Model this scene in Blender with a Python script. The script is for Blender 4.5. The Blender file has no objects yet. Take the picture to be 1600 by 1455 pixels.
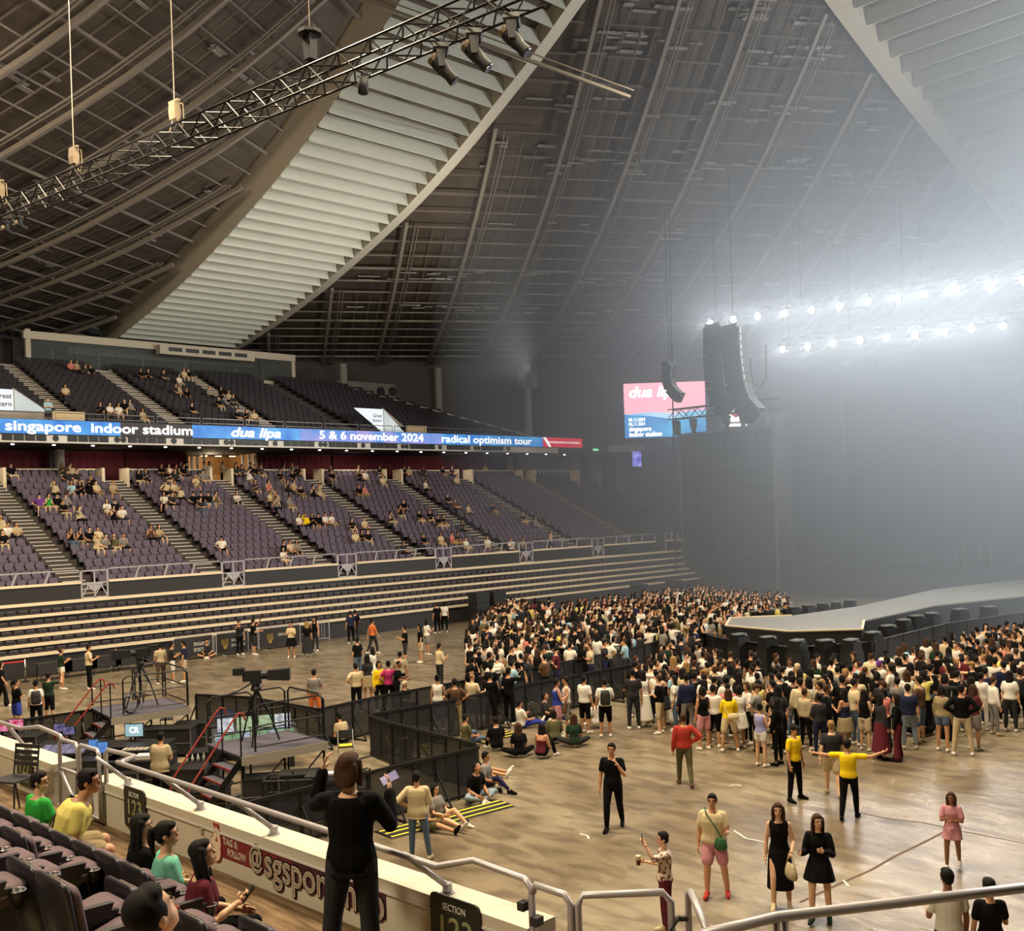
import bpy, math, random
import numpy as np
from mathutils import Vector, Matrix

random.seed(7)
S = bpy.context.scene
COL = S.collection
PI = math.pi

# ---------------------------------------------------------------- camera
F_PX, CAM_Z, YAW, ROLL, PPX, PPY = 1640.0, 6.6, math.radians(46), 0.034, 800.0, 799.0
FWD = Vector((math.cos(YAW), math.sin(YAW), 0))
RGT = Vector((math.sin(YAW), -math.cos(YAW), 0))
UPV = Vector((0, 0, 1))
CAM = Vector((0, 0, CAM_Z))
cr, sr = math.cos(ROLL), math.sin(ROLL)
cam_data = bpy.data.cameras.new('camera')
cam = bpy.data.objects.new('camera', cam_data)
COL.objects.link(cam)
ax = RGT * cr - UPV * sr
ay = RGT * sr + UPV * cr
az = -FWD
cam.matrix_world = Matrix(((ax.x, ay.x, az.x, 0), (ax.y, ay.y, az.y, 0), (ax.z, ay.z, az.z, CAM_Z), (0, 0, 0, 1)))
cam_data.sensor_width = 36.0
cam_data.sensor_fit = 'HORIZONTAL'
cam_data.lens = F_PX / 1600 * 36
cam_data.shift_y = (PPY - 727.5) / 1600
cam_data.clip_start, cam_data.clip_end = 0.1, 400
S.camera = cam

# ---------------------------------------------------------------- exposure, world
S.view_settings.view_transform = 'Standard'
S.view_settings.look = 'None'
S.view_settings.gamma = 1
S.view_settings.use_curve_mapping = False
S.view_settings.exposure = 0.0
W = bpy.data.worlds.new('arena_air')
S.world = W
W.use_nodes = True
bg = W.node_tree.nodes['Background']
bg.inputs[0].default_value = (0.55, 0.55, 0.6, 1)
bg.inputs[1].default_value = 0.02
S.cycles.max_bounces = 5
S.cycles.diffuse_bounces = 3
S.cycles.glossy_bounces = 2
S.cycles.transmission_bounces = 3
S.cycles.volume_bounces = 1
S.cycles.transparent_max_bounces = 8
S.cycles.use_denoising = True
S.cycles.sample_clamp_indirect = 4
S.cycles.caustics_reflective = False
S.cycles.caustics_refractive = False


def lamp(name, kind, loc, target, energy, color, size=4.0, **kw):
    d = bpy.data.lights.new(name, kind)
    d.energy = energy
    d.color = color
    if kind == 'AREA':
        d.shape = 'DISK'
        d.size = size
    else:
        d.shadow_soft_size = size
    for k, v in kw.items():
        setattr(d, k, v)
    o = bpy.data.objects.new(name, d)
    o.location = loc
    o.rotation_euler = (Vector(target) - Vector(loc)).to_track_quat('-Z', 'Y').to_euler()
    COL.objects.link(o)
    return o


WARM = (1.0, 0.83, 0.58)
# house lights on the catwalks over the near half of the arena
lamp('house_light', 'AREA', (13, 12, 30), (14, 13, 0), 9000, WARM, 5)
lamp('house_light', 'AREA', (13, 30, 29), (13, 32, 0), 9000, WARM, 5)
lamp('house_light', 'AREA', (27, 14, 33), (24, 14, 0), 7500, WARM, 5)
lamp('house_light', 'AREA', (9, 40, 24), (13, 50, 3), 4000, WARM, 5)
lamp('house_light', 'AREA', (-6, 9, 19), (4.8, 9, 3), 2600, WARM, 3)
# added spots, no fitting there, that brighten the louvred ridge and roof steel
lamp('roof_fill_spot', 'SPOT', (45, 45, 15), (39.5, 60, 27), 9500, (1.0, 0.93, 0.80), 1.0, spot_size=2.1, spot_blend=1.0)
lamp('roof_fill_spot', 'SPOT', (14, 30, 19), (18, 50, 27), 3800, (1.0, 0.88, 0.74), 1.0, spot_size=2.5, spot_blend=1.0)


# ---------------------------------------------------------------- where a picture point lies on a real plane
def ray(px, py):
    a, b = px - PPX, py - PPY
    u, v = a * cr - b * sr, a * sr + b * cr
    return FWD + RGT * (u / F_PX) - UPV * (v / F_PX)


def onz(px, py, z=0.0):
    r = ray(px, py)
    return CAM + r * ((z - CAM_Z) / r.z)


def onY(px, py, Y):
    r = ray(px, py)
    return CAM + r * (Y / r.y)


def onX(px, py, X):
    r = ray(px, py)
    return CAM + r * (X / r.x)


# ---------------------------------------------------------------- materials
def lin(c):
    return tuple((x / 255 / 12.92) if x / 255 <= 0.04045 else ((x / 255 + 0.055) / 1.055) ** 2.4 for x in c)


MATS = {}


def mat(name, rgb, rough=0.6, metal=0.0, var=0.12, scale=6.0, emit=0.0, bump=0.0, spec=0.5):
    if name in MATS:
        return MATS[name]
    m = bpy.data.materials.new(name)
    m.use_nodes = True
    nt = m.node_tree
    b = nt.nodes['Principled BSDF']
    c = lin(rgb)
    b.inputs['Roughness'].default_value = rough
    b.inputs['Metallic'].default_value = metal
    b.inputs['Specular IOR Level'].default_value = spec
    tc = nt.nodes.new('ShaderNodeTexCoord')
    no = nt.nodes.new('ShaderNodeTexNoise')
    no.inputs['Scale'].default_value = scale
    no.inputs['Detail'].default_value = 2
    nt.links.new(tc.outputs['Object'], no.inputs['Vector'])
    mx = nt.nodes.new('ShaderNodeMix')
    mx.data_type = 'RGBA'
    mx.inputs[6].default_value = tuple(x * (1 - var) for x in c) + (1,)
    mx.inputs[7].default_value = tuple(min(1, x * (1 + var)) for x in c) + (1,)
    nt.links.new(no.outputs['Fac'], mx.inputs[0])
    nt.links.new(mx.outputs[2], b.inputs['Base Color'])
    if emit:
        nt.links.new(mx.outputs[2], b.inputs['Emission Color'])
        b.inputs['Emission Strength'].default_value = emit
    if bump:
        bp = nt.nodes.new('ShaderNodeBump')
        bp.inputs['Strength'].default_value = bump
        bp.inputs['Distance'].default_value = 0.02
        nt.links.new(no.outputs['Fac'], bp.inputs['Height'])
        nt.links.new(bp.outputs['Normal'], b.inputs['Normal'])
    MATS[name] = m
    return m


# ---------------------------------------------------------------- mesh building
class MB:
    def __init__(s):
        s.v, s.f, s.m = [], [], []

    def add(s, verts, faces, mi=0):
        n = len(s.v)
        s.v += [tuple(p) for p in verts]
        s.f += [tuple(i + n for i in f) for f in faces]
        s.m += [mi] * len(faces)
        return s

    def hexa(s, p, mi=0):  # 8 corners: bottom 4 ccw, top 4 ccw
        return s.add(p, [(3, 2, 1, 0), (4, 5, 6, 7), (0, 1, 5, 4), (1, 2, 6, 5), (2, 3, 7, 6), (3, 0, 4, 7)], mi)

    def box(s, x0, y0, z0, x1, y1, z1, mi=0):
        return s.hexa([(x0, y0, z0), (x1, y0, z0), (x1, y1, z0), (x0, y1, z0), (x0, y0, z1), (x1, y0, z1), (x1, y1, z1), (x0, y1, z1)], mi)

    def obox(s, c, size, rz=0.0, mi=0, rx=0.0):
        hx, hy, hz = size[0] / 2, size[1] / 2, size[2] / 2
        M = Matrix.Rotation(rz, 3, 'Z') @ Matrix.Rotation(rx, 3, 'X')
        c = Vector(c)
        P = [c + M @ Vector(q) for q in ((-hx, -hy, -hz), (hx, -hy, -hz), (hx, hy, -hz), (-hx, hy, -hz), (-hx, -hy, hz), (hx, -hy, hz), (hx, hy, hz), (-hx, hy, hz))]
        return s.hexa(P, mi)

    def bar(s, a, b, w=0.05, h=None, mi=0, up=(0, 0, 1)):
        a, b = Vector(a), Vector(b)
        h = h or w
        d = (b - a).normalized()
        u = Vector(up)
        if abs(d.dot(u)) > 0.98:
            u = Vector((1, 0, 0))
        x = d.cross(u).normalized() * (w / 2)
        y = x.cross(d).normalized() * (h / 2)
        P = [a - x - y, a + x - y, a + x + y, a - x + y, b - x - y, b + x - y, b + x + y, b - x + y]
        return s.hexa(P, mi)

    def tube(s, path, r, n=6, mi=0, cap=True, close=False):
        path = [Vector(p) for p in path]
        k = len(path)
        rs = r if isinstance(r, (list, tuple)) else [r] * k
        base = len(s.v)
        prev = None
        for i, p in enumerate(path):
            a = path[(i - 1) % k] if (i > 0 or close) else p
            b = path[(i + 1) % k] if (i < k - 1 or close) else p
            d = (b - a).normalized()
            u = Vector((0, 0, 1)) if abs(d.z) < 0.9 else Vector((1, 0, 0))
            if prev is not None:
                u = prev
            x = d.cross(u)
            if x.length < 1e-6:
                x = d.cross(Vector((0.3, 1, 0.2)))
            x.normalize()
            y = x.cross(d).normalized()
            prev = y
            for j in range(n):
                t = 2 * PI * j / n
                s.v.append(tuple(p + x * (math.cos(t) * rs[i]) + y * (math.sin(t) * rs[i])))
        rng = k if close else k - 1
        for i in range(rng):
            i2 = (i + 1) % k
            for j in range(n):
                j2 = (j + 1) % n
                s.f.append((base + i * n + j, base + i * n + j2, base + i2 * n + j2, base + i2 * n + j))
                s.m.append(mi)
        if cap and not close:
            s.f.append(tuple(base + j for j in reversed(range(n))))
            s.f.append(tuple(base + (k - 1) * n + j for j in range(n)))
            s.m += [mi, mi]
        return s

    def rings(s, rings, mi=0, cap=True):  # list of equal-length closed loops
        base = len(s.v)
        n = len(rings[0])
        for r in rings:
            s.v += [tuple(p) for p in r]
        for i in range(len(rings) - 1):
            for j in range(n):
                j2 = (j + 1) % n
                s.f.append((base + i * n + j, base + i * n + j2, base + (i + 1) * n + j2, base + (i + 1) * n + j))
                s.m.append(mi)
        if cap:
            s.f.append(tuple(base + j for j in reversed(range(n))))
            s.f.append(tuple(base + (len(rings) - 1) * n + j for j in range(n)))
            s.m += [mi, mi]
        return s

    def ball(s, c, r, nu=8, nv=5, mi=0, M=None):
        c = Vector(c)
        r = Vector(r if isinstance(r, (list, tuple)) else (r, r, r))
        rg = []
        for i in range(nv + 1):
            t = -PI / 2 + PI * (i + 0.0) / nv
            ct, st = max(0.02, math.cos(t)), math.sin(t)
            ring = []
            for j in range(nu):
                q = Vector((r.x * ct * math.cos(2 * PI * j / nu), r.y * ct * math.sin(2 * PI * j / nu), r.z * st))
                if M is not None:
                    q = M @ q
                ring.append(c + q)
            rg.append(ring)
        return s.rings(rg, mi)

    def prism(s, poly, z0, z1, mi=0):
        n = len(poly)
        b = [(p[0], p[1], z0) for p in poly] + [(p[0], p[1], z1) for p in poly]
        fs = [tuple(reversed(range(n))), tuple(range(n, 2 * n))]
        fs += [(i, (i + 1) % n, n + (i + 1) % n, n + i) for i in range(n)]
        return s.add(b, fs, mi)

    def cyl(s, a, b, r, n=10, mi=0):
        return s.tube([a, b], r, n, mi)

    def mesh(s, name, mats, smooth=False):
        me = bpy.data.meshes.new(name)
        me.from_pydata(s.v, [], s.f)
        for m in (mats if isinstance(mats, (list, tuple)) else [mats]):
            me.materials.append(m)
        if any(s.m):
            me.polygons.foreach_set('material_index', s.m)
        if smooth:
            me.polygons.foreach_set('use_smooth', [True] * len(s.f))
        me.update()
        return me

    def build(s, name, mats, parent=None, smooth=False, loc=None, rz=0.0):
        o = bpy.data.objects.new(name, s.mesh(name, mats, smooth))
        COL.objects.link(o)
        if parent is not None:
            o.parent = parent
        if loc is not None:
            o.location = loc
        o.rotation_euler.z = rz
        return o


def tag(o, label, cat, group=None):
    o['label'] = label
    o['category'] = cat
    if group:
        o['group'] = group
    return o


def thing(name, label, cat, loc=(0, 0, 0), rz=0.0, group=None):
    o = bpy.data.objects.new(name, None)
    o.empty_display_size = 0.2
    COL.objects.link(o)
    o.location = loc
    o.rotation_euler.z = rz
    return tag(o, label, cat, group)


def struct(name, mb, m, parent=None, smooth=False):
    o = mb.build(name, m, parent, smooth) if mb else bpy.data.objects.new(name, None)
    if not mb:
        COL.objects.link(o)
    if parent is None:
        o['kind'] = 'structure'
    return o


def stuff(o, label=None, cat=None):
    o['kind'] = 'stuff'
    if label:
        o['label'] = label
        o['category'] = cat
    return o


def inst(name, me, parent, loc=(0, 0, 0), rz=0.0):
    o = bpy.data.objects.new(name, me)
    COL.objects.link(o)
    o.parent = parent
    o.location = loc
    o.rotation_euler.z = rz
    return o


def copy_tree(o, parent=None):
    c = o.copy()
    COL.objects.link(c)
    if parent is not None:
        c.parent = parent
    for ch in CHILD.get(o.name, []) or [x for x in o.children]:
        copy_tree(ch, c)
    return c


ORD = 'first second third fourth fifth sixth seventh eighth ninth tenth eleventh twelfth thirteenth fourteenth fifteenth sixteenth seventeenth eighteenth nineteenth twentieth twenty-first twenty-second twenty-third twenty-fourth'.split()
CHILD = {}
SCRATCH = bpy.data.scenes.new('scratch')


def scratch_graph():
    with bpy.context.temp_override(scene=SCRATCH, view_layer=SCRATCH.view_layers[0]):
        return bpy.context.evaluated_depsgraph_get()


def text(txt, size, m, parent, loc, rot, bold=0.0, shear=0.0, align='LEFT', width=None, name='lettering', ext=0.002, spacing=1.0):
    cu = bpy.data.curves.new(name, 'FONT')
    cu.body = txt
    cu.size = size
    cu.extrude = ext
    cu.offset = 0
    thick = bold
    cu.shear = shear
    cu.align_x = align
    cu.align_y = 'CENTER'
    cu.space_character = spacing
    cu.resolution_u = 3
    cu.materials.append(m)
    o = bpy.data.objects.new(name, cu)
    SCRATCH.collection.objects.link(o)
    dg = scratch_graph()
    me = bpy.data.meshes.new_from_object(o.evaluated_get(dg))
    SCRATCH.collection.objects.unlink(o)
    if thick:      # heavier strokes: the same outline repeated round itself
        nv_ = len(me.vertices)
        co = np.empty(nv_ * 3)
        me.vertices.foreach_get('co', co)
        co = co.reshape(-1, 3)
        fs = [tuple(p.vertices) for p in me.polygons]
        k8 = 8 if thick > .015 else 4
        V, Fc = [co], list(fs)
        for i in range(k8):
            V.append(co + np.array([thick * math.cos(2 * PI * i / k8), thick * math.sin(2 * PI * i / k8), 0]))
            Fc += [tuple(j + nv_ * (i + 1) for j in f) for f in fs]
        me = bpy.data.meshes.new(name)
        me.from_pydata([tuple(q) for q in np.concatenate(V)], [], Fc)
        me.materials.append(m)
    bpy.data.objects.remove(o)
    xs = [v.co.x for v in me.vertices]
    ob = bpy.data.objects.new(name, me)
    COL.objects.link(ob)
    ob.parent = parent
    sx = 1.0
    if width and xs:
        sx = width / (max(xs) - min(xs))
    ob.matrix_local = Matrix.Translation(loc) @ rot.to_4x4() @ Matrix.Diagonal((sx, 1, 1, 1))
    return ob


def facing(nx, ny):
    """rotation putting a text upright on a wall whose face looks along (nx, ny)"""
    n = Vector((nx, ny, 0)).normalized()
    x = Vector((0, 0, 1)).cross(n)
    return Matrix(((x.x, 0, n.x), (x.y, 0, n.y), (x.z, 1, n.z)))
# ================================================================ floor, roof, ridges
M_floor = mat('arena_floor', (128, 112, 92), 0.32, var=0.0)
nt = M_floor.node_tree
B = nt.nodes['Principled BSDF']
tc = [n for n in nt.nodes if n.type == 'TEX_COORD'][0]


def noise(scale, detail=4, dist=0.0, vec=None):
    n = nt.nodes.new('ShaderNodeTexNoise')
    n.inputs['Scale'].default_value = scale
    n.inputs['Detail'].default_value = detail
    n.inputs['Distortion'].default_value = dist
    nt.links.new(vec or tc.outputs['Object'], n.inputs['Vector'])
    return n


def ramp(src, stops):
    r = nt.nodes.new('ShaderNodeValToRGB')
    e = r.color_ramp.elements
    for i, (p, c) in enumerate(stops):
        q = e[i] if i < 2 else e.new(p)
        q.position = p
        q.color = lin(c) + (1,)
    nt.links.new(src.outputs['Fac'], r.inputs['Fac'])
    return r


mp = nt.nodes.new('ShaderNodeMapping')
mp.inputs['Rotation'].default_value[2] = math.radians(-40)
mp.inputs['Scale'].default_value = (1.0, 0.4, 1.0)
nt.links.new(tc.outputs['Object'], mp.inputs['Vector'])
n1 = noise(0.22, 5, 0.6)
n2 = noise(2.4, 6, 0.5, mp.outputs['Vector'])
r1 = ramp(n1, [(0.32, (106, 92, 72)), (0.5, (134, 120, 98)), (0.68, (150, 138, 116))])
r2 = ramp(n2, [(0.38, (92, 70, 46)), (0.56, (255, 255, 255)), (0.75, (255, 250, 240))])
mx = nt.nodes.new('ShaderNodeMix')
mx.data_type = 'RGBA'
mx.blend_type = 'MULTIPLY'
mx.inputs[0].default_value = 0.45
nt.links.new(r1.outputs['Color'], mx.inputs[6])
nt.links.new(r2.outputs['Color'], mx.inputs[7])
nt.links.new(mx.outputs[2], B.inputs['Base Color'])
mr = nt.nodes.new('ShaderNodeMapRange')
mr.inputs['To Min'].default_value = 0.42
mr.inputs['To Max'].default_value = 0.18
nt.links.new(n2.outputs['Fac'], mr.inputs['Value'])
nt.links.new(mr.outputs['Result'], B.inputs['Roughness'])
bp = nt.nodes.new('ShaderNodeBump')
bp.inputs['Strength'].default_value = 0.5
bp.inputs['Distance'].default_value = 0.03
n3 = noise(3.2, 4, 0.6, mp.outputs['Vector'])
nt.links.new(n3.outputs['Fac'], bp.inputs['Height'])
nt.links.new(bp.outputs['Normal'], B.inputs['Normal'])
struct('floor', MB().box(-12, -40, -0.2, 102, 90, 0), M_floor)

M_black = mat('black_matt', (20, 20, 21), 0.6)
M_blackg = mat('black_metal', (26, 25, 25), 0.42, 0.3)
M_steel = mat('pale_painted_steel', (176, 172, 178), 0.4, 0.2)
M_skin_roof = mat('roof_deck', (78, 68, 58), 0.75, var=0.55, scale=0.55, bump=0.4)
M_rafter = mat('roof_rafter', (128, 119, 110), 0.55)
M_purlin = mat('roof_purlin', (112, 103, 94), 0.55)
M_slat = mat('ridge_slat_white', (206, 208, 196), 0.6, var=0.05, scale=0.8)
M_fascia = mat('ridge_fascia', (188, 180, 164), 0.6, var=0.08, scale=0.4)

XC, YC, KR = 39.5, 26.0, 0.6
GT = [(0, 45), (7, 40.5), (12, 37), (17, 33.8), (23.3, 30.4), (26, 29.1), (30.1, 27.4), (35.7, 25.5), (40.6, 24), (46.3, 22.6), (52.5, 21.4), (60, 20.2), (75, 18.5)]


def gz(t):
    return float(np.interp(t, [a for a, _ in GT], [b for _, b in GT]))


RD = Vector((0.51, 0.86)).normalized()


def rpt(sg, a, b, dz=0.0):
    return Vector((XC + sg * a, YC + b, gz(KR * max(0, a - AOS[sg]) + b) + dz))


AOS = {1: 5.8, -1: 5.7}
TMAX = 62.0
HW = 5.3
roof = struct('ceiling', None, None)
roof['kind'] = 'structure'
for sg in (1, -1):
    AO = AOS[sg]
    HW = AO + .4
    m = MB()
    ns = 30
    cs = np.arange(-34, 80, 3.0)
    rows = []
    for c in cs:
        s0, s1 = 0.0, None
        # rafter runs (c + RD.x*s, RD.y*s); clip to a>=HW and t<=TMAX
        s0 = max(5.2 / RD.y, (HW - c) / RD.x)
        s1 = (TMAX - KR * (c - AO)) / (KR * RD.x + RD.y)
        if s1 <= s0 + 0.5:
            s1 = s0 + 0.5
        rows.append([rpt(sg, c + RD.x * s, RD.y * s, 0.9) for s in np.linspace(s0, s1, ns)])
    vs = [p for r in rows for p in r]
    fs = []
    for i in range(len(rows) - 1):
        for j in range(ns - 1):
            q = (i * ns + j, i * ns + j + 1, (i + 1) * ns + j + 1, (i + 1) * ns + j)
            fs.append(q if sg > 0 else q[::-1])
    m.add(vs, fs)
    struct('roof_deck', m, M_skin_roof, roof, True)
    # rafters: one deep pale bar with two thin companions, then light minor bars
    for ci, c in enumerate(np.arange(-34, 62, 5.5)):
        m = MB()
        s0 = max(0.0, (HW - c) / RD.x)
        s0 = max(5.7 / RD.y, (HW + .3 - c) / RD.x)
        s1 = (TMAX - KR * (c - AO)) / (KR * RD.x + RD.y)
        if s1 < s0 + 2:
            continue
        ss = np.linspace(s0, s1, 16)
        for off, w, h, dz in ((0, .24, .24, 0.0), (0.75, .06, .1, .1), (1.05, .06, .1, .1)):
            P = [rpt(sg, c + off + RD.x * s, RD.y * s, dz) for s in ss]
            for p, q in zip(P, P[1:]):
                m.bar(p, q, w, h)
        struct('rafter', m, M_rafter, roof)
        m = MB()
        for off in (2.4, 3.6, 4.6):
            P = [rpt(sg, c + off + RD.x * s, RD.y * s, 0.45) for s in ss]
            for p, q in zip(P, P[1:]):
                m.bar(p, q, .055, .08)
        struct('minor_bar', m, M_purlin, roof)
    # purlins along lines of equal height
    for t in np.arange(4, TMAX, 1.9):
        m = MB()
        amax = min((t + 16) / KR * 0.62, 62)
        amax = min(amax, (t - 5.7) / KR + AO)
        if amax < HW + 1.2:
            continue
        aa = np.linspace(HW + .1, max(HW + 1, amax), 3)
        P = [rpt(sg, a, t - KR * (a - AO), 0.3) for a in aa]
        k = 0.13 if int(t / 1.9) % 5 == 0 else 0.06
        for p, q in zip(P, P[1:]):
            m.bar(p, q, k, k + .04)
        struct('purlin', m, M_purlin, roof)

# glints of light on the roof, put in as pale strips above the purlins
M_shine = mat('roof_glint', (196, 192, 186), 0.35, 0.5, var=0.3, scale=2)
rnd = random.Random(3)
m = MB()
for k in range(330):
    sg = rnd.choice((1, 1, -1))
    AO = AOS[sg]
    HW = AO + .5
    t = rnd.choice((14, 17, 21, 25, 26, 33, 40, 46)) + rnd.uniform(-.9, .9)
    a = rnd.uniform(HW + 1, max(HW + 1.5, min(46, (t - 7) / KR + AO)))
    p = rpt(sg, a, t - KR * (a - AO), 0.66)
    a2 = a + rnd.uniform(.5, 1.7)
    q = rpt(sg, a2, t - KR * (a2 - AO), 0.66)
    m.bar(p, q, rnd.uniform(.12, .4), .05)
o = struct('glint_strips', m, M_shine, roof)
o['kind'] = 'stuff'


# louvred ridges: stepped white boards between two fascias
def ridge_frame(kind):
    def P(t, off, dz=0.0):
        if kind == 0:
            return Vector((XC + off, YC + t, gz(t) + dz))
        tt = t * KR + .8
        return Vector((XC + t, YC - off, gz(tt) + dz))
    return P


ridge_len = (53.5, 86.0)
for kind in (0, 1):
    P = ridge_frame(kind)
    rg = struct('ceiling_ridge', None, None)
    rg['kind'] = 'structure'
    L = ridge_len[kind]
    step = 1.06 if kind == 0 else 1.5
    t = 8.0
    half = 4.9 if kind == 0 else 4.3
    while t < L:
        zc = P(t, 0).z
        m = MB()
        d = Vector((0, 1, 0)) if kind == 0 else Vector((1, 0, 0))
        a0 = P(t, -half)
        a1 = P(t, half)
        hgt = 0.98 if kind == 0 else 1.1
        # board leaning out toward the hall at its foot
        lean = -0.22 * d
        th = 0.07 * d
        lo0, lo1 = a0 + Vector((0, 0, -0.45)) + lean, a1 + Vector((0, 0, -0.45)) + lean
        hi0, hi1 = a0 + Vector((0, 0, hgt - 0.45)), a1 + Vector((0, 0, hgt - 0.45))
        m.hexa([lo0, lo1, lo1 + th, lo0 + th, hi0, hi1, hi1 + th, hi0 + th])
        struct('slat', m, M_slat, rg)
        t += step
    # soffit above the boards and side fascias
    tt = np.linspace(6, L + 1, 26)
    for sgn in (-1, 1):
        m = MB()
        inn = half + 0.05
        out = half + ((.95 if sgn < 0 else 1.3) if kind == 0 else 1.1)
        rings = []
        for t in tt:
            rings.append([P(t, sgn * inn, -0.45), P(t, sgn * out, (1.25 if sgn < 0 else .0) if kind == 0 else -.75), P(t, sgn * out, 1.3 if kind == 0 else -.5), P(t, sgn * inn, 1.0)])
        m.rings(rings)
        struct('fascia', m, M_fascia, rg)
    m = MB()
    m.rings([[P(t, -half - .1, 0.85), P(t, half + .1, 0.85), P(t, half + .1, 0.95), P(t, -half - .1, 0.95)] for t in tt])
    struct('soffit', m, mat('ridge_soffit', (96, 86, 76), 0.8), rg)

# walkway tubes that cross under the ridge
M_alu = mat('bare_aluminium', (196, 190, 180), 0.35, 0.6)
for a, b, w in ((onY(545, -8, 44), onY(985, 152, 34), .22), (onY(520, 158, 47), onY(830, 250, 52), .1)):
    m = MB()
    m.bar(a, b, w, w * .6)
    d = (b - a)
    if w > .2:
        for off in (-.28, .28):
            m.bar(a + Vector((0, off, .25)), b + Vector((0, off, .25)), .06)
    tag(m.build('catwalk_beam', M_alu), 'pale metal walkway beam crossing below the louvred ridge' if w > .2 else 'thin pale cable tray running below the louvred ridge', 'beam')

# perimeter walls
M_dwall = mat('perimeter_wall', (70, 66, 64), 0.8, var=0.15, scale=0.3)


def wallseg(name, a, b, z0, z1, m, th=0.3):
    a, b = Vector((a[0], a[1], 0)), Vector((b[0], b[1], 0))
    n = (b - a).cross(Vector((0, 0, 1))).normalized() * th
    mb = MB()
    mb.prism([a, b, b - n, a - n], z0, z1)
    return struct(name, mb, m)


tw = 62.5
wallseg('wall_left', (-10, 26 + tw - KR * 49.5), (XC, YC + tw), 0, 22.5, M_dwall)
wallseg('wall_back', (XC, YC + tw), (102, YC + tw - KR * 62.5), 0, 22.5, M_dwall)
wallseg('wall_end', (102, 51), (102, -30), 0, 30, M_dwall)
# ================================================================ left stand
M_white = mat('cream_white_edge', (226, 208, 178), 0.5, var=0.06)
M_pwhite = mat('painted_white', (214, 210, 204), 0.5, var=0.05)
M_dpanel = mat('dark_panel', (42, 40, 40), 0.5, var=0.1)
M_deck = mat('stand_concrete', (70, 63, 60), 0.8, var=0.15)
M_nose = mat('step_nosing', (214, 202, 186), 0.5)
M_plum = mat('plum_fabric', (92, 80, 96), 0.8, var=0.12, scale=20)
M_plumd = mat('plum_shell', (40, 35, 42), 0.45, var=0.12)
SX0, SX1 = 4.0, 73.0

# closed telescopic rows
tel = struct('telescopic_stand', None, None)
tel['kind'] = 'structure'
tz = [1.05, 1.45, 1.80, 2.17, 2.62]
ty = [47.9, 48.3, 48.75, 49.2, 49.6]
for k in range(5):
    m = MB().box(4, ty[k] + .12, (tz[k - 1] if k else 0), 68, ty[k] + .5, tz[k] - .1)
    struct('riser_panel', m, M_dpanel, tel)
    m = MB().box(4, ty[k], tz[k] - .12, 68, ty[k] + .42, tz[k])
    struct('edge_strip', m, M_white, tel)
m = MB()
for k in range(5):
    for i in range(124):
        x = 4.3 + .51 * i
        m.obox((x, ty[k] + .3, tz[k] + .1), (.42, .1, .16))
        m.obox((x, ty[k] + .26, tz[k] + .19), (.34, .03, .02), mi=1)
o = struct('folded_seats', m, [M_plumd, mat('seat_edge_grey', (120, 112, 110), 0.5)], tel)
o['kind'] = 'stuff'
for px, py in ((805, 150), (945, 120), (0, 0)):
    pass
# parapet
par = struct('parapet', None, None)
par['kind'] = 'structure'
GX = [-1.3, 5.95, 13.2, 20.45, 27.8, 35.05, 42.3, 49.55, 56.85, 64.1, 71.35]
GW = 0.68
struct('edge_strip', MB().box(4, 49.95, 3.0, 68, 50.35, 3.14), M_white, par)
struct('slab_edge', MB().box(4, 50.0, 2.66, 68, 51.2, 3.06), M_dpanel, par)
hr = tag(MB().build('handrail_run', M_steel), 'long pale handrail on slanted posts above the dark parapet panels of the lower tier', 'handrail')
for i in range(1, len(GX) - 1):
    x0, x1 = GX[i] + GW, GX[i + 1] - GW
    if x1 > 68:
        x1 = 68
    if x1 < x0:
        continue
    struct('parapet_panel', MB().box(x0, 50.06, 3.16, x1, 50.14, 3.86), M_dpanel, par)
    struct('cap_strip', MB().box(x0, 50.0, 3.86, x1, 50.2, 3.97), M_white, par)
    m = MB()
    m.tube([(x0 - .02, 50.12, 3.2), (x0 - .02, 50.12, 4.42), (x0 + .1, 50.2, 4.5), (x1 - .1, 50.2, 4.5), (x1 + .02, 50.12, 4.42), (x1 + .02, 50.12, 3.2)], .035, 6)
    n = 3
    for j in range(1, n + 1):
        xx = x0 + (x1 - x0) * j / (n + 1)
        m.bar((xx - .16, 50.1, 3.95), (xx + .1, 50.2, 4.5), .07, .05)
    m.build('rail_section', M_steel, hr)
for i, gx in enumerate(GX[1:9]):
    g = thing('parapet_gate', 'pale steel gate with a v brace below stair aisle %s of the lower tier' % ['a', 'one', 'two', 'three', 'four', 'five', 'six', 'seven'][i], 'gate', (gx, 50.1, 3.15), group='gates in the parapet')
    w = GW - .06
    m = MB()
    for xx in (-w, 0, w):
        m.bar((xx, 0, 0), (xx, 0, 1.3), .06)
    m.bar((-w, 0, 1.3), (w, 0, 1.3), .06)
    m.bar((-w, 0, .02), (w, 0, .02), .06)
    m.bar((-w, 0, .72), (w, 0, .72), .05)
    m.build('frame', M_steel, g)
    m = MB()
    m.bar((-w, 0.01, .05), (-.25, 0.01, .7), .05)
    m.bar((w, 0.01, .05), (.25, 0.01, .7), .05)
    m.bar((0, 0.01, .1), (.4, 0.01, .68), .04)
    m.build('brace', M_steel, g)
    m = MB()
    m.prism([(-.38, -.02), (.38, -.02), (.38, .02), (-.38, .02)], .62, .72)
    m.add([(-.36, 0, .62), (.36, 0, .62), (0, 0, .25), (-.36, .02, .62), (.36, .02, .62), (0, .02, .25)], [(0, 1, 2), (5, 4, 3), (0, 2, 5, 3), (2, 1, 4, 5)])
    m.build('gusset', M_steel, g)

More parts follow.
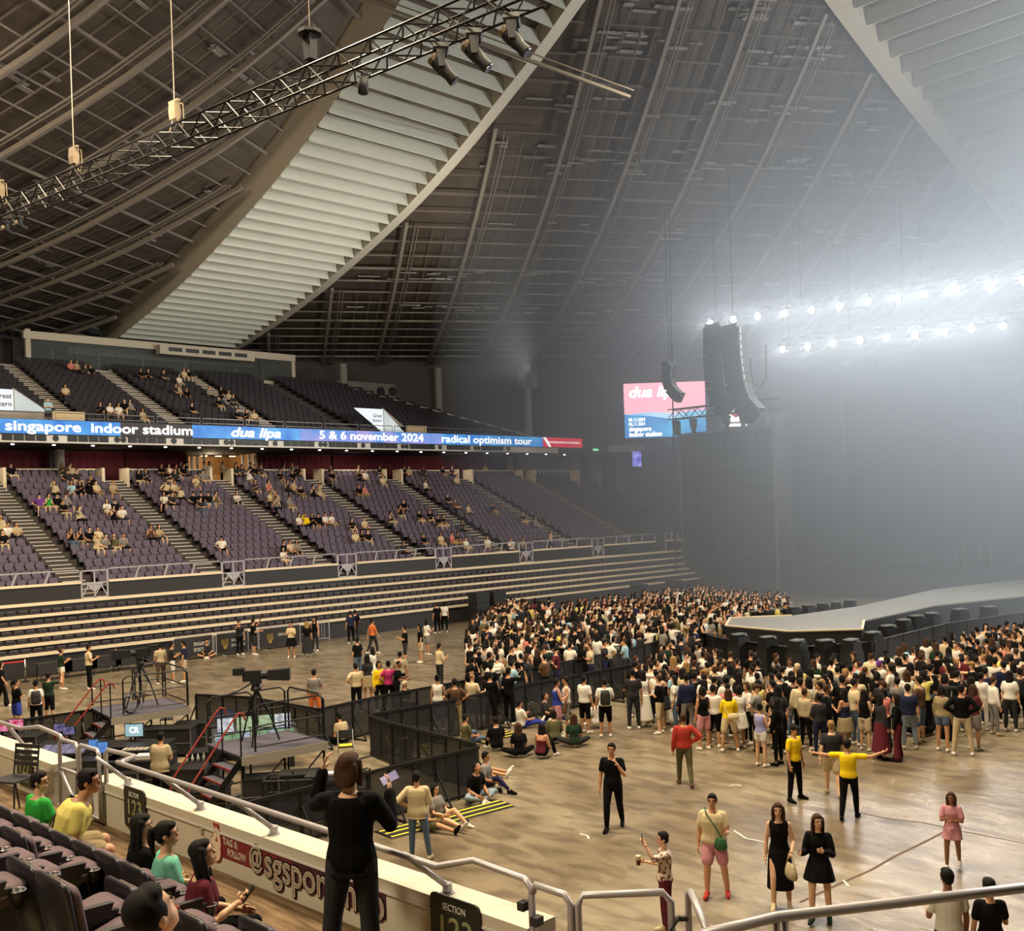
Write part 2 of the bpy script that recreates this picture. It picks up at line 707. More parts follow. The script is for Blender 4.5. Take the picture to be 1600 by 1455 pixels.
NR = 16
RUN, RISE, Y0R, Z0R = .85, .39, 51.4, 3.3
dk = struct('stand_deck', None, None)
dk['kind'] = 'structure'
for r in range(NR):
    y0 = Y0R + RUN * r
    struct('deck_step', MB().box(SX0, y0, Z0R + RISE * r - .5, SX1, y0 + RUN + .05, Z0R + RISE * r), M_deck, dk)
struct('walkway', MB().box(SX0, 50.2, 2.9, SX1, 51.45, 3.12), M_deck, dk)
me_step = MB().box(-.6, -.08, -.2, .6, .34, 0).mesh('step', M_deck)
me_nose = MB().box(-.56, -.1, -.03, .56, -.04, .012).mesh('nosing', M_nose)
for gx in GX[1:10]:
    st = struct('aisle_stair', None, None)
    st['kind'] = 'structure'
    for r in range(NR):
        for h in (0, 1):
            z = Z0R + RISE * r + (.015 if h == 0 else RISE / 2)
            y = Y0R + RUN * r + (0 if h == 0 else RUN / 2)
            s_ = inst('step', me_step, st, (gx, y, z))
            inst('nosing', me_nose, s_)

# back rail wall with short uprights and entry posts, then the curtain wall
for i in range(1, len(GX) - 1):
    x0, x1 = GX[i] + GW + .1, min(GX[i + 1] - GW - .1, SX1)
    if x0 > 66:
        continue
    bw = struct('trim_back_rail', None, None)
    bw['kind'] = 'structure'
    yb = Y0R + RUN * NR + .1
    zb = Z0R + RISE * NR
    struct('low_wall', MB().box(x0, yb, zb - .6, x1, yb + .12, zb + .52), mat('rail_wall_dark', (60, 50, 56), .7), bw)
    m = MB().box(x0, yb - .03, zb + .52, x1, yb + .15, zb + .6)
    for e in (x0, x1):
        m.box(e - .16, yb - 1.0, zb - 1.2, e + .02, yb + .1, zb + .6)
    struct('top_rail', m, M_white, bw)
    m = MB()
    for j in range(13):
        xx = x0 + .25 + (x1 - x0 - .5) * j / 12
        m.box(xx - .03, yb - .06, zb + .22, xx + .03, yb - .02, zb + .54)
    o = struct('upright', m, M_white, bw)
    o['kind'] = 'stuff'

M_curt = mat('oxblood_curtain', (96, 22, 32), .85, var=.25, scale=1.5)
YW = 67.3
cw = struct('curtain_wall', None, None)
cw['kind'] = 'structure'


def curtain(x0, x1, nm='curtain'):
    m = MB()
    n = int((x1 - x0) / .09)
    vs = []
    for i in range(n + 1):
        x = x0 + (x1 - x0) * i / n
        d = .07 * math.sin(i * 1.15) + .05 * math.sin(i * .37)
        vs += [(x, YW + d, 8.9), (x, YW + d * .6, 11.35)]
    m.add(vs, [(2 * i, 2 * i + 2, 2 * i + 3, 2 * i + 1) for i in range(n)])
    return struct(nm, m, M_curt, cw, True)


for x0, x1 in ((4, 11), (11.1, 18), (18.1, 24.9), (25.5, 29.7), (29.8, 34.0), (39.4, 46), (46.1, 52), (52.1, 57.5), (57.6, 63.6)):
    curtain(x0, x1)
struct('back_wall', MB().box(4, YW + .4, 8.5, 34.0, YW + .7, 12), M_dwall, cw)
struct('back_wall', MB().box(39.4, YW + .4, 8.5, 64, YW + .7, 12), M_dwall, cw)
M_conc = mat('pale_concrete', (150, 142, 130), .8, var=.1, scale=.6)
struct('end_wall', MB().box(64.6, 66.0, 8.0, 72.6, 66.3, 12), mat('grey_wall', (112, 108, 104), .8), cw)
struct('landing', MB().box(4, 65.0, 8.3, 74, 72, 9.0), M_deck, cw)
for x in (25.2, 64.1):
    struct('wall_column', MB().prism([(x + .32 * math.cos(a), 66.5 + .32 * math.sin(a)) for a in np.arange(0, 6.2, .5)], 8.9, 11.4), M_conc, cw)
for x in (70.5, 73.6, 77.5):
    struct('wall_pier', MB().box(x, 65.2, 6.5, x + 1.3, 66.2, 12), M_conc, cw)
# lit foyer between the curtains
M_gold = mat('warm_timber', (176, 132, 84), .5, var=.15)
fy = struct('foyer', None, None)
fy['kind'] = 'structure'
struct('back_panel', MB().box(34, 71, 9, 39.4, 71.2, 11.4), M_gold, fy)
for x in (34.0, 39.3):
    struct('side_panel', MB().box(x, 67, 9, x + .1, 71, 11.4), M_gold, fy)
M_glow = mat('foyer_lamp', (255, 214, 150), .5, emit=5.0)
for x in (34.3, 34.7, 35.2, 38.2, 38.7, 39.1):
    struct('glass_post', MB().box(x, 67.0, 9, x + .12, 67.15, 11.3), M_pwhite, fy)
for x in (35.8, 36.9, 38.0):
    struct('ceiling_lamp', MB().box(x, 68.3, 11.22, x + .4, 68.5, 11.27), M_glow, fy)
struct('counter', MB().box(35.6, 70, 9, 38.5, 70.5, 10.0), M_gold, fy)
lamp('foyer_light', 'POINT', (36.8, 69, 10.9), (36.8, 69, 0), 120, (1, .8, .5), .3)

# ---- gallery front: beam, vents, ring speakers, downlights, display ribbon
RX0, RX1 = 4.0, 68.6
gal = struct('gallery_slab', None, None)
gal['kind'] = 'structure'
struct('slab', MB().box(RX0, 62.3, 11.42, 80, 72, 11.75), mat('gallery_soffit', (58, 50, 50), .8), gal)
struct('front_beam', MB().box(RX0, 62.0, 11.45, RX1 - 3, 62.3, 12.0), M_pwhite, gal)
M_vent = mat('vent_black', (34, 36, 36), .5)
for k in range(15):
    xb = 5.86 + 3.63 * k
    if xb + 3.5 > RX1 - 3:
        break
    for j in range(4):
        struct('vent', MB().box(xb + .62 * j, 61.95, 11.56, xb + .62 * j + .56, 62.02, 11.9), M_vent, gal)
    for j in ((0,) if k % 2 == 0 else (0, 1)):
        c = (xb + 2.95 + .38 * j, 61.99, 11.73)
        m = MB().cyl((c[0], 62.01, c[2]), (c[0], 61.93, c[2]), .17, 14)
        struct('ring_speaker', m, M_vent, gal)
M_down = mat('downlight_lens', (255, 248, 235), .4, emit=7.0)
for k in range(24):
    x = 18.9 + 2.3 * k
    if x > 68:
        break
    o = MB().cyl((0, 0, 0), (0, 0, -.06), .09, 10).build('downlight', M_down, loc=(x, 62.75, 11.42))
    tag(o, 'small round downlight under the gallery edge, %s from the far end of the stand' % ORD[k], 'downlight', 'downlights under the gallery edge')
for x in (20, 27.5, 46, 56):
    lamp('gallery_downlight', 'AREA', (x, 64.3, 11.35), (x, 66.2, 8.5), 55, (1, .86, .7), 1.6)

rib = thing('led_ribbon', 'long blue display ribbon along the gallery front with white event lettering', 'display', (0, 61.9, 12.36))


def emis(name, rgb, k, rgb2=None, scale=.25):
    m = bpy.data.materials.new(name)
    m.use_nodes = True
    t = m.node_tree
    b = t.nodes['Principled BSDF']
    b.inputs['Base Color'].default_value = (.02, .02, .02, 1)
    tcc = t.nodes.new('ShaderNodeTexCoord')
    no = t.nodes.new('ShaderNodeTexNoise')
    no.inputs['Scale'].default_value = scale
    no.inputs['Detail'].default_value = 5
    t.links.new(tcc.outputs['Object'], no.inputs['Vector'])
    r = t.nodes.new('ShaderNodeValToRGB')
    r.color_ramp.elements[0].position = .38
    r.color_ramp.elements[1].position = .66
    r.color_ramp.elements[0].color = lin(rgb) + (1,)
    r.color_ramp.elements[1].color = lin(rgb2 or rgb) + (1,)
    t.links.new(no.outputs['Fac'], r.inputs['Fac'])
    t.links.new(r.outputs['Color'], b.inputs['Emission Color'])
    b.inputs['Emission Strength'].default_value = k
    return m


M_blue = emis('display_blue', (28, 120, 214), 1.0, (84, 176, 240), .6)
M_bluep = emis('display_blue_violet', (60, 140, 220), 1.0, (172, 160, 226), .5)
M_dark = emis('display_dark', (24, 16, 20), 1.0, (60, 34, 34), .5)
M_red = emis('display_red', (205, 20, 52), 1.0, (220, 28, 60), .5)
M_lw = emis('display_white', (255, 255, 255), 1.25)
RH = .405
MB().box(RX0, 0, -RH - .03, RX1, .25, RH + .03).build('housing', M_black, rib)


def rx(px):
    return onY(px, 655 + 28.4 * px / 908, 61.88).x


segs = [(RX0, rx(188), M_blue), (rx(188), rx(300), M_dark), (rx(300), rx(468), M_blue), (rx(468), rx(690), M_bluep), (rx(690), rx(848), M_blue), (rx(848), RX1, M_red)]
for a, b, mm in segs:
    MB().box(a, -.03, -RH, b, 0, RH).build('screen_panel', mm, rib)
m = MB().prism([(0, 0), (1.3, 0), (1.3, .02), (0, .02)], 0, .01)
m = MB().add([(rx(848), -.034, RH), (rx(853), -.034, RH), (rx(861), -.034, -RH), (rx(857), -.034, -RH)], [(3, 2, 1, 0)])
m.build('white_stripe', M_lw, rib)
FR = facing(0, -1)


def rtext(t, px0, px1, size, **kw):
    a, b = rx(px0), rx(px1)
    return text(t, size, M_lw, rib, Vector((a, -.04, kw.pop('dz', 0))), FR, width=b - a, **kw)


rtext('singapore', 7, 126, .80, bold=.024)
rtext('indoor stadium', 141, 300, .80, bold=.024)
rtext('dua lipa', 359, 437, .84, bold=.032, shear=.25)
rtext('5 & 6 november 2024', 498, 661, .80, bold=.022)
rtext('radical optimism tour', 689, 830, .80, bold=.022)
rtext('SINGAPORE SPORTS HUB EVENTS', 855, 905, .22, bold=.004)

# ---- upper tier
UY, UZ, UR, URI, UN = 63.2, 12.6, .85, .36, 15
UA = [18.3, 25.2, 32.0, 38.8, 45.6]
ut = struct('upper_deck', None, None)
ut['kind'] = 'structure'


def ux1(r):
    return 63.5 - r * .75


for r in range(UN):
    y0 = UY + UR * r
    struct('deck_step', MB().box(6, y0, UZ + URI * r - .5, ux1(r), y0 + UR + .05, UZ + URI * r), mat('upper_concrete', (58, 54, 58), .8), ut)
struct('walkway', MB().box(6, 62.2, 12.0, 64, 63.25, 12.45), M_deck, ut)
for gx in UA[:4]:
    st = struct('aisle_stair', None, None)
    st['kind'] = 'structure'
    for r in range(UN):
        for h in (0, 1):
            z = UZ + URI * r + (.015 if h == 0 else URI / 2)
            s_ = inst('step', me_step, st, (gx, UY + UR * r + h * UR / 2, z))
            inst('nosing', me_nose, s_)
# upper rail
ur = tag(MB().build('upper_rail', M_blackg), 'thin grey rail along the front of the upper tier above the display ribbon', 'handrail')
for k in range(18):
    x0 = 8 + 3.1 * k
    m = MB().tube([(x0, 62.35, 12.5), (x0, 62.35, 13.25), (x0 + 2.9, 62.35, 13.25), (x0 + 2.9, 62.35, 12.5)], .03, 5)
    m.bar((x0, 62.35, 12.95), (x0 + 2.9, 62.35, 12.95), .03)
    m.build('rail_section', mat('rail_grey', (120, 116, 116), .4, .3), ur)

# suite box with a dark window at the back of the upper tier
BX0, BX1, BY = 27.3, 48.6, 76.6
sb = struct('suite_box', None, None)
sb['kind'] = 'structure'
M_cream = mat('suite_cream', (186, 176, 158), .6, var=.06)
struct('post', MB().box(BX0 - .35, BY - .1, 17.2, BX0, BY + .2, 20.6), M_cream, sb)
struct('post', MB().box(BX1, BY - .1, 17.2, BX1 + .3, BY + .2, 20.2), M_cream, sb)
struct('sill', MB().box(BX0 - .3, BY - .2, 17.5, BX1 + .3, BY + .2, 18.0), M_cream, sb)
m = MB().box(BX0 - .5, BY - .2, 19.9, BX1 + .3, BY + .2, 20.45)
struct('header', m, M_cream, sb)
struct('duct', MB().box(36.5, BY - .9, 19.5, 44.6, BY - .2, 20.2), M_cream, sb)
for k in range(5):
    struct('duct_grille', MB().box(37.2 + 1.4 * k, BY - .94, 19.75, 38.3 + 1.4 * k, BY - .9, 20.05), M_vent, sb)
struct('interior', MB().box(BX0, BY + 3.5, 17.5, BX1, BY + 3.7, 20.4), mat('suite_dark', (54, 54, 52), .8), sb)
struct('bulkhead', MB().box(30.5, BY + 1.6, 19.35, 46, BY + 2.0, 19.9), mat('suite_grey', (128, 124, 118), .7), sb)
struct('suite_floor', MB().box(BX0, BY, 17.6, BX1, BY + 3.6, 17.9), mat('suite_dark', (54, 54, 52), .8), sb)
for x, h in ((29.2, 1.7), (32.6, 1.7), (36, 1.7), (39.5, 1.5), (44, 1.5), (30.3, .8), (34.2, .8), (37.4, .8), (46.5, 1.2)):
    struct('interior_post', MB().box(x, BY + 1.2, 17.9, x + .13, BY + 1.33, 17.9 + h), mat('suite_grey', (128, 124, 118), .7), sb)
gm = bpy.data.materials.new('suite_glass')
gm.use_nodes = True
gb = gm.node_tree.nodes['Principled BSDF']
gb.inputs['Base Color'].default_value = (.1, .12, .11, 1)
gb.inputs['Roughness'].default_value = .08
gb.inputs['Alpha'].default_value = .35
npn = 7
for k in range(npn):
    a = BX0 + (BX1 - BX0) * k / npn
    b = BX0 + (BX1 - BX0) * (k + 1) / npn
    struct('pane', MB().box(a + .02, BY, 18.0, b - .02, BY + .03, 19.9), gm, sb)
# second box at the left edge
sb2 = struct('suite_box', None, None)
sb2['kind'] = 'structure'
struct('sill', MB().box(10, BY - .2, 17.4, 24.2, BY + .2, 18.2), M_cream, sb2)
struct('pane', MB().box(10, BY, 18.2, 24.6, BY + .03, 19.7), gm, sb2)
struct('post', MB().box(24.6, BY - .1, 17.2, 24.8, BY + .2, 19.8), mat('suite_grey', (128, 124, 118), .7), sb2)
# band of pale wall behind the upper seats
for x0, x1 in ((26.6, 31.4), (32.7, 38.2), (39.5, 48.9), (50.2, 53.0)):
    struct('trim_upper_wall', MB().box(x0, UY + UR * UN + .05, 17.3, x1, UY + UR * UN + .3, 18.05), M_cream)

# lit portal signs
M_psign = emis('portal_sign', (236, 244, 250), .95, (250, 252, 252), .5)
M_ink = mat('sign_ink_blue', (60, 84, 140), .5)
for j, (x0, lab) in enumerate(((17.2, 'white lit portal sign at the far left end of the upper tier'), (46.0, 'white lit portal sign above the middle of the blue ribbon'))):
    pt = thing('portal_sign', lab, 'sign', (x0, 63.6, 12.9))
    w = 4.4 if j == 0 else 2.2
    m = MB().add([(0, -.06, .45), (w, -.06, .45), (w, -.06, 1.72), (0 if j == 0 else -.0, -.06, 1.72)] if j == 0 else [(w * .92, -.06, .0), (w, -.06, 0), (w, -.06, 1.72), (-.5, -.06, 1.72)], [(0, 1, 2, 3)])
    m.build('sign_face', M_psign, pt)
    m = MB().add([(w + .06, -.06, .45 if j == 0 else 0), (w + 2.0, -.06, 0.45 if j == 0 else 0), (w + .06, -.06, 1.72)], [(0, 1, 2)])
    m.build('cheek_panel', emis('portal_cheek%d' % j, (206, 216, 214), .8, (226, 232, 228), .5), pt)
    m = MB().box(-.3, 0, -.4, w + 2.1, .12, .45 if j == 0 else .0)
    m.add([(w, .0, .45), (w + 2.1, .0, .45), (w, .0, 1.85), (w, .12, .45), (w + 2.1, .12, .45), (w, .12, 1.85)], [(0, 1, 2), (5, 4, 3), (1, 4, 5, 2), (0, 2, 5, 3)])
    m.build('surround', M_conc, pt)
    m = MB().box(w + 2.1, -.3, -.4, w + 4.0, -.1, .55)
    m.build('low_panel', mat('portal_low_panel', (206, 184, 146), .6), pt)
    if j == 0:
        text('Great', .42, M_ink, pt, Vector((4.3, -.09, 1.32)), FR, align='RIGHT', bold=.004)
        text('Eastern', .42, M_ink, pt, Vector((4.3, -.09, .86)), FR, align='RIGHT', bold=.004)
    else:
        text('Great', .34, M_ink, pt, Vector((2.05, -.09, 1.2)), FR, align='RIGHT', bold=.003)
        text('Eastern', .28, M_ink, pt, Vector((2.05, -.09, .85)), FR, align='RIGHT', bold=.003)

# right end of the upper tier: sloping parapet with banners, white wall with round openings, columns
A_, B_ = onY(545, 606, 74.5), onY(838, 684, 62.6)
d = (B_ - A_)
sp = struct('sloping_parapet', None, None)
sp['kind'] = 'structure'
M_par = mat('parapet_dark', (62, 58, 60), .7)
dn = Vector((d.y, -d.x, 0)).normalized() * .15
m = MB().hexa([A_ + Vector((0, 0, -2.2)), B_ + Vector((0, 0, -2.2)), B_ + Vector((0, 0, -2.2)) - dn, A_ + Vector((0, 0, -2.2)) - dn, A_, B_, B_ - dn, A_ - dn])
struct('parapet_wall', m, M_par, sp)
struct('parapet_cap', MB().bar(A_, B_, .3, .1), mat('rail_grey', (120, 116, 116), .4, .3), sp)
slope = math.atan2(d.z, Vector((d.x, d.y)).length)
nrm = Vector((d.y, -d.x, 0)).normalized()
if nrm.y > 0:
    nrm = -nrm
xd = Vector((d.x, d.y, 0)).normalized()
rot_b = Matrix(((xd.x, 0, nrm.x), (xd.y, 0, nrm.y), (0, 1, 0))) @ Matrix.Rotation(slope, 3, 'Z')
M_bn = mat('banner_black', (44, 42, 44), .7)
M_bt = mat('banner_lettering', (170, 166, 160), .6)
for k, (f0, f1, s) in enumerate(((.17, .42, 'BREWED FRESH IN SINGAPORE'), (.5, .69, 'BORN IN SINGAPORE'), (.75, .98, 'BREWED FRESH IN SINGAPORE'))):
    bnr = thing('parapet_banner', 'black sloping lettered banner on the upper tier end parapet, %s of three' % ('uppermost', 'middle', 'lowest')[k], 'banner', A_ + d * f0 + nrm * .02)
    e = d * (f1 - f0)
    mb = MB()
    z = Vector((0, 0, 1))
    off = Vector((0, 0, -.25))
    q = nrm * .03
    mb.hexa([off - z * 1.1, off - z * 1.1 + e, off - z * 1.1 + e + q, off - z * 1.1 + q, off, off + e, off + e + q, off + q])
    mb.build('cloth', M_bn, bnr)
    text(s, .52, M_bt, bnr, off - z * .55 + e * .06 + nrm * .05, rot_b, width=e.length * .88, bold=.006)
wl = struct('wall_upper_right', MB().box(50.2, 76.5, 16.6, 61.2, 76.7, 18.6), mat('upper_wall_grey', (128, 124, 120), .8))
for px in (595, 613, 628, 644):
    p = onY(px, 612, 76.45)
    struct('round_vent', MB().cyl((p.x, 76.5, p.z), (p.x, 76.38, p.z), .42, 16), M_vent, wl)
for px, yy in ((537, 76.2), (685, 74), (824, 68)):
    p = onY(px, 600, yy)
    o = struct('wall_column', MB().prism([(p.x + .35 * math.cos(a), yy + .35 * math.sin(a)) for a in np.arange(0, 6.2, .5)], 12.5, 20), mat('column_grey', (138, 134, 130), .8))
for px, yy in ((817, 67.5), (833, 67.5)):
    p = onY(px, 594, yy)
    tag(MB().box(p.x - .4, yy - .2, p.z - .75, p.x + .4, yy + .2, p.z + .75).build('wall_speaker', mat('speaker_grey', (124, 122, 122), .6)), 'grey box speaker on the far column of the upper tier, ' + ('left of two' if px < 820 else 'right of two'), 'speaker')
p = onY(769, 479, 72)
for k in range(3):
    tag(MB().obox((p.x, 72, p.z + .62 * (1 - k)), (.62, .5, .56), .3).build('hung_speaker', mat('speaker_grey', (124, 122, 122), .6)), 'pale grey speaker box hung below the roof deck, %s of the column of three' % ('top', 'middle', 'bottom')[k], 'speaker')

# exit signs and the end window with a violet screen
M_exit = emis('exit_sign', (120, 230, 170), 1.6)
for px, py, nm in ((858, 705, 'first lit green exit sign under the gallery, left of the end pier'), (930, 703, 'lit green exit sign right of the ribbon end')):
    p = onY(px, py, 64.5)
    g = tag(MB().box(-.42, -.05, -.13, .42, .05, .13).build('exit_sign', M_black, loc=p), nm, 'sign')
    MB().box(-.38, -.07, -.1, .38, -.05, .1).build('sign_face', M_exit, g)
struct('door_1', MB().box(71.8, 65.9, 8.6, 73.2, 66.0, 11.0), mat('grey_door', (92, 88, 86), .6))
# ================================================================ stage, screens, arrays, stage light bars, overhead truss
M_haze = bpy.data.materials.new('stage_haze')
M_haze.use_nodes = True
ht = M_haze.node_tree
for n in list(ht.nodes):
    if n.type != 'OUTPUT_MATERIAL':
        ht.nodes.remove(n)
vs_ = ht.nodes.new('ShaderNodeVolumeScatter')
vs_.inputs['Color'].default_value = (.77, .88, 1.0, 1)
vs_.inputs['Density'].default_value = 0.021
vs_.inputs['Anisotropy'].default_value = 0.42
ht.links.new(vs_.outputs[0], ht.nodes['Material Output'].inputs['Volume'])
hz = MB().prism([(40, -24), (101, -24), (101, 62), (58, 62), (46, 55)], .06, 40).build('haze', M_haze)
hz['kind'] = 'stuff'
tag(hz, 'pale blue grey stage haze filling the far end of the hall', 'haze')
hz['kind'] = 'stuff'

M_drape = mat('stage_drape', (44, 46, 48), .9, var=.2, scale=.5)
stg = struct('stage_platform', None, None)
stg['kind'] = 'structure'
struct('deck', MB().box(66, -22, 0, 84, 52, 1.5), mat('stage_deck', (52, 54, 56), .5), stg)
struct('backdrop', MB().box(84, -22, 0, 84.3, 58, 17), M_drape, stg)
for y in (-2, 12, 26, 40):
    struct('leg_drape', MB().box(80, y, 1.5, 80.2, y + 3, 15), M_drape, stg)

thp = [(1134, 978), (1234, 987), (1347, 984), (1350, 970), (1460, 946), (1600, 931), (1800, 912), (1800, 885), (1600, 905), (1460, 921), (1344, 947), (1237, 962), (1141, 966)]
TH = [onz(x, y, 1.4) for x, y in thp]
th = struct('thrust_stage', None, None)
th['kind'] = 'structure'
struct('platform', MB().prism([(p.x, p.y) for p in TH], 0, 1.34), M_black, th)
struct('top_surface', MB().prism([(p.x, p.y) for p in TH], 1.34, 1.4), mat('thrust_top', (138, 138, 134), .35), th)
c0 = sum((Vector((p.x, p.y, 0)) for p in TH[:4]), Vector()) / 4
m = MB()
for i in (0, 1, 2, 11, 12):
    a, b = TH[i], TH[(i + 1) % len(TH)]
    m.bar(a + Vector((0, 0, .02)), b + Vector((0, 0, .02)), .1, .05)
struct('edge_trim', m, M_white, th)
# floor fixtures round the thrust
def stage_fixture(px, py, z, lab, s=1.0):
    p = onz(px, py, 1.4)
    d = Vector((p.x, p.y, 0)).normalized()
    p = p - d * 1.0 if z < .78 else p + d * .9
    z = .95
    t = thing('stage_fixture', lab, 'stage light', (p.x, p.y, 0), random.uniform(-.4, .4), 'fixtures round the thrust')
    m = MB().box(-.38 * s, -.3 * s, 0, .38 * s, .3 * s, z)
    m.build('stand_box', M_black, t)
    m = MB()
    m.rings([[(-.36 * s, -.28 * s, z), (.36 * s, -.28 * s, z), (.36 * s, .28 * s, z), (-.36 * s, .28 * s, z)], [(-.3 * s, -.22 * s, z + .42 * s), (.3 * s, -.22 * s, z + .42 * s), (.3 * s, .22 * s, z + .5 * s), (-.3 * s, .22 * s, z + .5 * s)]])
    m.build('housing', M_blackg, t)
    MB().box(-.26 * s, -.18 * s, z + .47 * s, .26 * s, .2 * s, z + .52 * s).build('lens', mat('fixture_glass', (120, 128, 126), .2), t)


for k, (px, py) in enumerate([(1155, 988), (1200, 992), (1246, 997), (1290, 997), (1330, 996), (1364, 985), (1388, 975), (1412, 966), (1432, 960), (1456, 956), (1500, 950), (1545, 946)]):
    stage_fixture(px, py, .75, 'black floor fixture at the near edge of the thrust, %s from its left corner' % ORD[k])
for k, (px, py) in enumerate([(1180, 958), (1212, 955), (1240, 951), (1264, 948), (1286, 945), (1306, 943), (1328, 940)]):
    stage_fixture(px, py, .8, 'black floor fixture at the far edge of the thrust, %s from its left corner' % ORD[k], .9)
# pit barrier
pb = [(1085, 1022), (1120, 1040), (1240, 1060), (1362, 1050), (1480, 1016), (1600, 996), (1760, 974)]
PB = [onz(x, y, 0) for x, y in pb]
bt = thing('pit_barrier', 'long black crowd barrier bent around the near end of the thrust stage', 'barrier', (0, 0, 0))
for a, b in zip(PB, PB[1:]):
    n = max(1, int((b - a).length / 1.2))
    for i in range(n):
        p, q = a.lerp(b, i / n), a.lerp(b, (i + .96) / n)
        m = MB().bar(p + Vector((0, 0, .6)), q + Vector((0, 0, .6)), .05, 1.0)
        m.bar(p + Vector((0, 0, 1.13)), q + Vector((0, 0, 1.13)), .12, .06)
        m.build('barrier_panel', M_blackg, bt)

# side screen tower
M_led = mat('unlit_led_wall', (46, 50, 50), .45, var=.06, scale=3)
t = thing('side_screen', 'tall unlit dark video wall at the left side of the stage', 'screen', (66, 45, 0))
pY0, pY1 = onX(1206, 668, 66).y - 45, onX(1063, 675, 66).y - 45
nx_, nz_ = 6, 8
me_tile = MB().box(-.04, 0, 0, .06, (pY1 - pY0) / nx_ - .02, 10.4 / nz_ - .02).mesh('led_panel', M_led)
for i in range(nx_):
    for j in range(nz_):
        inst('led_panel', me_tile, t, (0, pY0 + (pY1 - pY0) * i / nx_, 1.62 + 10.4 * j / nz_))
m = MB()
for y in (pY0 - .1, pY1 + .1):
    m.box(-.05, y - .09, 0, .1, y + .09, 13.1)
m.box(-.05, pY0 - .1, 12.02, .1, pY1 + .1, 12.15)
m.build('frame', mat('tower_grey', (110, 112, 112), .5, .3), t)
MB().box(.1, pY0, 0, .4, pY1, 1.6).build('base', M_black, t)


def box_truss(name, lab, a, b, hgt, wid, bay, cat='truss', chord=.05, grp=None, m_=None):
    a, b = Vector(a), Vector(b)
    L = (b - a).length
    rz = math.atan2(b.y - a.y, b.x - a.x)
    t = thing(name, lab, cat, a, rz, grp)
    t.rotation_euler.y = -math.atan2(b.z - a.z, Vector((b.x - a.x, b.y - a.y)).length)
    m_ = m_ or M_blackg
    for y in (-wid / 2, wid / 2):
        for z in (0, hgt):
            MB().tube([(0, y, z), (L, y, z)], chord / 2, 6).build('chord', m_, t)
    n = int(L / bay)
    r = chord * .36
    zig, zag = MB(), MB()
    side = [MB().tube([(0, 0, 0), (bay, 0, hgt)], r, 5).mesh('brace', m_), MB().tube([(0, 0, hgt), (bay, 0, 0)], r, 5).mesh('brace', m_)]
    flat = [MB().tube([(0, -wid / 2, 0), (bay, wid / 2, 0)], r, 5).mesh('brace', m_), MB().tube([(0, wid / 2, 0), (bay, -wid / 2, 0)], r, 5).mesh('brace', m_)]
    for i in range(n):
        for y in (-wid / 2, wid / 2):
            inst('brace', side[i % 2], t, (i * bay, y, 0))
        inst('brace', flat[i % 2], t, (i * bay, 0, 0))
        inst('brace', flat[(i + 1) % 2], t, (i * bay, 0, hgt))
    return t


pa, pb_ = onX(1048, 652, 65.3), onX(1216, 655, 65.3)
box_truss('screen_truss', 'black truss just above the tall unlit video wall', (65.3, pa.y, pa.z - .2), (65.3, pb_.y, pa.z - .2), .75, .75, .75, chord=.09)


def mover(lab, top, s=1.0, tilt=0.5, yaw=0.0, grp=None, hang=None):
    """moving head hung from `top`: base, yoke, head"""
    t = thing('moving_head', lab, 'stage light', top, yaw, grp)
    m = MB().rings([[(-.21 * s, -.16 * s, -.2 * s), (.21 * s, -.16 * s, -.2 * s), (.21 * s, .16 * s, -.2 * s), (-.21 * s, .16 * s, -.2 * s)], [(-.25 * s, -.2 * s, -.12 * s), (.25 * s, -.2 * s, -.12 * s), (.25 * s, .2 * s, -.12 * s), (-.25 * s, .2 * s, -.12 * s)], [(-.22 * s, -.18 * s, 0), (.22 * s, -.18 * s, 0), (.22 * s, .18 * s, 0), (-.22 * s, .18 * s, 0)]])
    m.build('base', M_black, t)
    m = MB()
    for x in (-.14, .14):
        m.tube([(x * s, 0, 0), (x * s, 0, .12 * s)], .03 * s, 6)
    m.build('clamp', M_blackg, t)
    if hang is not None:
        q = Matrix.Rotation(-yaw, 3, 'Z') @ hang
        MB().tube([Vector((0, 0, .12 * s)) - q, Vector((0, 0, .12 * s)) + q], .028, 6).build('hanger_bar', M_blackg, t)
    y = MB()
    for x in (-.24, .24):
        y.rings([[((x - .045) * s, -.07 * s, -.62 * s), ((x + .045) * s, -.07 * s, -.62 * s), ((x + .045) * s, .07 * s, -.62 * s), ((x - .045) * s, .07 * s, -.62 * s)], [((x - .05) * s, -.12 * s, -.24 * s), ((x + .05) * s, -.12 * s, -.24 * s), ((x + .05) * s, .12 * s, -.24 * s), ((x - .05) * s, .12 * s, -.24 * s)]])
    y.box(-.28 * s, -.11 * s, -.27 * s, .28 * s, .11 * s, -.2 * s)
    y.build('yoke', M_black, t)
    R = Matrix.Rotation(tilt, 3, 'X')
    c = Vector((0, 0, -.52 * s))
    rg = []
    for z, r in ((.36, .10), (.33, .15), (.12, .19), (-.1, .18), (-.28, .145), (-.46, .16), (-.5, .15)):
        rg.append([c + R @ Vector((r * s * math.cos(q), r * s * math.sin(q), z * s)) for q in np.arange(12) * PI / 6])
    MB().rings(rg).build('head', M_black, t, True)
    m = MB()
    for z in (.2, .24, .28):
        m.rings([[c + R @ Vector((.192 * s * math.cos(q), .192 * s * math.sin(q), (z + d) * s)) for q in np.arange(12) * PI / 6] for d in (0, .015)])
    m.build('vent_band', mat('fixture_label', (150, 130, 104), .5), t)
    MB().rings([[c + R @ Vector((.14 * s * math.cos(q), .14 * s * math.sin(q), (-.5 + d) * s)) for q in np.arange(12) * PI / 6] for d in (-.012, .0)]).build('lens', mat('lens_glass', (60, 66, 74), .1), t)
    return t


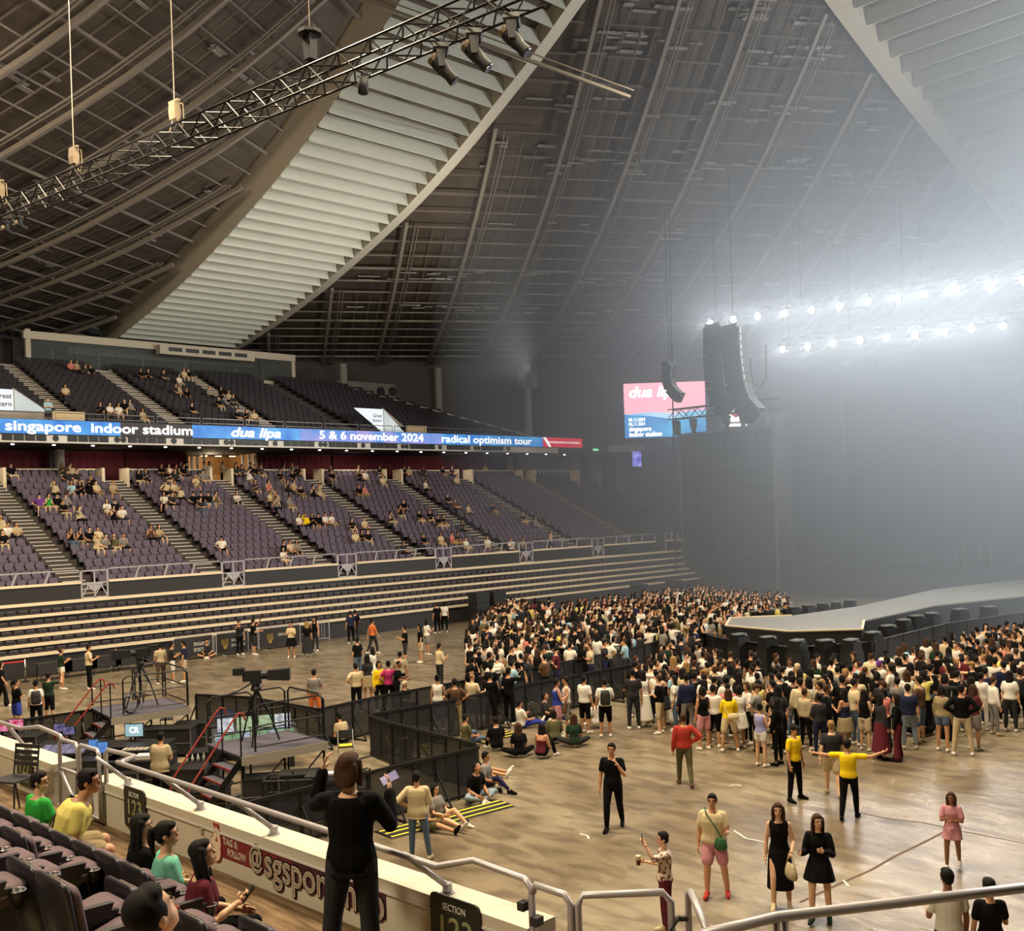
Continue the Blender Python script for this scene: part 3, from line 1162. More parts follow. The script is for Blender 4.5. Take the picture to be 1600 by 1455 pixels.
for k, px in enumerate((1056, 1083, 1135, 1161)):
    p = onX(px, 651, 65.3)
    mover('black fixture hung from the truss above the unlit video wall, %s from the left' % ('first', 'second', 'third', 'fourth')[k], (65.3, p.y, pa.z - .32), 1.1, 0, 0, hang=Vector((.42, 0, 0)))


def line_array(lab, pts, w, dep, yaw, el):
    top = pts[0]
    t = thing('line_array', lab, 'speaker', top, yaw)
    n = len(pts)
    R = Matrix.Rotation(-yaw, 3, 'Z')
    for i in range(n - 1):
        a, b = R @ (pts[i] - top), R @ (pts[i + 1] - top)
        m = MB().bar(a, a.lerp(b, .94), w, dep, up=(1, 0, 0))
        m.build('cabinet', M_black, t)
    m = MB()
    for i in range(n - 1):
        a, b = R @ (pts[i] - top), R @ (pts[i + 1] - top)
        m.bar(a + Vector((-dep * .3, -w * .505, 0)), b.lerp(a, .3) + Vector((-dep * .3, -w * .505, 0)), .03, .12)
    m.build('rigging_strip', mat('rigging_grey', (170, 170, 166), .4, .4), t)
    m = MB().box(-.5, -w * .4, 0, .6, w * .4, .25)
    m.tube([(0, 0, .2), (0, 0, 10.5)], .03, 5)
    m.build('bumper', M_blackg, t)
    return t


def curve_pts(pix, X, n):
    P = [onX(x, y, X) for x, y in pix]
    out = []
    for i in range(n + 1):
        f = i / n * (len(P) - 1)
        j = min(int(f), len(P) - 2)
        out.append(P[j].lerp(P[j + 1], f - j))
    return out


line_array('left hang of the large curved black line array over the unlit video wall', curve_pts([(1119, 512), (1119, 560), (1122, 600), (1130, 628), (1140, 640)], 62.5, 13), 1.55, 1.0, 0, .4)
line_array('right hang of the large curved black line array over the unlit video wall', curve_pts([(1146, 514), (1148, 560), (1154, 605), (1164, 632), (1180, 650)], 61.5, 15), 1.45, 1.0, 0, .4)
line_array('small curved black speaker hang in front of the pink and blue scoreboard', curve_pts([(1046, 572), (1044, 592), (1048, 607), (1058, 618), (1064, 622)], 60.5, 8), .75, .6, 0, .3)
tag(MB().tube([onX(1046, 330, 60.8), onX(1056, 895, 60.8)], .05, 6).build('hanging_cable', M_black), 'thin black vertical cable at the left edge of the unlit video wall', 'cable')
tag(MB().tube([onX(1172, 560, 61.5), onX(1176, 598, 61.5), onX(1188, 606, 61.5), onX(1197, 590, 61.5), onX(1197, 540, 61.5)], .035, 6).build('looped_cable', M_black), 'dark looped cable hanging right of the large line array', 'cable')

# scoreboards
M_lwb = emis('scoreboard_white', (255, 255, 255), 3.4)
M_pink = emis('poster_sky', (238, 170, 186), 2.2, (226, 158, 190), .3)
M_sea = emis('poster_sea', (20, 96, 170), 2.2, (60, 160, 214), .35)
M_foam = emis('poster_foam', (180, 214, 238), 2.2, (90, 170, 220), .3)


def screen_at(p0, p1, p2, D, lab, name):
    a, b, c = CAM + ray(*p0) * D, CAM + ray(*p1) * D, CAM + ray(*p2) * D
    x = Vector((b.x - a.x, b.y - a.y, 0))
    w = x.length
    h = a.z - c.z
    t = thing(name, lab, 'screen', (a.x, a.y, c.z), math.atan2(x.y, x.x))
    MB().box(-.12, 0, -.12, w + .12, .5, h + .12).build('housing', M_black, t)
    return t, w, h


sc, w, h = screen_at((974, 600), (1101, 600), (974, 685), 96, 'large lit scoreboard showing a pink sky over a blue sea with white concert lettering', 'scoreboard')
FX = Matrix(((1, 0, 0), (0, 0, -1), (0, 1, 0)))
hz0 = h * .44
MB().box(0, -.03, hz0, w, 0, h).build('sky_panel', M_pink, sc)
MB().box(0, -.03, 0, w, 0, hz0).build('sea_panel', M_sea, sc)
m = MB()
m.add([(0, -.04, hz0 * .98), (w * .3, -.04, hz0 * 1.06), (w * .62, -.04, hz0 * .98), (w, -.04, hz0 * 1.1), (w, -.04, hz0 * .82), (w * .6, -.04, hz0 * .72), (w * .3, -.04, hz0 * .9)], [(0, 6, 1), (1, 6, 5, 2), (2, 5, 4, 3)])
m.build('wave_band', M_foam, sc)
text('dua lipa', 1.35, M_lwb, sc, Vector((w * .05, -.06, h * .83)), FX, bold=.04, shear=.25, width=w * .62)
text('05.11.2024', .42, M_lwb, sc, Vector((w * .05, -.06, h * .33)), FX, bold=.003, width=w * .2)
text('06.11.2024', .42, M_lwb, sc, Vector((w * .05, -.06, h * .25)), FX, bold=.003, width=w * .2)
text('singapore', .6, M_lwb, sc, Vector((w * .05, -.06, h * .16)), FX, bold=.01, width=w * .27)
text('indoor stadium', .6, M_lwb, sc, Vector((w * .05, -.06, h * .06)), FX, bold=.01, width=w * .4)
sc2, w2, h2 = screen_at((1130, 630), (1186, 630), (1130, 667), 98, 'small lit white screen partly behind the large line array', 'display_screen')
MB().box(0, -.03, 0, w2, 0, h2).build('white_panel', emis('screen_white', (246, 246, 250), 2.6), sc2)
MB().add([(w2 * .2, -.05, h2 * .5), (w2 * .34, -.05, h2 * .35), (w2 * .48, -.05, h2 * .5), (w2 * .34, -.05, h2 * .65)], [(0, 1, 2, 3)]).build('red_mark', M_red, sc2)
MB().box(w2 * .1, -.05, h2 * .12, w2 * .9, -.04, h2 * .2).build('grey_line', emis('screen_grey', (150, 150, 160), 1), sc2)
for px, py, hh, ww in ((1212, 700, 6.5, 1.6),):
    p = onX(px, py, 82)
    struct('wall_pier', MB().box(82, p.y - 1, 1.5, 83, p.y + 1, 14.5), mat('pier_grey', (150, 152, 152), .8))
p = CAM + ray(988, 730) * 92
vs2 = thing('violet_screen', 'small upright violet screen in the end wall left of the video wall', 'screen', p, math.radians(-44))
MB().box(0, 0, 0, .85, .12, 1.4).build('housing', M_black, vs2)
MB().box(.04, -.02, .04, .81, 0, 1.36).build('screen_panel', emis('violet_panel', (50, 60, 190), 1.6, (150, 150, 240), 2.5), vs2)
p = CAM + ray(965, 700) * 93
struct('window_1', MB().obox((p.x + 1.2, p.y, p.z), (3.2, .2, .6), math.radians(-44)), mat('wall_vent_grey', (140, 138, 134), .7))

# stage lamp bars
M_lamp = emis('stage_lamp', (255, 252, 244), 55)
r1 = list(zip((1110, 1146, 1184, 1226, 1268, 1311, 1355, 1402, 1445, 1495, 1550, 1600), (505, 499, 494, 490, 485, 479, 472, 466, 460, 453, 446, 438)))
r2 = list(zip((1223, 1262, 1302, 1344, 1386, 1430, 1476, 1518, 1567), (546, 542, 537, 533, 528, 524, 519, 514, 510)))
SL = (.94, .97, 1.0)
BARCH = []
for X, row, nm in ((67, r1, 'upper'), (71, r2, 'lower')):
    P = [onX(x, y, X) for x, y in row]
    z = sum(p.z for p in P) / len(P)
    a, b = P[0], P[-1]
    e = (b - a) * .03
    bt_ = box_truss('light_bar', '%s dark truss carrying the row of glaring white stage lamps' % nm, a - e + Vector((.4, 0, .35)), b + (b - a) * .35 + Vector((.4, 0, .35)), .5, .5, 1.0, chord=.07, m_=mat('bar_grey', (96, 98, 100), .5, .3))
    for f in (.02, .33, .66):
        m = MB().tube([a.lerp(b, f) - (a - e) + Vector((.4, 0, .4)), a.lerp(b, f) - (a - e) + Vector((.4, 0, 8))], .02, 5)
        o = m.build('chain', M_black)
        o.location = a - e
        bpy.context.view_layer.update()
        o.parent = bt_
        o.matrix_parent_inverse = bt_.matrix_world.inverted()
    for k, p in enumerate(P):
        t = thing('stage_lamp', 'glaring white stage lamp, %s from the left end of the %s light bar' % (ORD[k], nm), 'stage light', p, 0, 'lamps on the %s bar' % nm)
        MB().rings([[(x, r * math.cos(q), r * math.sin(q)) for q in np.arange(12) * PI / 6] for x, r in ((0, .27), (.05, .28), (.35, .2), (.5, .1))]).build('housing', M_black, t, True)
        MB().rings([[(x, .24 * math.cos(q), .24 * math.sin(q)) for q in np.arange(12) * PI / 6] for x in (-.02, .0)]).build('lens', M_lamp, t)
        m = MB().tube([(.25, .24, -.05), (.25, .3, -.35), (.3, .3, -.5)], .03, 5)
        m.tube([(.2, 0, .2), (.3, 0, .62)], .03, 5)
        m.tube([(.1, 0, .5), (.75, 0, .5)], .03, 5)
        m.build('bracket', mat('bar_grey', (96, 98, 100), .5, .3), t)
        L = lamp('stage_spot', 'SPOT', p + Vector((-.25, 0, 0)), (18, p.y * .6, 10.0), 620, SL, .4, spot_size=math.radians(120), spot_blend=.6)
for yy, xx, zz in ((12, 68, 18), (4, 69, 18), (-5, 68, 18)):
    lamp('stage_spot', 'SPOT', (xx, yy, zz), (30, yy + 14, 25), 23000, (.9, .95, 1.0), .6, spot_size=math.radians(165), spot_blend=.8)
# the unseen spots just above are added to fill the haze with light
# small things at the back of the stage
for k, pp in enumerate(([(1408, 845), (1438, 875), (1441, 893)], [(1425, 843), (1452, 876), (1455, 893)], [(1600, 868), (1580, 885), (1578, 900)])):
    tag(MB().tube([onX(x, y, 78) for x, y in pp], .05, 6).build('stage_rail', mat('tower_grey', (110, 112, 112), .5, .3)), ('grey bent handrail at the back of the stage, left of two' if k == 0 else 'grey bent handrail at the back of the stage, right of two') if k < 2 else 'grey bent handrail at the right edge of the stage', 'handrail')
dk_ = onz(1518, 889, 1.5)
dr = thing('drum_kit', 'dim drum kit with pale cymbals at the back of the stage', 'drum kit', (dk_.x, dk_.y, 1.5))
for x, y, z, r, hh in ((0, 0, .45, .55, .5), (.2, .9, .6, .3, .4), (.2, -.9, .5, .35, .5)):
    MB().cyl((x, y, z - .4), (x, y, z - .4 + hh), r, 14).build('drum', M_blackg, dr)
for y, z in ((-1.2, 1.5), (-.5, 1.7), (.6, 1.65), (1.3, 1.4)):
    m = MB().rings([[(.4 + r * math.cos(q), y + r * math.sin(q), z + dz) for q in np.arange(12) * PI / 6] for r, dz in ((.35, 0), (.06, .06))])
    m.tube([(.4, y, 0), (.4, y, z)], .02, 5)
    m.build('cymbal', mat('cymbal_brass', (210, 200, 170), .25, .8), dr)

# overhead lighting truss across the hall
ta, tb = Vector((14.0, 41.9, 18.25)), Vector((17.6, 16.8, 18.4))
u = (tb - ta).normalized()
ta2 = ta - u * 8
T = box_truss('lighting_truss', 'long black box truss hanging diagonally overhead in front of the louvred ridge', ta2, tb, .62, .62, .6, chord=.07, m_=mat('truss_black', (30, 27, 25), .4, .4))


def on_truss(px, py=100, dz=0.0):
    r = ray(px, py)
    # point of the truss line seen at this column
    best = None
    for i in range(400):
        p = ta2.lerp(tb, i / 399)
        q = p - CAM
        uu, vv = q.dot(RGT) / q.dot(FWD) * F_PX, -q.z / q.dot(FWD) * F_PX
        x = PPX + uu * cr + vv * sr
        if best is None or abs(x - px) < best[0]:
            best = (abs(x - px), p)
    return best[1] + Vector((0, 0, dz))


ty_ = math.atan2(u.y, u.x)
HB_ = Vector((-u.y, u.x, 0)) * .36
for k, px in enumerate((688, 741, 799)):
    mover('black moving head hanging from the overhead truss, %s of three near its right end' % ('left', 'middle', 'right')[k], on_truss(px) + Vector((0, 0, -.12)), 1.0, .72, math.radians(-128 - 6 * k), hang=HB_)
p = on_truss(568)
g = thing('truss_speaker', 'small black cylindrical lamp hanging below the overhead truss left of the moving heads', 'stage light', p)
m = MB().tube([(0, 0, .02), (0, 0, -.1)], .04, 6)
m.tube([-HB_, HB_], .028, 6)
m.build('stem', M_black, g)
MB().tube([(0, 0, -.08), (0, 0, -.1), (0, 0, -.55), (0, 0, -.57)], [.08, .14, .14, .1], 12).build('can', M_black, g, True)
M_hoist = mat('hoist_tan', (98, 82, 60), .6, var=.25)
M_chain = mat('hoist_chain', (128, 116, 100), .4, .5)
for k, (px, big) in enumerate(((2, 0), (117, 0), (276, 0), (487, 1))):
    p = on_truss(px, dz=.64)
    t = thing('chain_hoist', ('chain hoist with canvas bag on the overhead truss, %s from the left' % ('first', 'second', 'third', '')[k]) if not big else 'black motor hoist plate above the overhead truss left of the lamps', 'hoist', p, ty_)
    if not big:
        m = MB().rings([[(-.14, -.1, .3), (.14, -.1, .3), (.14, .1, .3), (-.14, .1, .3)], [(-.16, -.12, .55), (.16, -.12, .55), (.16, .12, .55), (-.16, .12, .55)], [(-.15, -.1, .85), (.15, -.1, .85), (.15, .1, .85), (-.15, .1, .85)]])
        m.build('bag', M_hoist, t)
        MB().bar((-.25, 0, .88), (.25, 0, .88), .1, .06).build('hook_plate', M_hoist, t)
        MB().tube([(-.3, 0, -.02), (-.1, 0, .35), (.1, 0, .35), (.3, 0, -.02)], .02, 5).build('sling', M_hoist, t)
        MB().tube([(.17, .1, .8), (.3, .1, .75), (.3, .12, .3), (.2, .1, 0)], .02, 6).build('cable', M_hoist, t)
    else:
        MB().prism([(.34 * math.cos(q), .34 * math.sin(q)) for q in np.arange(8) * PI / 4 + .4], 1.0, 1.1).build('plate', M_black, t)
        MB().rings([[(-.13, -.13, .3), (.13, -.13, .3), (.13, .13, .3), (-.13, .13, .3)], [(-.15, -.15, .98), (.15, -.15, .98), (.15, .15, .98), (-.15, .15, .98)]]).build('motor', M_black, t)
        MB().tube([(-.4, 0, -.02), (0, 0, .3), (.4, 0, -.02)], .02, 5).build('sling', M_black, t)
        m = MB()
        for j in range(5):
            m.tube([(-.2 + .1 * j, .18, .9), (-.3 + .1 * j, .22, .5), (-.1 + .05 * j, .2, .2)], .014, 5)
        m.build('cable', M_black, t)
    MB().tube([(0, 0, .9), (0, 0, 13)], .018 if not big else .014, 5).build('chain', M_chain, t)
for k, px in enumerate((8, 30)):
    mover('small dark fixture under the left end of the overhead truss, ' + ('left one' if k == 0 else 'right one'), on_truss(px) + Vector((0, 0, -.07)), .6, 1.2, ty_, hang=HB_)
# ================================================================ seats of the far stand
def far_chair_mesh():
    m = MB()
    # back, leaning away from the hall (+y); seat folded up in front; shell behind
    m.hexa([(-.21, .20, .36), (.21, .20, .36), (.21, .24, .36), (-.21, .24, .36), (-.19, .30, .82), (.19, .30, .82), (.19, .34, .82), (-.19, .34, .82)], 0)
    m.hexa([(-.20, .06, .26), (.20, .06, .26), (.20, .14, .24), (-.20, .14, .24), (-.19, .10, .56), (.19, .10, .56), (.19, .17, .56), (-.19, .17, .56)], 0)
    m.hexa([(-.225, .24, .30), (.225, .24, .30), (.225, .27, .30), (-.225, .27, .30), (-.215, .345, .85), (.215, .345, .85), (.215, .37, .85), (-.215, .37, .85)], 1)
    for x in (-.24, .22):
        m.box(x, .05, 0, x + .03, .28, .52, 1)
    return m


SEATPITCH = .49
me_far = far_chair_mesh().mesh('folding_chair', [M_plum, M_plumd])
ROWN = ['first', 'second', 'third', 'fourth', 'fifth', 'sixth', 'seventh', 'eighth', 'ninth', 'tenth', 'eleventh', 'twelfth', 'thirteenth', 'fourteenth', 'fifteenth', 'sixteenth']
lower = []      # (distance, x, y, z, block, row, number)
for b in range(2, len(GX) - 1):
    x0, x1 = GX[b - 1] + GW + .08, GX[b] - GW - .08
    n = int((x1 - x0) / SEATPITCH)
    for r in range(NR):
        for i in range(n):
            x = x0 + (x1 - x0 - n * SEATPITCH) / 2 + SEATPITCH * (i + .5)
            y, z = Y0R + RUN * r + .42, Z0R + RISE * r
            if x > 72:
                continue
            q = Vector((x, y, z + .5)) - CAM
            px = PPX + q.dot(RGT) / q.dot(FWD) * F_PX
            if px < -60:
                continue
            lower.append((q.length, x, y, z, b, r, i, px))
OCC = set()


def slot_of(px, py):
    """nearest seat of the lower tier seen at a picture point (seat height)"""
    rr = ray(px, py)
    mm = RISE / RUN
    tt_ = (Z0R + .55 - mm * Y0R - .42 * mm + .0 - CAM_Z) / (rr.z - mm * rr.y)
    p = CAM + rr * tt_
    best = min(lower, key=lambda q: (q[1] - p.x) ** 2 + (q[2] - p.y) ** 2 * 2)
    return best


inside = sorted([q for q in lower if q[7] > -4], key=lambda q: q[0])
pick = inside[:245]
pickset = set((q[4], q[5], q[6]) for q in pick)
BLK = {2: 'farthest left', 3: 'first full', 4: 'second full', 5: 'third full', 6: 'fourth', 7: 'fifth'}
for d_, x, y, z, b, r, i, px in pick:
    o = bpy.data.objects.new('folding_chair', me_far)
    COL.objects.link(o)
    o.location = (x, y, z)
    tag(o, 'plum folding chair, %s toward the stage in the %s row above the %s railing' % (ROWN[min(i, 15)], ROWN[r], {2: 'cropped', 3: 'first full', 4: 'second full', 5: 'third full'}.get(b, 'far')), 'chair', 'plum seats of the lower tier')


def join_seats(name, lst, mats, lab):
    m0 = far_chair_mesh()
    V = np.array(m0.v)
    nvx = len(V)
    m = MB()
    P = np.array(lst)
    allv = (V[None, :, :] + P[:, None, :]).reshape(-1, 3)
    m.v = [tuple(q) for q in allv]
    m.f = [tuple(i + k * nvx for i in f) for k in range(len(lst)) for f in m0.f]
    m.m = m0.m * len(lst)
    o = m.build(name, mats)
    tag(o, lab, 'seats')
    o['kind'] = 'stuff'
    return o


join_seats('seating', [(x, y, z) for d_, x, y, z, b, r, i, px in lower if (b, r, i) not in pickset], [M_plum, M_plumd], 'rows of empty plum folding seats in the farther blocks of the lower tier')
M_up = mat('upper_seat', (36, 32, 38), .8, var=.1)
upl = []
for k in range(len(UA)):
    x0, x1 = UA[k] + .75, (UA[k + 1] - .75 if k + 1 < len(UA) else 63)
    if k == 0:
        x0 = UA[0] + .75
    n = int((x1 - x0) / SEATPITCH)
    for r in range(UN):
        for i in range(n):
            x = x0 + SEATPITCH * (i + .5)
            if x > ux1(r) - .4:
                continue
            upl.append((x, UY + UR * r + .4, UZ + URI * r))
join_seats('upper_seating', upl, [M_up, M_plumd], 'rows of dark seats in the upper tier above the display ribbon')

# ================================================================ near stand
NE = Vector((-.034, 1, 0)).normalized()
NX = Vector((NE.y, -NE.x, 0))
NO = Vector((5.10, 9.79, 0))
NRZ = math.atan2(NX.y, NX.x)          # heading of +b


def nsp(a, b, z=0.0):
    return NO + NE * a + NX * b + Vector((0, 0, z))


def nbox(m, a0, b0, z0, a1, b1, z1, mi=0):
    return m.hexa([nsp(a0, b0, z0), nsp(a0, b1, z0), nsp(a1, b1, z0), nsp(a1, b0, z0), nsp(a0, b0, z1), nsp(a0, b1, z1), nsp(a1, b1, z1), nsp(a1, b0, z1)], mi)


M_wallp = mat('near_wall_paint', (204, 196, 178), .5, var=.07, scale=2.5)
M_carpet = mat('aisle_carpet', (98, 76, 50), .95, var=.0)
ct = M_carpet.node_tree
wv = ct.nodes.new('ShaderNodeTexNoise')
wv.inputs['Scale'].default_value = 2.2
wv.inputs['Detail'].default_value = 5
tcn = [n for n in ct.nodes if n.type == 'TEX_COORD'][0]
mpc = ct.nodes.new('ShaderNodeMapping')
mpc.inputs['Scale'].default_value = (9, .8, 1)
ct.links.new(tcn.outputs['Object'], mpc.inputs['Vector'])
ct.links.new(mpc.outputs['Vector'], wv.inputs['Vector'])
rr_ = ct.nodes.new('ShaderNodeValToRGB')
rr_.color_ramp.elements[0].position, rr_.color_ramp.elements[1].position = .35, .65
rr_.color_ramp.elements[0].color = lin((84, 62, 40)) + (1,)
rr_.color_ramp.elements[1].color = lin((128, 104, 72)) + (1,)
ct.links.new(wv.outputs['Fac'], rr_.inputs['Fac'])
ct.links.new(rr_.outputs['Color'], ct.nodes['Principled BSDF'].inputs['Base Color'])
nst = struct('near_stand_deck', None, None)
nst['kind'] = 'structure'
m = MB()
nbox(m, -6.5, -1.3, 2.9, 9, .02, 3.1)
struct('aisle_floor', m, M_carpet, nst)
M_ndeck = mat('near_concrete', (150, 136, 104), .8, var=.1, scale=2)
for k in range(6):
    m = MB()
    nbox(m, -7, -1.25 - .62 * (k + 1), 2.4, 9, -1.25 - .62 * k, 3.1 + .3 * k + .001)
    struct('deck_step', m, M_ndeck, nst)
m = MB()
nbox(m, -6.5, -1.3, 0, 9, .27, 2.9)
struct('stand_front', m, M_dpanel, nst)
nw = struct('wall_near', None, None)
nw['kind'] = 'structure'
for a0, a1 in ((3.85, 9.0), (-4.37, 2.75)):
    m = MB()
    nbox(m, a0, 0.0, 3.1, a1, .27, 3.53)
    struct('wall_body', m, M_wallp, nw)
    m = MB()
    nbox(m, a0 - .01, -.012, 3.5, a1 + .01, .29, 3.6)
    struct('wall_cap', m, M_wallp, nw)
    m = MB()
    nbox(m, a0, -.02, 3.485, a1, 0, 3.505)
    struct('bead', m, M_pwhite, nw)

M_tube = mat('rail_lilac_grey', (176, 170, 172), .38, .25, var=.05)
rail = tag(MB().tube([nsp(-1.5 * 0 + 1.64, -.2, 3.98), nsp(-3.72, -.27, 3.98), nsp(-3.86, -.03, 3.99), nsp(-4.42, -.06, 3.98), nsp(-4.5, -.08, 3.93), nsp(-4.5, -.08, 3.1)], .026, 10).build('wall_rail', M_tube, None, True), 'long lilac grey tube rail above the cream wall with section signs', 'handrail')
MB().tube([nsp(2.36, .0, 3.6), nsp(2.36, .0, 3.94), nsp(2.3, .0, 3.99), nsp(1.72, .04, 3.99), nsp(1.6, -.16, 3.985), nsp(1.5, -.2, 3.98)], .026, 10).build('rail_return', M_tube, rail, True)
for a, da in ((2.05, .12), (.42, .15), (-.95, .15), (-3.4, .15)):
    m = MB().tube([nsp(a, .1, 3.66), nsp(a + da, -.2, 3.96)], .024, 8)
    m.build('bracket', M_tube, rail, True)
    m = MB().cyl(nsp(a, .11, 3.6), nsp(a, .11, 3.68), .04, 10)
    m.cyl(nsp(a, .11, 3.6), nsp(a, .11, 3.612), .06, 10)
    m.build('foot', M_steel, rail)
rail2 = tag(MB().tube([nsp(9, -.1, 3.98), nsp(4.6, -.1, 3.98), nsp(4.42, .06, 4.0), nsp(3.7, .03, 3.98), nsp(3.62, .02, 3.95)], .026, 10).build('wall_rail', M_tube, None, True), 'short lilac grey tube rail above the wall behind the empty black chair', 'handrail')
m = MB().tube([nsp(4.95, .12, 3.6), nsp(5.05, -.1, 3.96)], .024, 8)
m.cyl(nsp(4.95, .12, 3.6), nsp(4.95, .12, 3.7), .05, 10)
m.build('bracket', M_tube, rail2)
gt = thing('aisle_gate', 'lilac grey tube gate in the gap of the near wall beside the black chair', 'gate', nsp(3.2, 0, 3.1))
iv = -nsp(3.2, 0, 3.1)
for a0, a1 in ((3.5, 2.98), (2.94, 2.4)):
    MB().tube([iv + nsp(a0, -.06, 3.15), iv + nsp(a0, -.06, 3.92), iv + nsp(a0 - .05, -.06, 3.98), iv + nsp(a1 + .05, -.06, 3.98), iv + nsp(a1, -.06, 3.92), iv + nsp(a1, -.06, 3.15)], .026, 8).build('frame', M_tube, gt, True)
m = MB().tube([iv + nsp(3.5, -.06, 3.62), iv + nsp(2.98, -.06, 3.62)], .02, 8)
m.tube([iv + nsp(3.5, -.06, 3.6), iv + nsp(3.0, -.06, 3.18)], .02, 8)
m.tube([iv + nsp(3.5, -.06, 3.18), iv + nsp(2.4, -.06, 3.18)], .02, 8)
m.build('brace', M_tube, gt, True)
m = MB()
m.bar(iv + nsp(2.9, -.03, 3.16), iv + nsp(2.44, -.03, 3.16), .01, .02)
m.hexa([iv + nsp(a, b, z) for z in (3.16, 3.58) for a, b in ((2.44, -.05), (2.44, -.03), (2.92, -.03), (2.92, -.05))])
m.build('infill_panel', M_pwhite, gt)
# cables hanging on the gate
M_cable = mat('cable_dark', (46, 44, 42), .5)
m = MB()
for j in range(5):
    m.tube([iv + nsp(2.72 - .03 * j, -.12, 3.62 - .05 * (j % 2)), iv + nsp(2.78 - .04 * j, -.13, 3.42), iv + nsp(2.66 - .02 * j, -.14, 3.25 + .03 * j), iv + nsp(2.6, -.13, 3.45)], .012, 6)
m.build('cable_bundle', M_cable, gt)

gt2 = thing('aisle_gate', 'lilac grey tube gate and stair rail at the end of the cream wall', 'gate', nsp(-4.9, 0, 3.1))
iv = -nsp(-4.9, 0, 3.1)
MB().tube([iv + nsp(-4.53, -.1, 3.92), iv + nsp(-4.56, -.1, 3.98), iv + nsp(-4.84, -.11, 3.98), iv + nsp(-4.89, -.11, 3.92), iv + nsp(-4.89, -.11, 3.1)], .026, 8).build('frame', M_tube, gt2, True)
MB().tube([iv + nsp(-4.93, -.08, 3.1), iv + nsp(-4.93, -.08, 3.92), iv + nsp(-4.94, -.04, 3.98), iv + nsp(-5.33, .34, 3.98), iv + nsp(-5.38, .36, 3.92), iv + nsp(-5.38, .36, 3.1)], .026, 8).build('frame', M_tube, gt2, True)
MB().tube([iv + nsp(-5.45, .46, 3.45), iv + nsp(-5.45, .46, 3.97), iv + nsp(-5.5, .42, 4.0), iv + nsp(-5.95, -.05, 3.98)], .024, 8).build('stair_rail', M_tube, gt2, True)
m = MB()
m.bar(iv + nsp(-5.38, .38, 3.8), iv + nsp(-5.45, .45, 3.8), .03)
m.tube([iv + nsp(-5.42, .4, 3.82), iv + nsp(-5.4, .3, 3.74), iv + nsp(-5.4, .3, 3.5), iv + nsp(-5.43, .42, 3.4)], .014, 6)
m.build('latch_cable', M_cable, gt2)
m = MB()
nbox(m, -5.5, .38, 3.1, -5.2, .7, 3.5)
struct('trim_1', m, M_wallp)
for a, z in ((-4.44, 3.78), (-4.56, 3.7)):
    m = MB()
    nbox(m, a - .03, -.14, z, a + .03, -.06, z + .06)
    m.build('latch', M_cable, gt2).location = iv + Vector((0, 0, 0)) * 1
P_ = [onz(1095, 1461, 4.3), onz(1213, 1433, 4.3), onz(1400, 1411, 4.3), onz(1680, 1378, 4.3)]
br = tag(MB().tube(P_, .030, 12).build('handrail', M_tube, None, True), 'thick lilac grey handrail crossing the bottom right corner in front of the floor', 'handrail')
o = br
q = P_[1]
m = MB()
for d in (-.02, .05):
    pp = P_[1].lerp(P_[2], .02 + d)
    m.tube([pp, pp - Vector((0, 0, 1.3))], .02, 8)
m.build('post', M_tube, br, True)

# wall signs
M_sign = mat('section_sign_black', (34, 36, 26), .5, var=.05)
M_sgt = mat('section_sign_text', (206, 206, 150), .6)
M_sgw = mat('section_sign_white', (222, 220, 210), .6)
FW = facing(-NX.x, -NX.y)


def wall_sign(a, num, lab, w=.5, h=.46, zc=3.43, extra=True):
    t = thing('section_sign', lab, 'sign', nsp(a, -.025, zc), 0)
    me_ = MB()
    pts = []
    R_ = .05
    for cx, cz, a0 in ((w / 2 - R_, h / 2 - R_, 0), (-w / 2 + R_, h / 2 - R_, 90), (-w / 2 + R_, -h / 2 + R_, 180), (w / 2 - R_, -h / 2 + R_, 270)):
        for k in range(4):
            q = math.radians(a0 + 30 * k)
            pts.append((cx + R_ * math.cos(q), cz + R_ * math.sin(q)))
    x = FW.col[0]
    rg = [[x * p[0] + Vector((0, 0, p[1])) + NX * b for p in pts] for b in (-.008, .008)]
    me_.rings(rg)
    me_.build('board', M_sign, t)
    text('SECTION', .075, M_sgw, t, Vector((0, 0, h * .33)) - NX * .012, FW, align='CENTER', width=w * .46)
    text(num, .24, M_sgt, t, Vector((0, 0, .0)) - NX * .012, FW, align='CENTER', width=w * .62, bold=.002)
    if extra:
        text('SEATS 1-', .075, M_sgt, t, Vector((0, 0, -h * .33)) - NX * .012, FW, align='CENTER', width=w * .6)


wall_sign(4.72, '122', 'dark section sign numbered 122 on the near wall behind the black chair')
wall_sign(1.61, '123', 'dark section sign numbered 123 with seat line beside the ponytail')
wall_sign(-3.63, '123', 'large dark sign reading section 123 at the end of the near wall', w=.56, h=.5, zc=3.4)

# banner: maroon band, hand emblem, lettering
bn = thing('wall_banner', 'maroon wall banner with hand emblem and white outlined lettering', 'banner', nsp(0, -.004, 3.38))
x = FW.col[0]


def wpoly(pts, d, mat_, nm, th=.004):
    rg = [[x * p[0] + Vector((0, 0, p[1])) - NX * dd for p in pts] for dd in (d, d + th)]
    return MB().rings(rg).build(nm, mat_, bn)


M_maroon = mat('banner_maroon', (120, 34, 44), .6, var=.08)
M_maroond = mat('banner_plum', (74, 26, 40), .6, var=.08)
M_cr = mat('banner_cream', (226, 208, 184), .6, var=.03)
M_or = mat('banner_outline', (24, 14, 16), .6)
M_rd = mat('banner_red_line', (170, 44, 48), .6)
wpoly([(.19, -.12), (1.4, -.12), (1.4, .13), (.17, .13)], .0, M_maroon, 'band')
wpoly([(1.4, -.12), (2.76, -.12), (2.76, .13), (1.4, .13)], .0, M_maroond, 'band')


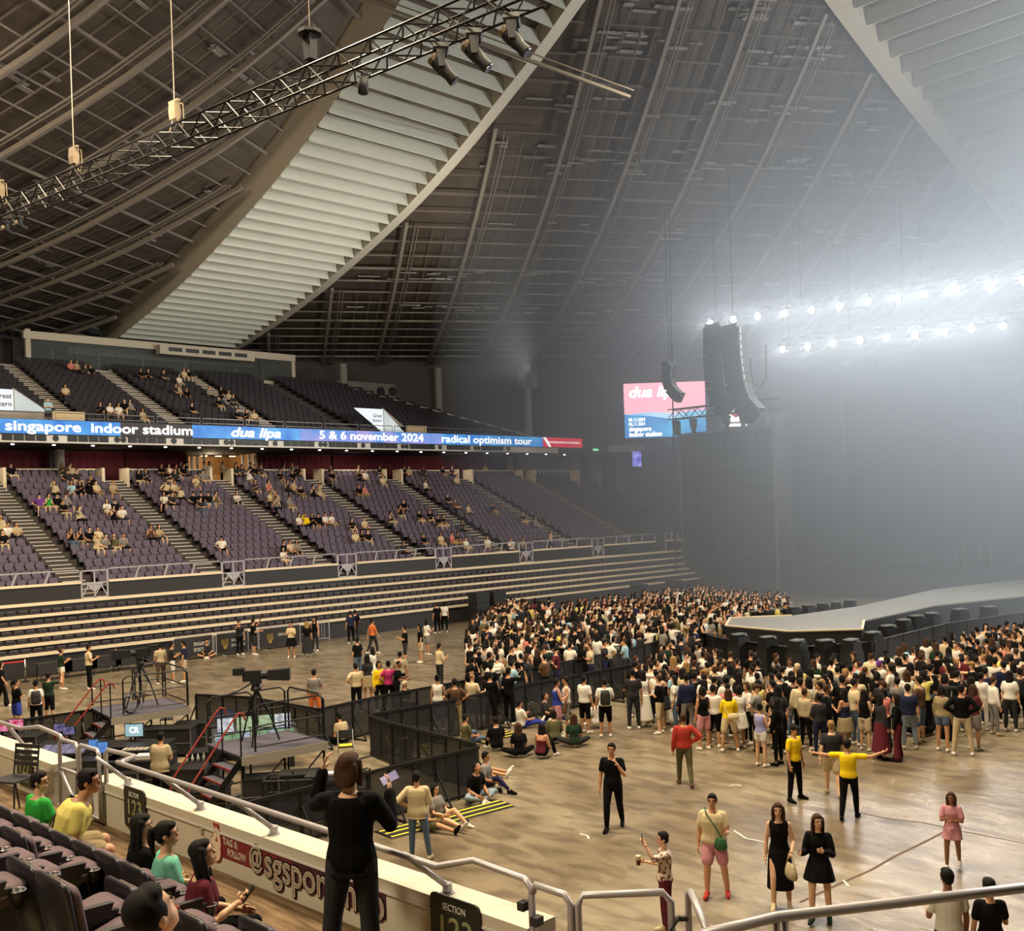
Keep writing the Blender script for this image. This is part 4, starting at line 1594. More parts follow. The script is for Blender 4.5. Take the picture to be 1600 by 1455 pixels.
def blob(cx, cz, rx, rz, rot=0, n=16):
    return [(cx + rx * math.cos(q) * math.cos(rot) - rz * math.sin(q) * math.sin(rot), cz + rx * math.cos(q) * math.sin(rot) + rz * math.sin(q) * math.cos(rot)) for q in np.arange(n) * 2 * PI / n]


for grow, mm, d in ((.014, M_rd, .005), (0, M_cr, .010)):
    wpoly(blob(.09, -.08, .09 + grow, .10 + grow), d, mm, 'palm')
    wpoly(blob(.045, .01, .05 + grow, .045 + grow), d + .0005, mm, 'knuckles')
    wpoly(blob(.03, -.045, .045 + grow, .03 + grow, .2), d + .001, mm, 'knuckles')
    wpoly(blob(.15, .07, .028 + grow, .11 + grow, .25), d + .0015, mm, 'thumb')
    wpoly(blob(.09, .09, .028 + grow, .10 + grow, -.35), d + .002, mm, 'finger')
for s_ in (-1, 1):
    wpoly(blob(.115 + .028 * s_, .185, .022, .026, -.5 * s_), .016, M_rd, 'fingertip')
text('TAG &', .095, M_cr, bn, Vector((0, 0, .045)) + x * .22 - NX * .006, FW, bold=.004, width=.27)
text('FOLLOW', .095, M_cr, bn, Vector((0, 0, -.055)) + x * .30 - NX * .006, FW, bold=.004, width=.34)
for bold, mm, d in ((.022, M_or, .006), (.006, M_cr, .012)):
    text('@', .27, mm, bn, Vector((0, 0, .0)) + x * .70 - NX * d, FW, bold=bold, width=.22 + (bold > .01) * .03)
    text('sgsportshub', .40, mm, bn, Vector((0, 0, -.012)) + x * .96 - NX * d, FW, bold=bold, width=1.78 + (bold > .01) * .03)
m = MB()
nbox(m, .16, -.02, 3.42, .22, 0, 3.5)
tag(m.build('wall_socket', mat('socket_grey', (170, 166, 150), .5)), 'small grey socket plate on the near wall above the hand emblem', 'socket')

# near chairs -------------------------------------------------------------
M_shell = mat('seat_shell_black', (38, 34, 38), .38, var=.1)
M_seatf = mat('seat_fabric_mauve', (98, 80, 86), .85, var=.1, scale=30)
M_plate = mat('number_plate', (120, 106, 84), .4, .3)


def rr(w, h, r, n=3):
    pts = []
    for cx, cy, a0 in ((w / 2 - r, h - r, 0), (-w / 2 + r, h - r, 90), (-w / 2 + r * .6, r * .6, 180), (w / 2 - r * .6, r * .6, 270)):
        for k in range(n + 1):
            q = math.radians(a0 + 90 * k / n)
            pts.append((cx + r * math.cos(q) * (1 if a0 < 180 else .6), cy + r * math.sin(q) * (1 if a0 < 180 else .6)))
    return pts


def slab(w, h, r, z0, y_of, t0, t1, shrink=.02):
    """upright rounded panel: front at y_of(z)+t0, back at y_of(z)+t1"""
    m = MB()
    rg = []
    for t, sc in ((t0, 1 - shrink * 2), (t0 + (t1 - t0) * .25, 1), (t0 + (t1 - t0) * .75, 1), (t1, 1 - shrink * 2)):
        rg.append([(p[0] * sc, y_of(p[1]) + t, z0 + h / 2 + (p[1] - h / 2) * sc) for p in rr(w, h, r)])
    return m.rings(rg)


lean = lambda z: -.16 * z        # local +y is forward, the back leans backward
ME = {}
ME['back_shell'] = slab(.43, .78, .06, .12, lambda z: -.20 + lean(z - .18), -.06, -.02).mesh('back_shell', M_shell, True)
ME['back_cushion'] = slab(.39, .50, .06, .36, lambda z: -.20 + lean(z), -.02, .03).mesh('back_cushion', M_seatf, True)
ridge = MB()
for k in range(9):
    xx = -.15 + .0375 * k
    ridge.bar((xx, -.262, .36), (xx, -.20 - .16 * .44 - .062, .76), .008, .006)
ME['rear_ribs'] = ridge.mesh('rear_ribs', M_shell)
ME['number_plate'] = MB().hexa([(-.055, -.345, .868), (.055, -.345, .868), (.055, -.30, .884), (-.055, -.30, .884), (-.055, -.345, .873), (.055, -.345, .873), (.055, -.30, .889), (-.055, -.30, .889)]).mesh('number_plate', M_plate)
sc_ = MB()
R_ = Matrix.Rotation(math.radians(13), 3, 'X')
rg = []
for t, s in ((-.05, .9), (-.03, 1), (.02, 1), (.045, .86)):
    rg.append([Vector((0, -.12, .40)) + R_ @ Vector((p[0] * s, .2 + (p[1] - .2) * s, t)) for p in rr(.38, .40, .08)])
ME['seat_cushion'] = sc_.rings(rg).mesh('seat_cushion', M_seatf, True)
hg = MB()
for xx in (-.15, .15):
    hg.tube([Vector((xx, -.12, .38)), Vector((xx, -.12, .38)) + R_ @ Vector((0, .38, -.02))], .022, 6)
ME['seat_frame'] = hg.mesh('seat_frame', M_shell)
ar = MB().rings([[(.235, -.2, .52), (.285, -.2, .52), (.285, -.2, .56), (.235, -.2, .56)], [(.235, .10, .505), (.285, .10, .505), (.285, .10, .545), (.235, .10, .545)], [(.24, .13, .48), (.28, .13, .48), (.28, .13, .54), (.24, .13, .54)]])
ME['armrest'] = ar.mesh('armrest', M_shell)
cup = MB().rings([[(.26 + r * math.cos(q), .16 + r * math.sin(q), z) for q in np.arange(14) * 2 * PI / 14] for r, z in ((.03, .42), (.045, .50), (.05, .515), (.043, .515), (.036, .46))])
ME['cup_holder'] = cup.mesh('cup_holder', M_shell, True)
ME['leg'] = MB().rings([[(.235, -.22, 0), (.285, -.22, 0), (.285, .02, 0), (.235, .02, 0)], [(.24, -.2, .3), (.28, -.2, .3), (.28, -.02, .3), (.24, -.02, .3)], [(.235, -.24, .6), (.285, -.24, .6), (.285, .1, .59), (.235, .1, .59)]]).mesh('leg', M_shell)
RIM = mat('cup_rim_grey', (150, 140, 146), .35, .3)
ME['cup_rim'] = MB().tube([(.26 + .048 * math.cos(q), .16 + .048 * math.sin(q), .517) for q in np.arange(14) * 2 * PI / 14], .005, 4, close=True).mesh('cup_rim', RIM)


def near_chair(a, b, z, lab, occupied=False):
    t = thing('stadium_chair', lab, 'chair', nsp(a, b, z), NRZ - PI / 2, 'tip up seats of the near stand')
    for k in ('back_shell', 'back_cushion', 'rear_ribs', 'number_plate', 'seat_frame', 'armrest', 'leg'):
        inst(k, ME[k], t)
    c = inst('seat_cushion', ME['seat_cushion'], t)
    ch = inst('cup_holder', ME['cup_holder'], t)
    inst('cup_rim', ME['cup_rim'], ch)


row = {1: [4.05 - .425 * k for k in range(15)] + [-3.78], 2: [3.2 - .44 * k for k in range(12)], 3: [], 4: []}
names = {1: 'front', 2: 'second', 3: 'third', 4: 'fourth'}
ROWS = {
    1: (3.1, -1.42, [4.05 - .425 * k for k in range(15)] + [-3.62]),
    2: (3.4, -2.04, [2.2 - .43 * k for k in range(9)] + [-3.02, -3.45, -3.88]),
    3: (3.7, -2.66, [1.0 - .43 * k for k in range(8)] + [-3.05, -3.48]),
    4: (4.0, -3.28, [-.9 - .43 * k for k in range(6)]),
}
for k, (z, b, lst) in ROWS.items():
    for i, a in enumerate(lst):
        w_ = ['one', 'two', 'three', 'four', 'five', 'six', 'seven', 'eight', 'nine', 'ten', 'eleven', 'twelve', 'thirteen', 'fourteen', 'fifteen', 'sixteen'][i]
        near_chair(a, b, z, 'mauve chair with black shell, %s from the far end of the %s near row' % (ORD[i], names[k]), occupied=(k == 1 and (.2 < a < .7 or -.9 < a < -1.0)))

# black chair on the aisle
bc = thing('aisle_chair', 'empty black plastic chair on the aisle before the sign numbered 122', 'chair', nsp(3.75, -.52, 3.1), NRZ + PI * .62)
m = MB()
m.rings([[(-.2, -.19, .43), (.2, -.19, .43), (.21, .2, .435), (-.21, .2, .435)], [(-.2, -.19, .45), (.2, -.19, .45), (.21, .2, .455), (-.21, .2, .455)]])
m.build('seat', M_shell, bc)
for sx in (-.19, .19):
    MB().tube([(sx, .19, 0), (sx, .17, .44)], .011, 6).build('leg', M_black, bc)
    MB().tube([(sx, -.24, 0), (sx, -.17, .44), (sx, -.22, .82)], .011, 6).build('leg', M_black, bc)
for j in range(4):
    MB().hexa([(-.185, -.19 - .012 * j, .56 + .07 * j), (.185, -.19 - .012 * j, .56 + .07 * j), (.185, -.18 - .012 * j, .56 + .07 * j), (-.185, -.18 - .012 * j, .56 + .07 * j), (-.185, -.2 - .012 * j, .605 + .07 * j), (.185, -.2 - .012 * j, .605 + .07 * j), (.185, -.19 - .012 * j, .605 + .07 * j), (-.185, -.19 - .012 * j, .605 + .07 * j)]).build('back_slat', M_shell, bc)
# ================================================================ figures
def nv(x, y, z):
    return Vector((x, y, z)).normalized()


ARM = {
    'hang': lambda s: (nv(s * .2, .02, -1), nv(s * .08, .22, -1)),
    'phone': lambda s: (nv(s * .22, .2, -1), nv(-s * .45, .9, .4)),
    'film': lambda s: (nv(s * .45, .75, -.05), nv(-s * .3, .45, .95)),
    'film2': lambda s: (nv(s * .85, .35, .05), nv(-s * .35, .5, .95)),
    'hip': lambda s: (nv(s * .75, -.3, -.8), nv(-s * .75, .4, -.55)),
    'cross': lambda s: (nv(s * .22, .2, -1), nv(-s * .9, .5, .12)),
    'out': lambda s: (nv(s * 1, .1, -.12), nv(s * 1, .25, .02)),
    'outup': lambda s: (nv(s * 1, .1, .0), nv(s * .75, .45, .3)),
    'face': lambda s: (nv(s * .25, .35, -.85), nv(-s * .45, .35, .9)),
    'lap': lambda s: (nv(s * .2, .3, -1), nv(-s * .35, 1, -.2)),
    'back': lambda s: (nv(s * .3, -.75, -.9), nv(s * .2, -.3, -1)),
    'swing_f': lambda s: (nv(s * .18, .3, -1), nv(s * .02, .6, -1)),
    'swing_b': lambda s: (nv(s * .2, -.35, -1), nv(s * .15, -.1, -1)),
    'cup': lambda s: (nv(s * .22, .15, -1), nv(s * .1, 1, .2)),
    'carry': lambda s: (nv(s * .25, .0, -1), nv(-s * .1, .75, -.35)),
    'wave': lambda s: (nv(s * .6, .3, .5), nv(s * .1, .2, 1)),
}
LEG = {
    'stand': lambda s: (nv(s * .07, .02, -1), nv(s * .03, -.03, -1)),
    'wide': lambda s: (nv(s * .16, .02, -1), nv(s * .12, -.03, -1)),
    'walk_f': lambda s: (nv(s * .03, .38, -1), nv(s * .02, .08, -1)),
    'walk_b': lambda s: (nv(s * .03, -.2, -1), nv(s * .02, -.5, -1)),
    'ease': lambda s: (nv(s * .1, .16, -1), nv(s * .08, -.12, -1)),
    'chair': lambda s: (nv(s * .12, 1, -.02), nv(s * .05, .08, -1)),
    'chair_w': lambda s: (nv(s * .35, 1, -.02), nv(s * .1, .12, -1)),
    'cross': lambda s: (nv(s * .85, .7, .12), nv(-s * .95, .22, -.28)),
    'out': lambda s: (nv(s * .12, 1, .14), nv(s * .08, 1, -.2)),
    'out_b': lambda s: (nv(s * .12, .85, .5), nv(s * .1, .75, -.66)),
    'knees': lambda s: (nv(s * .15, .72, .72), nv(s * .08, .35, -.95)),
}


def ell(c, X, Y, rx, ry, n=14):
    return [c + X * (rx * math.cos(2 * PI * j / n)) + Y * (ry * math.sin(2 * PI * j / n)) for j in range(n)]


DEC = [0.5]


def remesh(mb, v, smooth=4):
    me = bpy.data.meshes.new('t')
    me.from_pydata(mb.v, [], mb.f)
    o = bpy.data.objects.new('t', me)
    SCRATCH.collection.objects.link(o)
    md = o.modifiers.new('r', 'REMESH')
    md.mode = 'VOXEL'
    md.voxel_size = v
    sm = o.modifiers.new('s', 'SMOOTH')
    sm.factor = .5
    sm.iterations = smooth
    if DEC[0] < 1:
        dc = o.modifiers.new('d', 'DECIMATE')
        dc.ratio = DEC[0]
    dg = scratch_graph()
    r = o.evaluated_get(dg).to_mesh()
    nvt = len(r.vertices)
    co = np.empty(nvt * 3)
    r.vertices.foreach_get('co', co)
    co = co.reshape(-1, 3)
    fs = [tuple(p.vertices) for p in r.polygons]
    o.evaluated_get(dg).to_mesh_clear()
    bpy.data.objects.remove(o)
    bpy.data.meshes.remove(me)
    return co, fs


class Fig:
    """one posed figure: joints first, then body, garments, hair and shoes as separate surfaces"""

    def __init__(s, arms=('hang', 'hang'), legs=('stand', 'stand'), lean=0.0, side=0.0, twist=0.0, yaw=0.0, pitch=0.0, h=1.7, fem=False, wide=1.0):
        s.k = h / 1.7
        s.fem, s.w = fem, wide
        s.sd = nv(side, lean, 1)
        X = Vector((math.cos(twist), math.sin(twist), 0))
        s.Z = s.sd
        s.Y = s.Z.cross(X).normalized()
        s.X = s.Y.cross(s.Z).normalized()
        s.sh = .155 if fem else .178
        P = Vector((0, 0, 0))
        s.P = P
        s.J = {}
        for sg, nm, leg, arm in ((1, 'R', legs[0], arms[0]), (-1, 'L', legs[1], arms[1])):
            hip = P + Vector((sg * .09, 0, -.02))
            t, c = LEG[leg](sg) if isinstance(leg, str) else (nv(*leg[0]), nv(*leg[1]))
            kn = hip + t * .43
            an = kn + c * .42
            fd = Vector((c.x * .2 + sg * .12, 1, 0)) if c.z < -.6 else Vector((c.x, c.y * .5, .9))
            if c.z >= -.6 and abs(c.x) > .6:
                fd = Vector((c.x, .6, -.1))
            s.J['leg' + nm] = (hip, kn, an, fd.normalized(), c)
            shd = P + s.Z * .425 + s.X * (sg * s.sh)
            u, f = ARM[arm](sg) if isinstance(arm, str) else (nv(*arm[0]), nv(*arm[1]))
            R = Matrix((s.X, s.Y, s.Z)).transposed()
            u, f = R @ u, R @ f
            el = shd + u * .285
            wr = el + f * .25
            s.J['arm' + nm] = (shd, el, wr, f)
        s.neck = P + s.Z * .50
        s.head = P + s.Z * .605 + Vector((0, .02, .045))
        s.H = Matrix((s.X, s.Y, Vector((0, 0, 1)))).transposed()
        q = Matrix.Rotation(yaw, 3, 'Z') @ Matrix.Rotation(-pitch, 3, 'X')
        xh = s.X.copy()
        xh.z = 0
        ang = math.atan2(xh.y, xh.x)
        s.H = Matrix.Rotation(ang, 3, 'Z') @ q
        lo = min(min(s.J['leg' + n][2].z - .085 for n in 'RL'), -.13)
        s.dz = -lo

    def torso(s, mb, inf=0.0, lo=-.1, hi=.5, flare=0.0):
        w = s.w
        prof = [(-.10, .13, .10), (-.04, .165, .118), (.02, .168, .118), (.12, .142, .10), (.22, .15, .108), (.32, .165, .116), (.41, .16, .105), (.455, .115, .085), (.48, .07, .065), (.52, .05, .052)]
        if s.fem:
            prof = [(-.10, .14, .10), (-.04, .168, .118), (.02, .16, .112), (.13, .122, .09), (.22, .13, .1), (.31, .145, .118), (.40, .142, .095), (.45, .1, .078), (.48, .06, .058), (.52, .044, .046)]
        rg = []
        if lo < -.1:
            n = 3
            for i in range(n):
                hh = lo + (-.1 - lo) * i / n
                rg.append(ell(s.P + Vector((0, 0, hh)), s.X, s.Y, (.165 + flare * (-.1 - hh)) * w + inf, (.12 + flare * (-.1 - hh)) * w + inf))
        for hh, rx, ry in prof:
            if lo - .001 <= hh <= hi + .001:
                c = s.P + s.Z * hh
                k = w if hh < .4 else 1 + (w - 1) * .5
                rg.append(ell(c, s.X, s.Y, rx * k + inf, ry * k + inf))
        mb.rings(rg)
        if hi > .4:
            for n in 'RL':
                sh = s.J['arm' + n][0]
                mb.tube([s.P + s.Z * .405, sh], [.06 + inf * .6, .052 + inf * .6], 10)

    def limb(s, mb, pts, rs, n=10):
        mb.tube(pts, rs, n)
        for p, r in zip(pts, rs):
            mb.ball(p, r * .98, 10, 6)

    def arm(s, mb, n, inf=0.0, frac=2.0):
        sh, el, wr, f = s.J['arm' + n]
        k = .9 if s.fem else 1.0
        pts, rs = [sh], [.052 * k + inf * .6]
        if frac <= 1:
            pts.append(sh.lerp(el, frac))
            rs.append((.052 - .010 * frac) * k + inf * 1.15)
        else:
            m = sh.lerp(el, .5)
            pts += [m, el]
            rs += [.049 * k + inf, .041 * k + inf]
            g = frac - 1
            e = el.lerp(wr, min(.35, g))
            pts.append(e)
            rs.append(.042 * k + inf)
            if g > .35:
                pts.append(el.lerp(wr, g))
                rs.append((.042 - .014 * g) * k + inf)
        s.limb(mb, pts, rs)

    def leg(s, mb, n, inf=0.0, frac=2.0, flare=0.0):
        hip, kn, an, fd, c = s.J['leg' + n]
        w = 1 + (s.w - 1) * .6
        if frac <= 1:
            pts = [hip, hip.lerp(kn, frac * .5), hip.lerp(kn, frac)]
            rs = [.092 * w + inf, .084 * w + inf + flare * .5, (.09 - .03 * frac) * w + inf + flare]
        else:
            g = frac - 1
            pts = [hip, hip.lerp(kn, .5), kn, kn.lerp(an, min(g, .3))]
            rs = [.092 * w + inf, .077 * w + inf, .057 * w + inf, .056 * w + inf]
            if g > .3:
                pts.append(kn.lerp(an, g))
                rs.append((.056 - .02 * (g - .3) / .7) * w + inf + flare)
        s.limb(mb, pts, rs, 12)

    def foot(s, mb, n, inf=0.0):
        hip, kn, an, fd, c = s.J['leg' + n]
        dn = Vector((0, 0, -1)) if c.z < -.6 else (c.normalized() if abs(c.x) < .6 else Vector((0, 0, -1)))
        heel = an + dn * .04 - fd * .035
        ball = an + dn * .05 + fd * .10
        toe = an + dn * .058 + fd * .165
        mb.tube([an, heel], [.036 + inf, .036 + inf], 8)
        s.limb(mb, [heel, ball, toe], [.036 + inf, .037 + inf, .026 + inf], 8)
        mb.tube([an + fd * .01, ball], [.035 + inf, .03 + inf], 8)

    def headmesh(s, mb):
        H, c = s.H, s.head
        mb.tube([s.P + s.Z * .44, c + H @ Vector((0, -.012, -.05))], [.056, .048 if s.fem else .054], 10)
        mb.ball(c + H @ Vector((0, -.008, .03)), (.074, .092, .088), 14, 9, M=H)
        mb.ball(c + H @ Vector((0, .018, -.045)), (.058, .068, .064), 12, 8, M=H)
        mb.ball(c + H @ Vector((0, .052, -.085)), (.03, .028, .024), 8, 6, M=H)
        mb.tube([c + H @ Vector((0, .08, .02)), c + H @ Vector((0, .100, -.020))], [.009, .013], 6)
        mb.ball(c + H @ Vector((0, .072, -.058)), (.026, .02, .014), 8, 5, M=H)
        for sg in (-1, 1):
            mb.ball(c + H @ Vector((sg * .077, -.012, -.005)), (.012, .024, .034), 8, 6, M=H)
            mb.ball(c + H @ Vector((sg * .03, .062, .035)), (.028, .018, .014), 8, 5, M=H)

    def hand(s, mb, n, curl=.5):
        sh, el, wr, f = s.J['arm' + n]
        sg = 1 if n == 'R' else -1
        k = .92 if s.fem else 1
        # palm faces the body: side axis roughly forward
        a = f
        up = Vector((0, 1, 0)) if abs(f.y) < .75 else Vector((0, 0, 1))
        b = (up - a * up.dot(a)).normalized()      # thumb side
        c = a.cross(b) * sg                          # palm normal toward the body
        if c.x * sg > 0:
            c = -c
        pc = wr + a * .045 * k
        M = Matrix((b, c, a)).transposed()
        mb.ball(pc, (.040 * k, .017 * k, .052 * k), 10, 6, M=M)
        mb.tube([wr - a * .03, wr + a * .03], [.027 * k, .026 * k], 8)
        for i, (off, ln) in enumerate(((.028, .07), (.010, .078), (-.009, .072), (-.026, .056))):
            r0 = pc + a * .042 * k + b * off * k
            d1 = (a + c * curl * .5).normalized()
            p1 = r0 + d1 * ln * .5 * k
            d2 = (a + c * curl * 1.5).normalized()
            p2 = p1 + d2 * ln * .32 * k
            d3 = (a * .6 + c * curl * 2.2).normalized()
            mb.tube([r0 - a * .012, p1, p2, p2 + d3 * ln * .25 * k], [.0095 * k, .009 * k, .008 * k, .0065 * k], 5)
        t0 = pc + b * .034 * k - a * .02 * k
        d = (b * .7 + a * .7 + c * .35).normalized()
        t1 = t0 + d * .035 * k
        mb.tube([t0 - b * .012, t1, t1 + (a + c * .4).normalized() * .03 * k], [.012 * k, .011 * k, .008 * k], 5)

    # ---- surfaces
    def body(s, v, fingers=True):
        mb = MB()
        s.torso(mb)
        for n in 'RL':
            s.arm(mb, n, 0.0, 2.0)
            s.leg(mb, n)
            s.foot(mb, n)
        s.headmesh(mb)
        if not fingers:
            for n in 'RL':
                sh, el, wr, fd = s.J['arm' + n]
                mb.tube([wr - fd * .03, wr + fd * .06, wr + fd * .15], [.028, .036, .022], 8)
        co, fs = remesh(mb, v)
        out = MB().add(co, fs)
        if fingers:
            for n in 'RL':
                s.hand(out, n)
        return out

    def top(s, kind, v, inf=.016, hem=-.06, loose=0.0):
        mb = MB()
        if kind == 'tank':
            s.torso(mb, inf, hem, .45)
        elif kind == 'tube':
            s.torso(mb, inf, hem, .36)
        else:
            s.torso(mb, inf + loose, hem, .458)
            fr = {'short': .62, 'elbow': .95, 'long': 1.97}[kind]
            for n in 'RL':
                s.arm(mb, n, inf + loose * .35, fr)
        co, fs = remesh(mb, v)
        return MB().add(co, fs)

    def bottom(s, kind, v, inf=.014):
        mb = MB()
        w = s.w
        if kind in ('skirt', 'long_skirt'):
            ln = .42 if kind == 'skirt' else .78
            rg = []
            for i in range(5):
                hh = .03 - ln * i / 4
                r = .17 * w + inf + (.10 if kind == 'skirt' else .12) * i / 4
                rg.append(ell(s.P + Vector((0, 0, hh)), s.X, s.Y, r, r * .8))
            mb.rings(rg[::-1])
        else:
            s.torso(mb, inf, -.10, .04)
            fr, fl, i2 = {'trousers': (1.93, 0, .012), 'jeans': (1.93, 0, .006), 'wide': (1.95, .05, .018), 'shorts': (.78, .02, .012), 'hot': (.42, .015, .01), 'knee': (1.05, .02, .018), 'leggings': (1.92, 0, .002)}[kind]
            for n in 'RL':
                s.leg(mb, n, i2, fr, fl)
        co, fs = remesh(mb, v)
        return MB().add(co, fs)

    def dress(s, v, ln=.5, sleeves=None, inf=.014, flare=.2):
        mb = MB()
        s.torso(mb, inf, -.1, .45 if sleeves is None else .482)
        if sleeves:
            for n in 'RL':
                s.arm(mb, n, inf + .012, {'short': .7, 'long': 1.95}[sleeves])
        rg = []
        for i in range(6):
            hh = .0 - ln * i / 5
            r = .172 + inf + flare * ln * i / 5
            rg.append(ell(s.P + Vector((0, .01 * i, hh)), s.X, s.Y, r, r * .78))
        mb.rings(rg[::-1])
        co, fs = remesh(mb, v)
        return MB().add(co, fs)

    def hair(s, kind, v):
        mb = MB()
        H, c = s.H, s.head
        q = lambda x, y, z: c + H @ Vector((x, y, z))
        if kind == 'bald':
            mb.ball(q(0, -.02, .045), (.077, .088, .08), 12, 8, M=H)
        else:
            mb.ball(q(0, -.022, .048), (.083, .092, .086), 12, 8, M=H)
            mb.ball(q(0, .03, .088), (.068, .05, .038), 10, 6, M=H)
            mb.ball(q(0, -.05, -.012), (.074, .06, .07), 10, 6, M=H)
            for sg in (-1, 1):
                mb.ball(q(sg * .052, -.02, .03), (.036, .07, .062), 8, 6, M=H)
        if kind in ('long', 'curly', 'bob'):
            ln = {'long': .36, 'curly': .22, 'bob': .12}[kind]
            rg = []
            for i in range(6):
                z = .05 - (ln + .05) * i / 5
                wx = .088 + (.03 if kind == 'curly' else .012) * math.sin(PI * min(1, i / 4)) - (.03 if i == 5 else 0)
                yy = -.052 - .02 * i / 5
                rg.append(ell(q(0, yy, z), H @ Vector((1, 0, 0)), H @ Vector((0, 1, 0)), wx, .048 + (.035 if kind == 'curly' else .0)))
            mb.rings(rg[::-1])
            for sg in (-1, 1):
                mb.tube([q(sg * .07, .01, .07), q(sg * .088, -.005, -.02), q(sg * .09, -.01, -.06 - ln * .5)], [.03, .03, .022], 8)
        if kind == 'pony':
            mb.tube([q(0, -.1, .06), q(0, -.14, .05), q(0, -.15, -.03), q(0, -.12, -.2)], [.025, .034, .036, .014], 8)
        if kind == 'bun':
            mb.ball(q(0, -.09, .10), .042, 8, 6)
        if kind == 'cap':
            mb.ball(q(0, -.01, .06), (.088, .1, .07), 12, 8, M=H)
            mb.tube([q(0, .06, .055), q(0, .15, .04)], [.06, .045], 8)
        co, fs = remesh(mb, v, 3)
        return MB().add(co, fs)

    def shoes(s, v):
        mb = MB()
        for n in 'RL':
            s.foot(mb, n, .008)
        co, fs = remesh(mb, v, 2)
        return MB().add(co, fs)

    def face(s):
        out = []
        H, c = s.H, s.head
        e = MB()
        for sg in (-1, 1):
            e.ball(c + H @ Vector((sg * .031, .082, .018)), (.013, .007, .008), 6, 4, M=H)
        b = MB()
        for sg in (-1, 1):
            b.tube([c + H @ Vector((sg * .018, .088, .038)), c + H @ Vector((sg * .046, .078, .04))], .005, 4)
        m = MB().tube([c + H @ Vector((-.022, .088, -.052)), c + H @ Vector((0, .094, -.054)), c + H @ Vector((.022, .088, -.052))], .006, 5)
        return e, b, m

    def place(s, mb):
        k = s.k
        mb.v = [((p[0]) * k, p[1] * k, (p[2] + s.dz) * k) for p in mb.v]
        return mb

    def pt(s, v):
        return Vector((v.x * s.k, v.y * s.k, (v.z + s.dz) * s.k))


SKIN = [mat('skin_light', (214, 168, 132), .55, var=.05), mat('skin_tan', (190, 138, 100), .55, var=.05), mat('skin_brown', (140, 94, 66), .55, var=.05)]
M_hairb = mat('hair_black', (24, 20, 19), .8, spec=.2)
M_hairbr = mat('hair_brown', (66, 44, 30), .8, spec=.2)
M_hairbl = mat('hair_fair', (150, 116, 70), .8, spec=.2)
M_eye = mat('eye_dark', (22, 18, 16), .3)
M_lip = mat('lip_rose', (150, 78, 70), .5)
CLOTH = {}


def cloth(name, rgb):
    if name not in CLOTH:
        CLOTH[name] = mat('cloth_' + name.replace(' ', '_'), rgb, .9, var=.1, scale=14, bump=.15, spec=.15)
    return CLOTH[name]


for n_, c_ in dict(black=(11, 11, 12), charcoal=(46, 46, 48), white=(222, 216, 204), cream=(206, 188, 150), grey=(130, 126, 120), red=(176, 60, 50), yellow=(236, 200, 30), lavender=(150, 150, 196), blue=(48, 62, 150), navy=(34, 38, 64), denim=(86, 104, 126), pale_denim=(132, 146, 160), maroon=(92, 34, 44), pink=(196, 136, 144), magenta=(176, 50, 104), green=(52, 160, 62), olive=(92, 88, 60), khaki=(150, 132, 98), beige=(196, 176, 142), brown=(92, 68, 52), teal=(112, 182, 158), lemon=(214, 200, 110), orange=(206, 110, 62), dark_green=(34, 52, 38), rose=(206, 120, 116), sand=(176, 160, 128), purple=(110, 60, 140), sky=(150, 190, 206)).items():
    cloth(n_, c_)


fl_ = mat('cloth_floral', (206, 186, 160), .85, var=.0, scale=16)
_e = [n for n in fl_.node_tree.nodes if n.type == 'TEX_NOISE'][0]
_r = fl_.node_tree.nodes.new('ShaderNodeValToRGB')
_r.color_ramp.interpolation = 'CONSTANT'
_r.color_ramp.elements[0].color = lin((214, 196, 176)) + (1,)
_r.color_ramp.elements[1].position = .54
_r.color_ramp.elements[1].color = lin((110, 52, 44)) + (1,)
fl_.node_tree.links.new(_e.outputs['Fac'], _r.inputs['Fac'])
fl_.node_tree.links.new(_r.outputs['Color'], fl_.node_tree.nodes['Principled BSDF'].inputs['Base Color'])
CLOTH['floral'] = fl_


def hero(label, px=None, py=None, z=0.0, pos=None, face=0.0, top=('short', 'black'), bottom=('trousers', 'black'), hair=('short', M_hairb), skin=1, shoes='white', v=.018, dress=None, fingers=True, group=None, hem=-.06, loose=.006, **pose):
    """a person with its own pose; face = heading in degrees, 0 looks along +X, 90 along +Y"""
    DEC[0] = .7 if v < .0125 else (.5 if v < .0185 else .42)
    f = Fig(**pose)
    p = pos if pos is not None else onz(px, py, z)
    root = f.place(f.body(v, fingers)).build('person', SKIN[skin], None, True, p, math.radians(face - 90))
    tag(root, label, 'person', group)
    if dress:
        kind, col, ln, slv, fl = dress
        f.place(f.dress(v, ln, slv, flare=fl)).build('dress', cloth(*col) if isinstance(col, tuple) else CLOTH[col], root, True)
    else:
        f.place(f.bottom(bottom[0], v)).build({'skirt': 'skirt', 'long_skirt': 'skirt', 'shorts': 'shorts', 'hot': 'shorts', 'knee': 'shorts'}.get(bottom[0], 'trousers'), CLOTH[bottom[1]], root, True)
        f.place(f.top(top[0], v, hem=hem, loose=loose)).build('shirt', CLOTH[top[1]], root, True)
    if hair:
        f.place(f.hair(hair[0], v * .8)).build('cap' if hair[0] == 'cap' else 'hair', hair[1], root, True)
    if shoes:
        f.place(f.shoes(v * .8)).build('shoes', CLOTH[shoes], root, True)
    if v < .021:
        e, b, m = f.face()
        f.place(e).build('eyes', M_eye, root)
        f.place(b).build('eyebrows', M_eye, root)
        f.place(m).build('mouth', M_lip, root)
    root['h'] = f.k
    root.update_tag()
    F_OF[root.name] = f
    return root


F_OF = {}


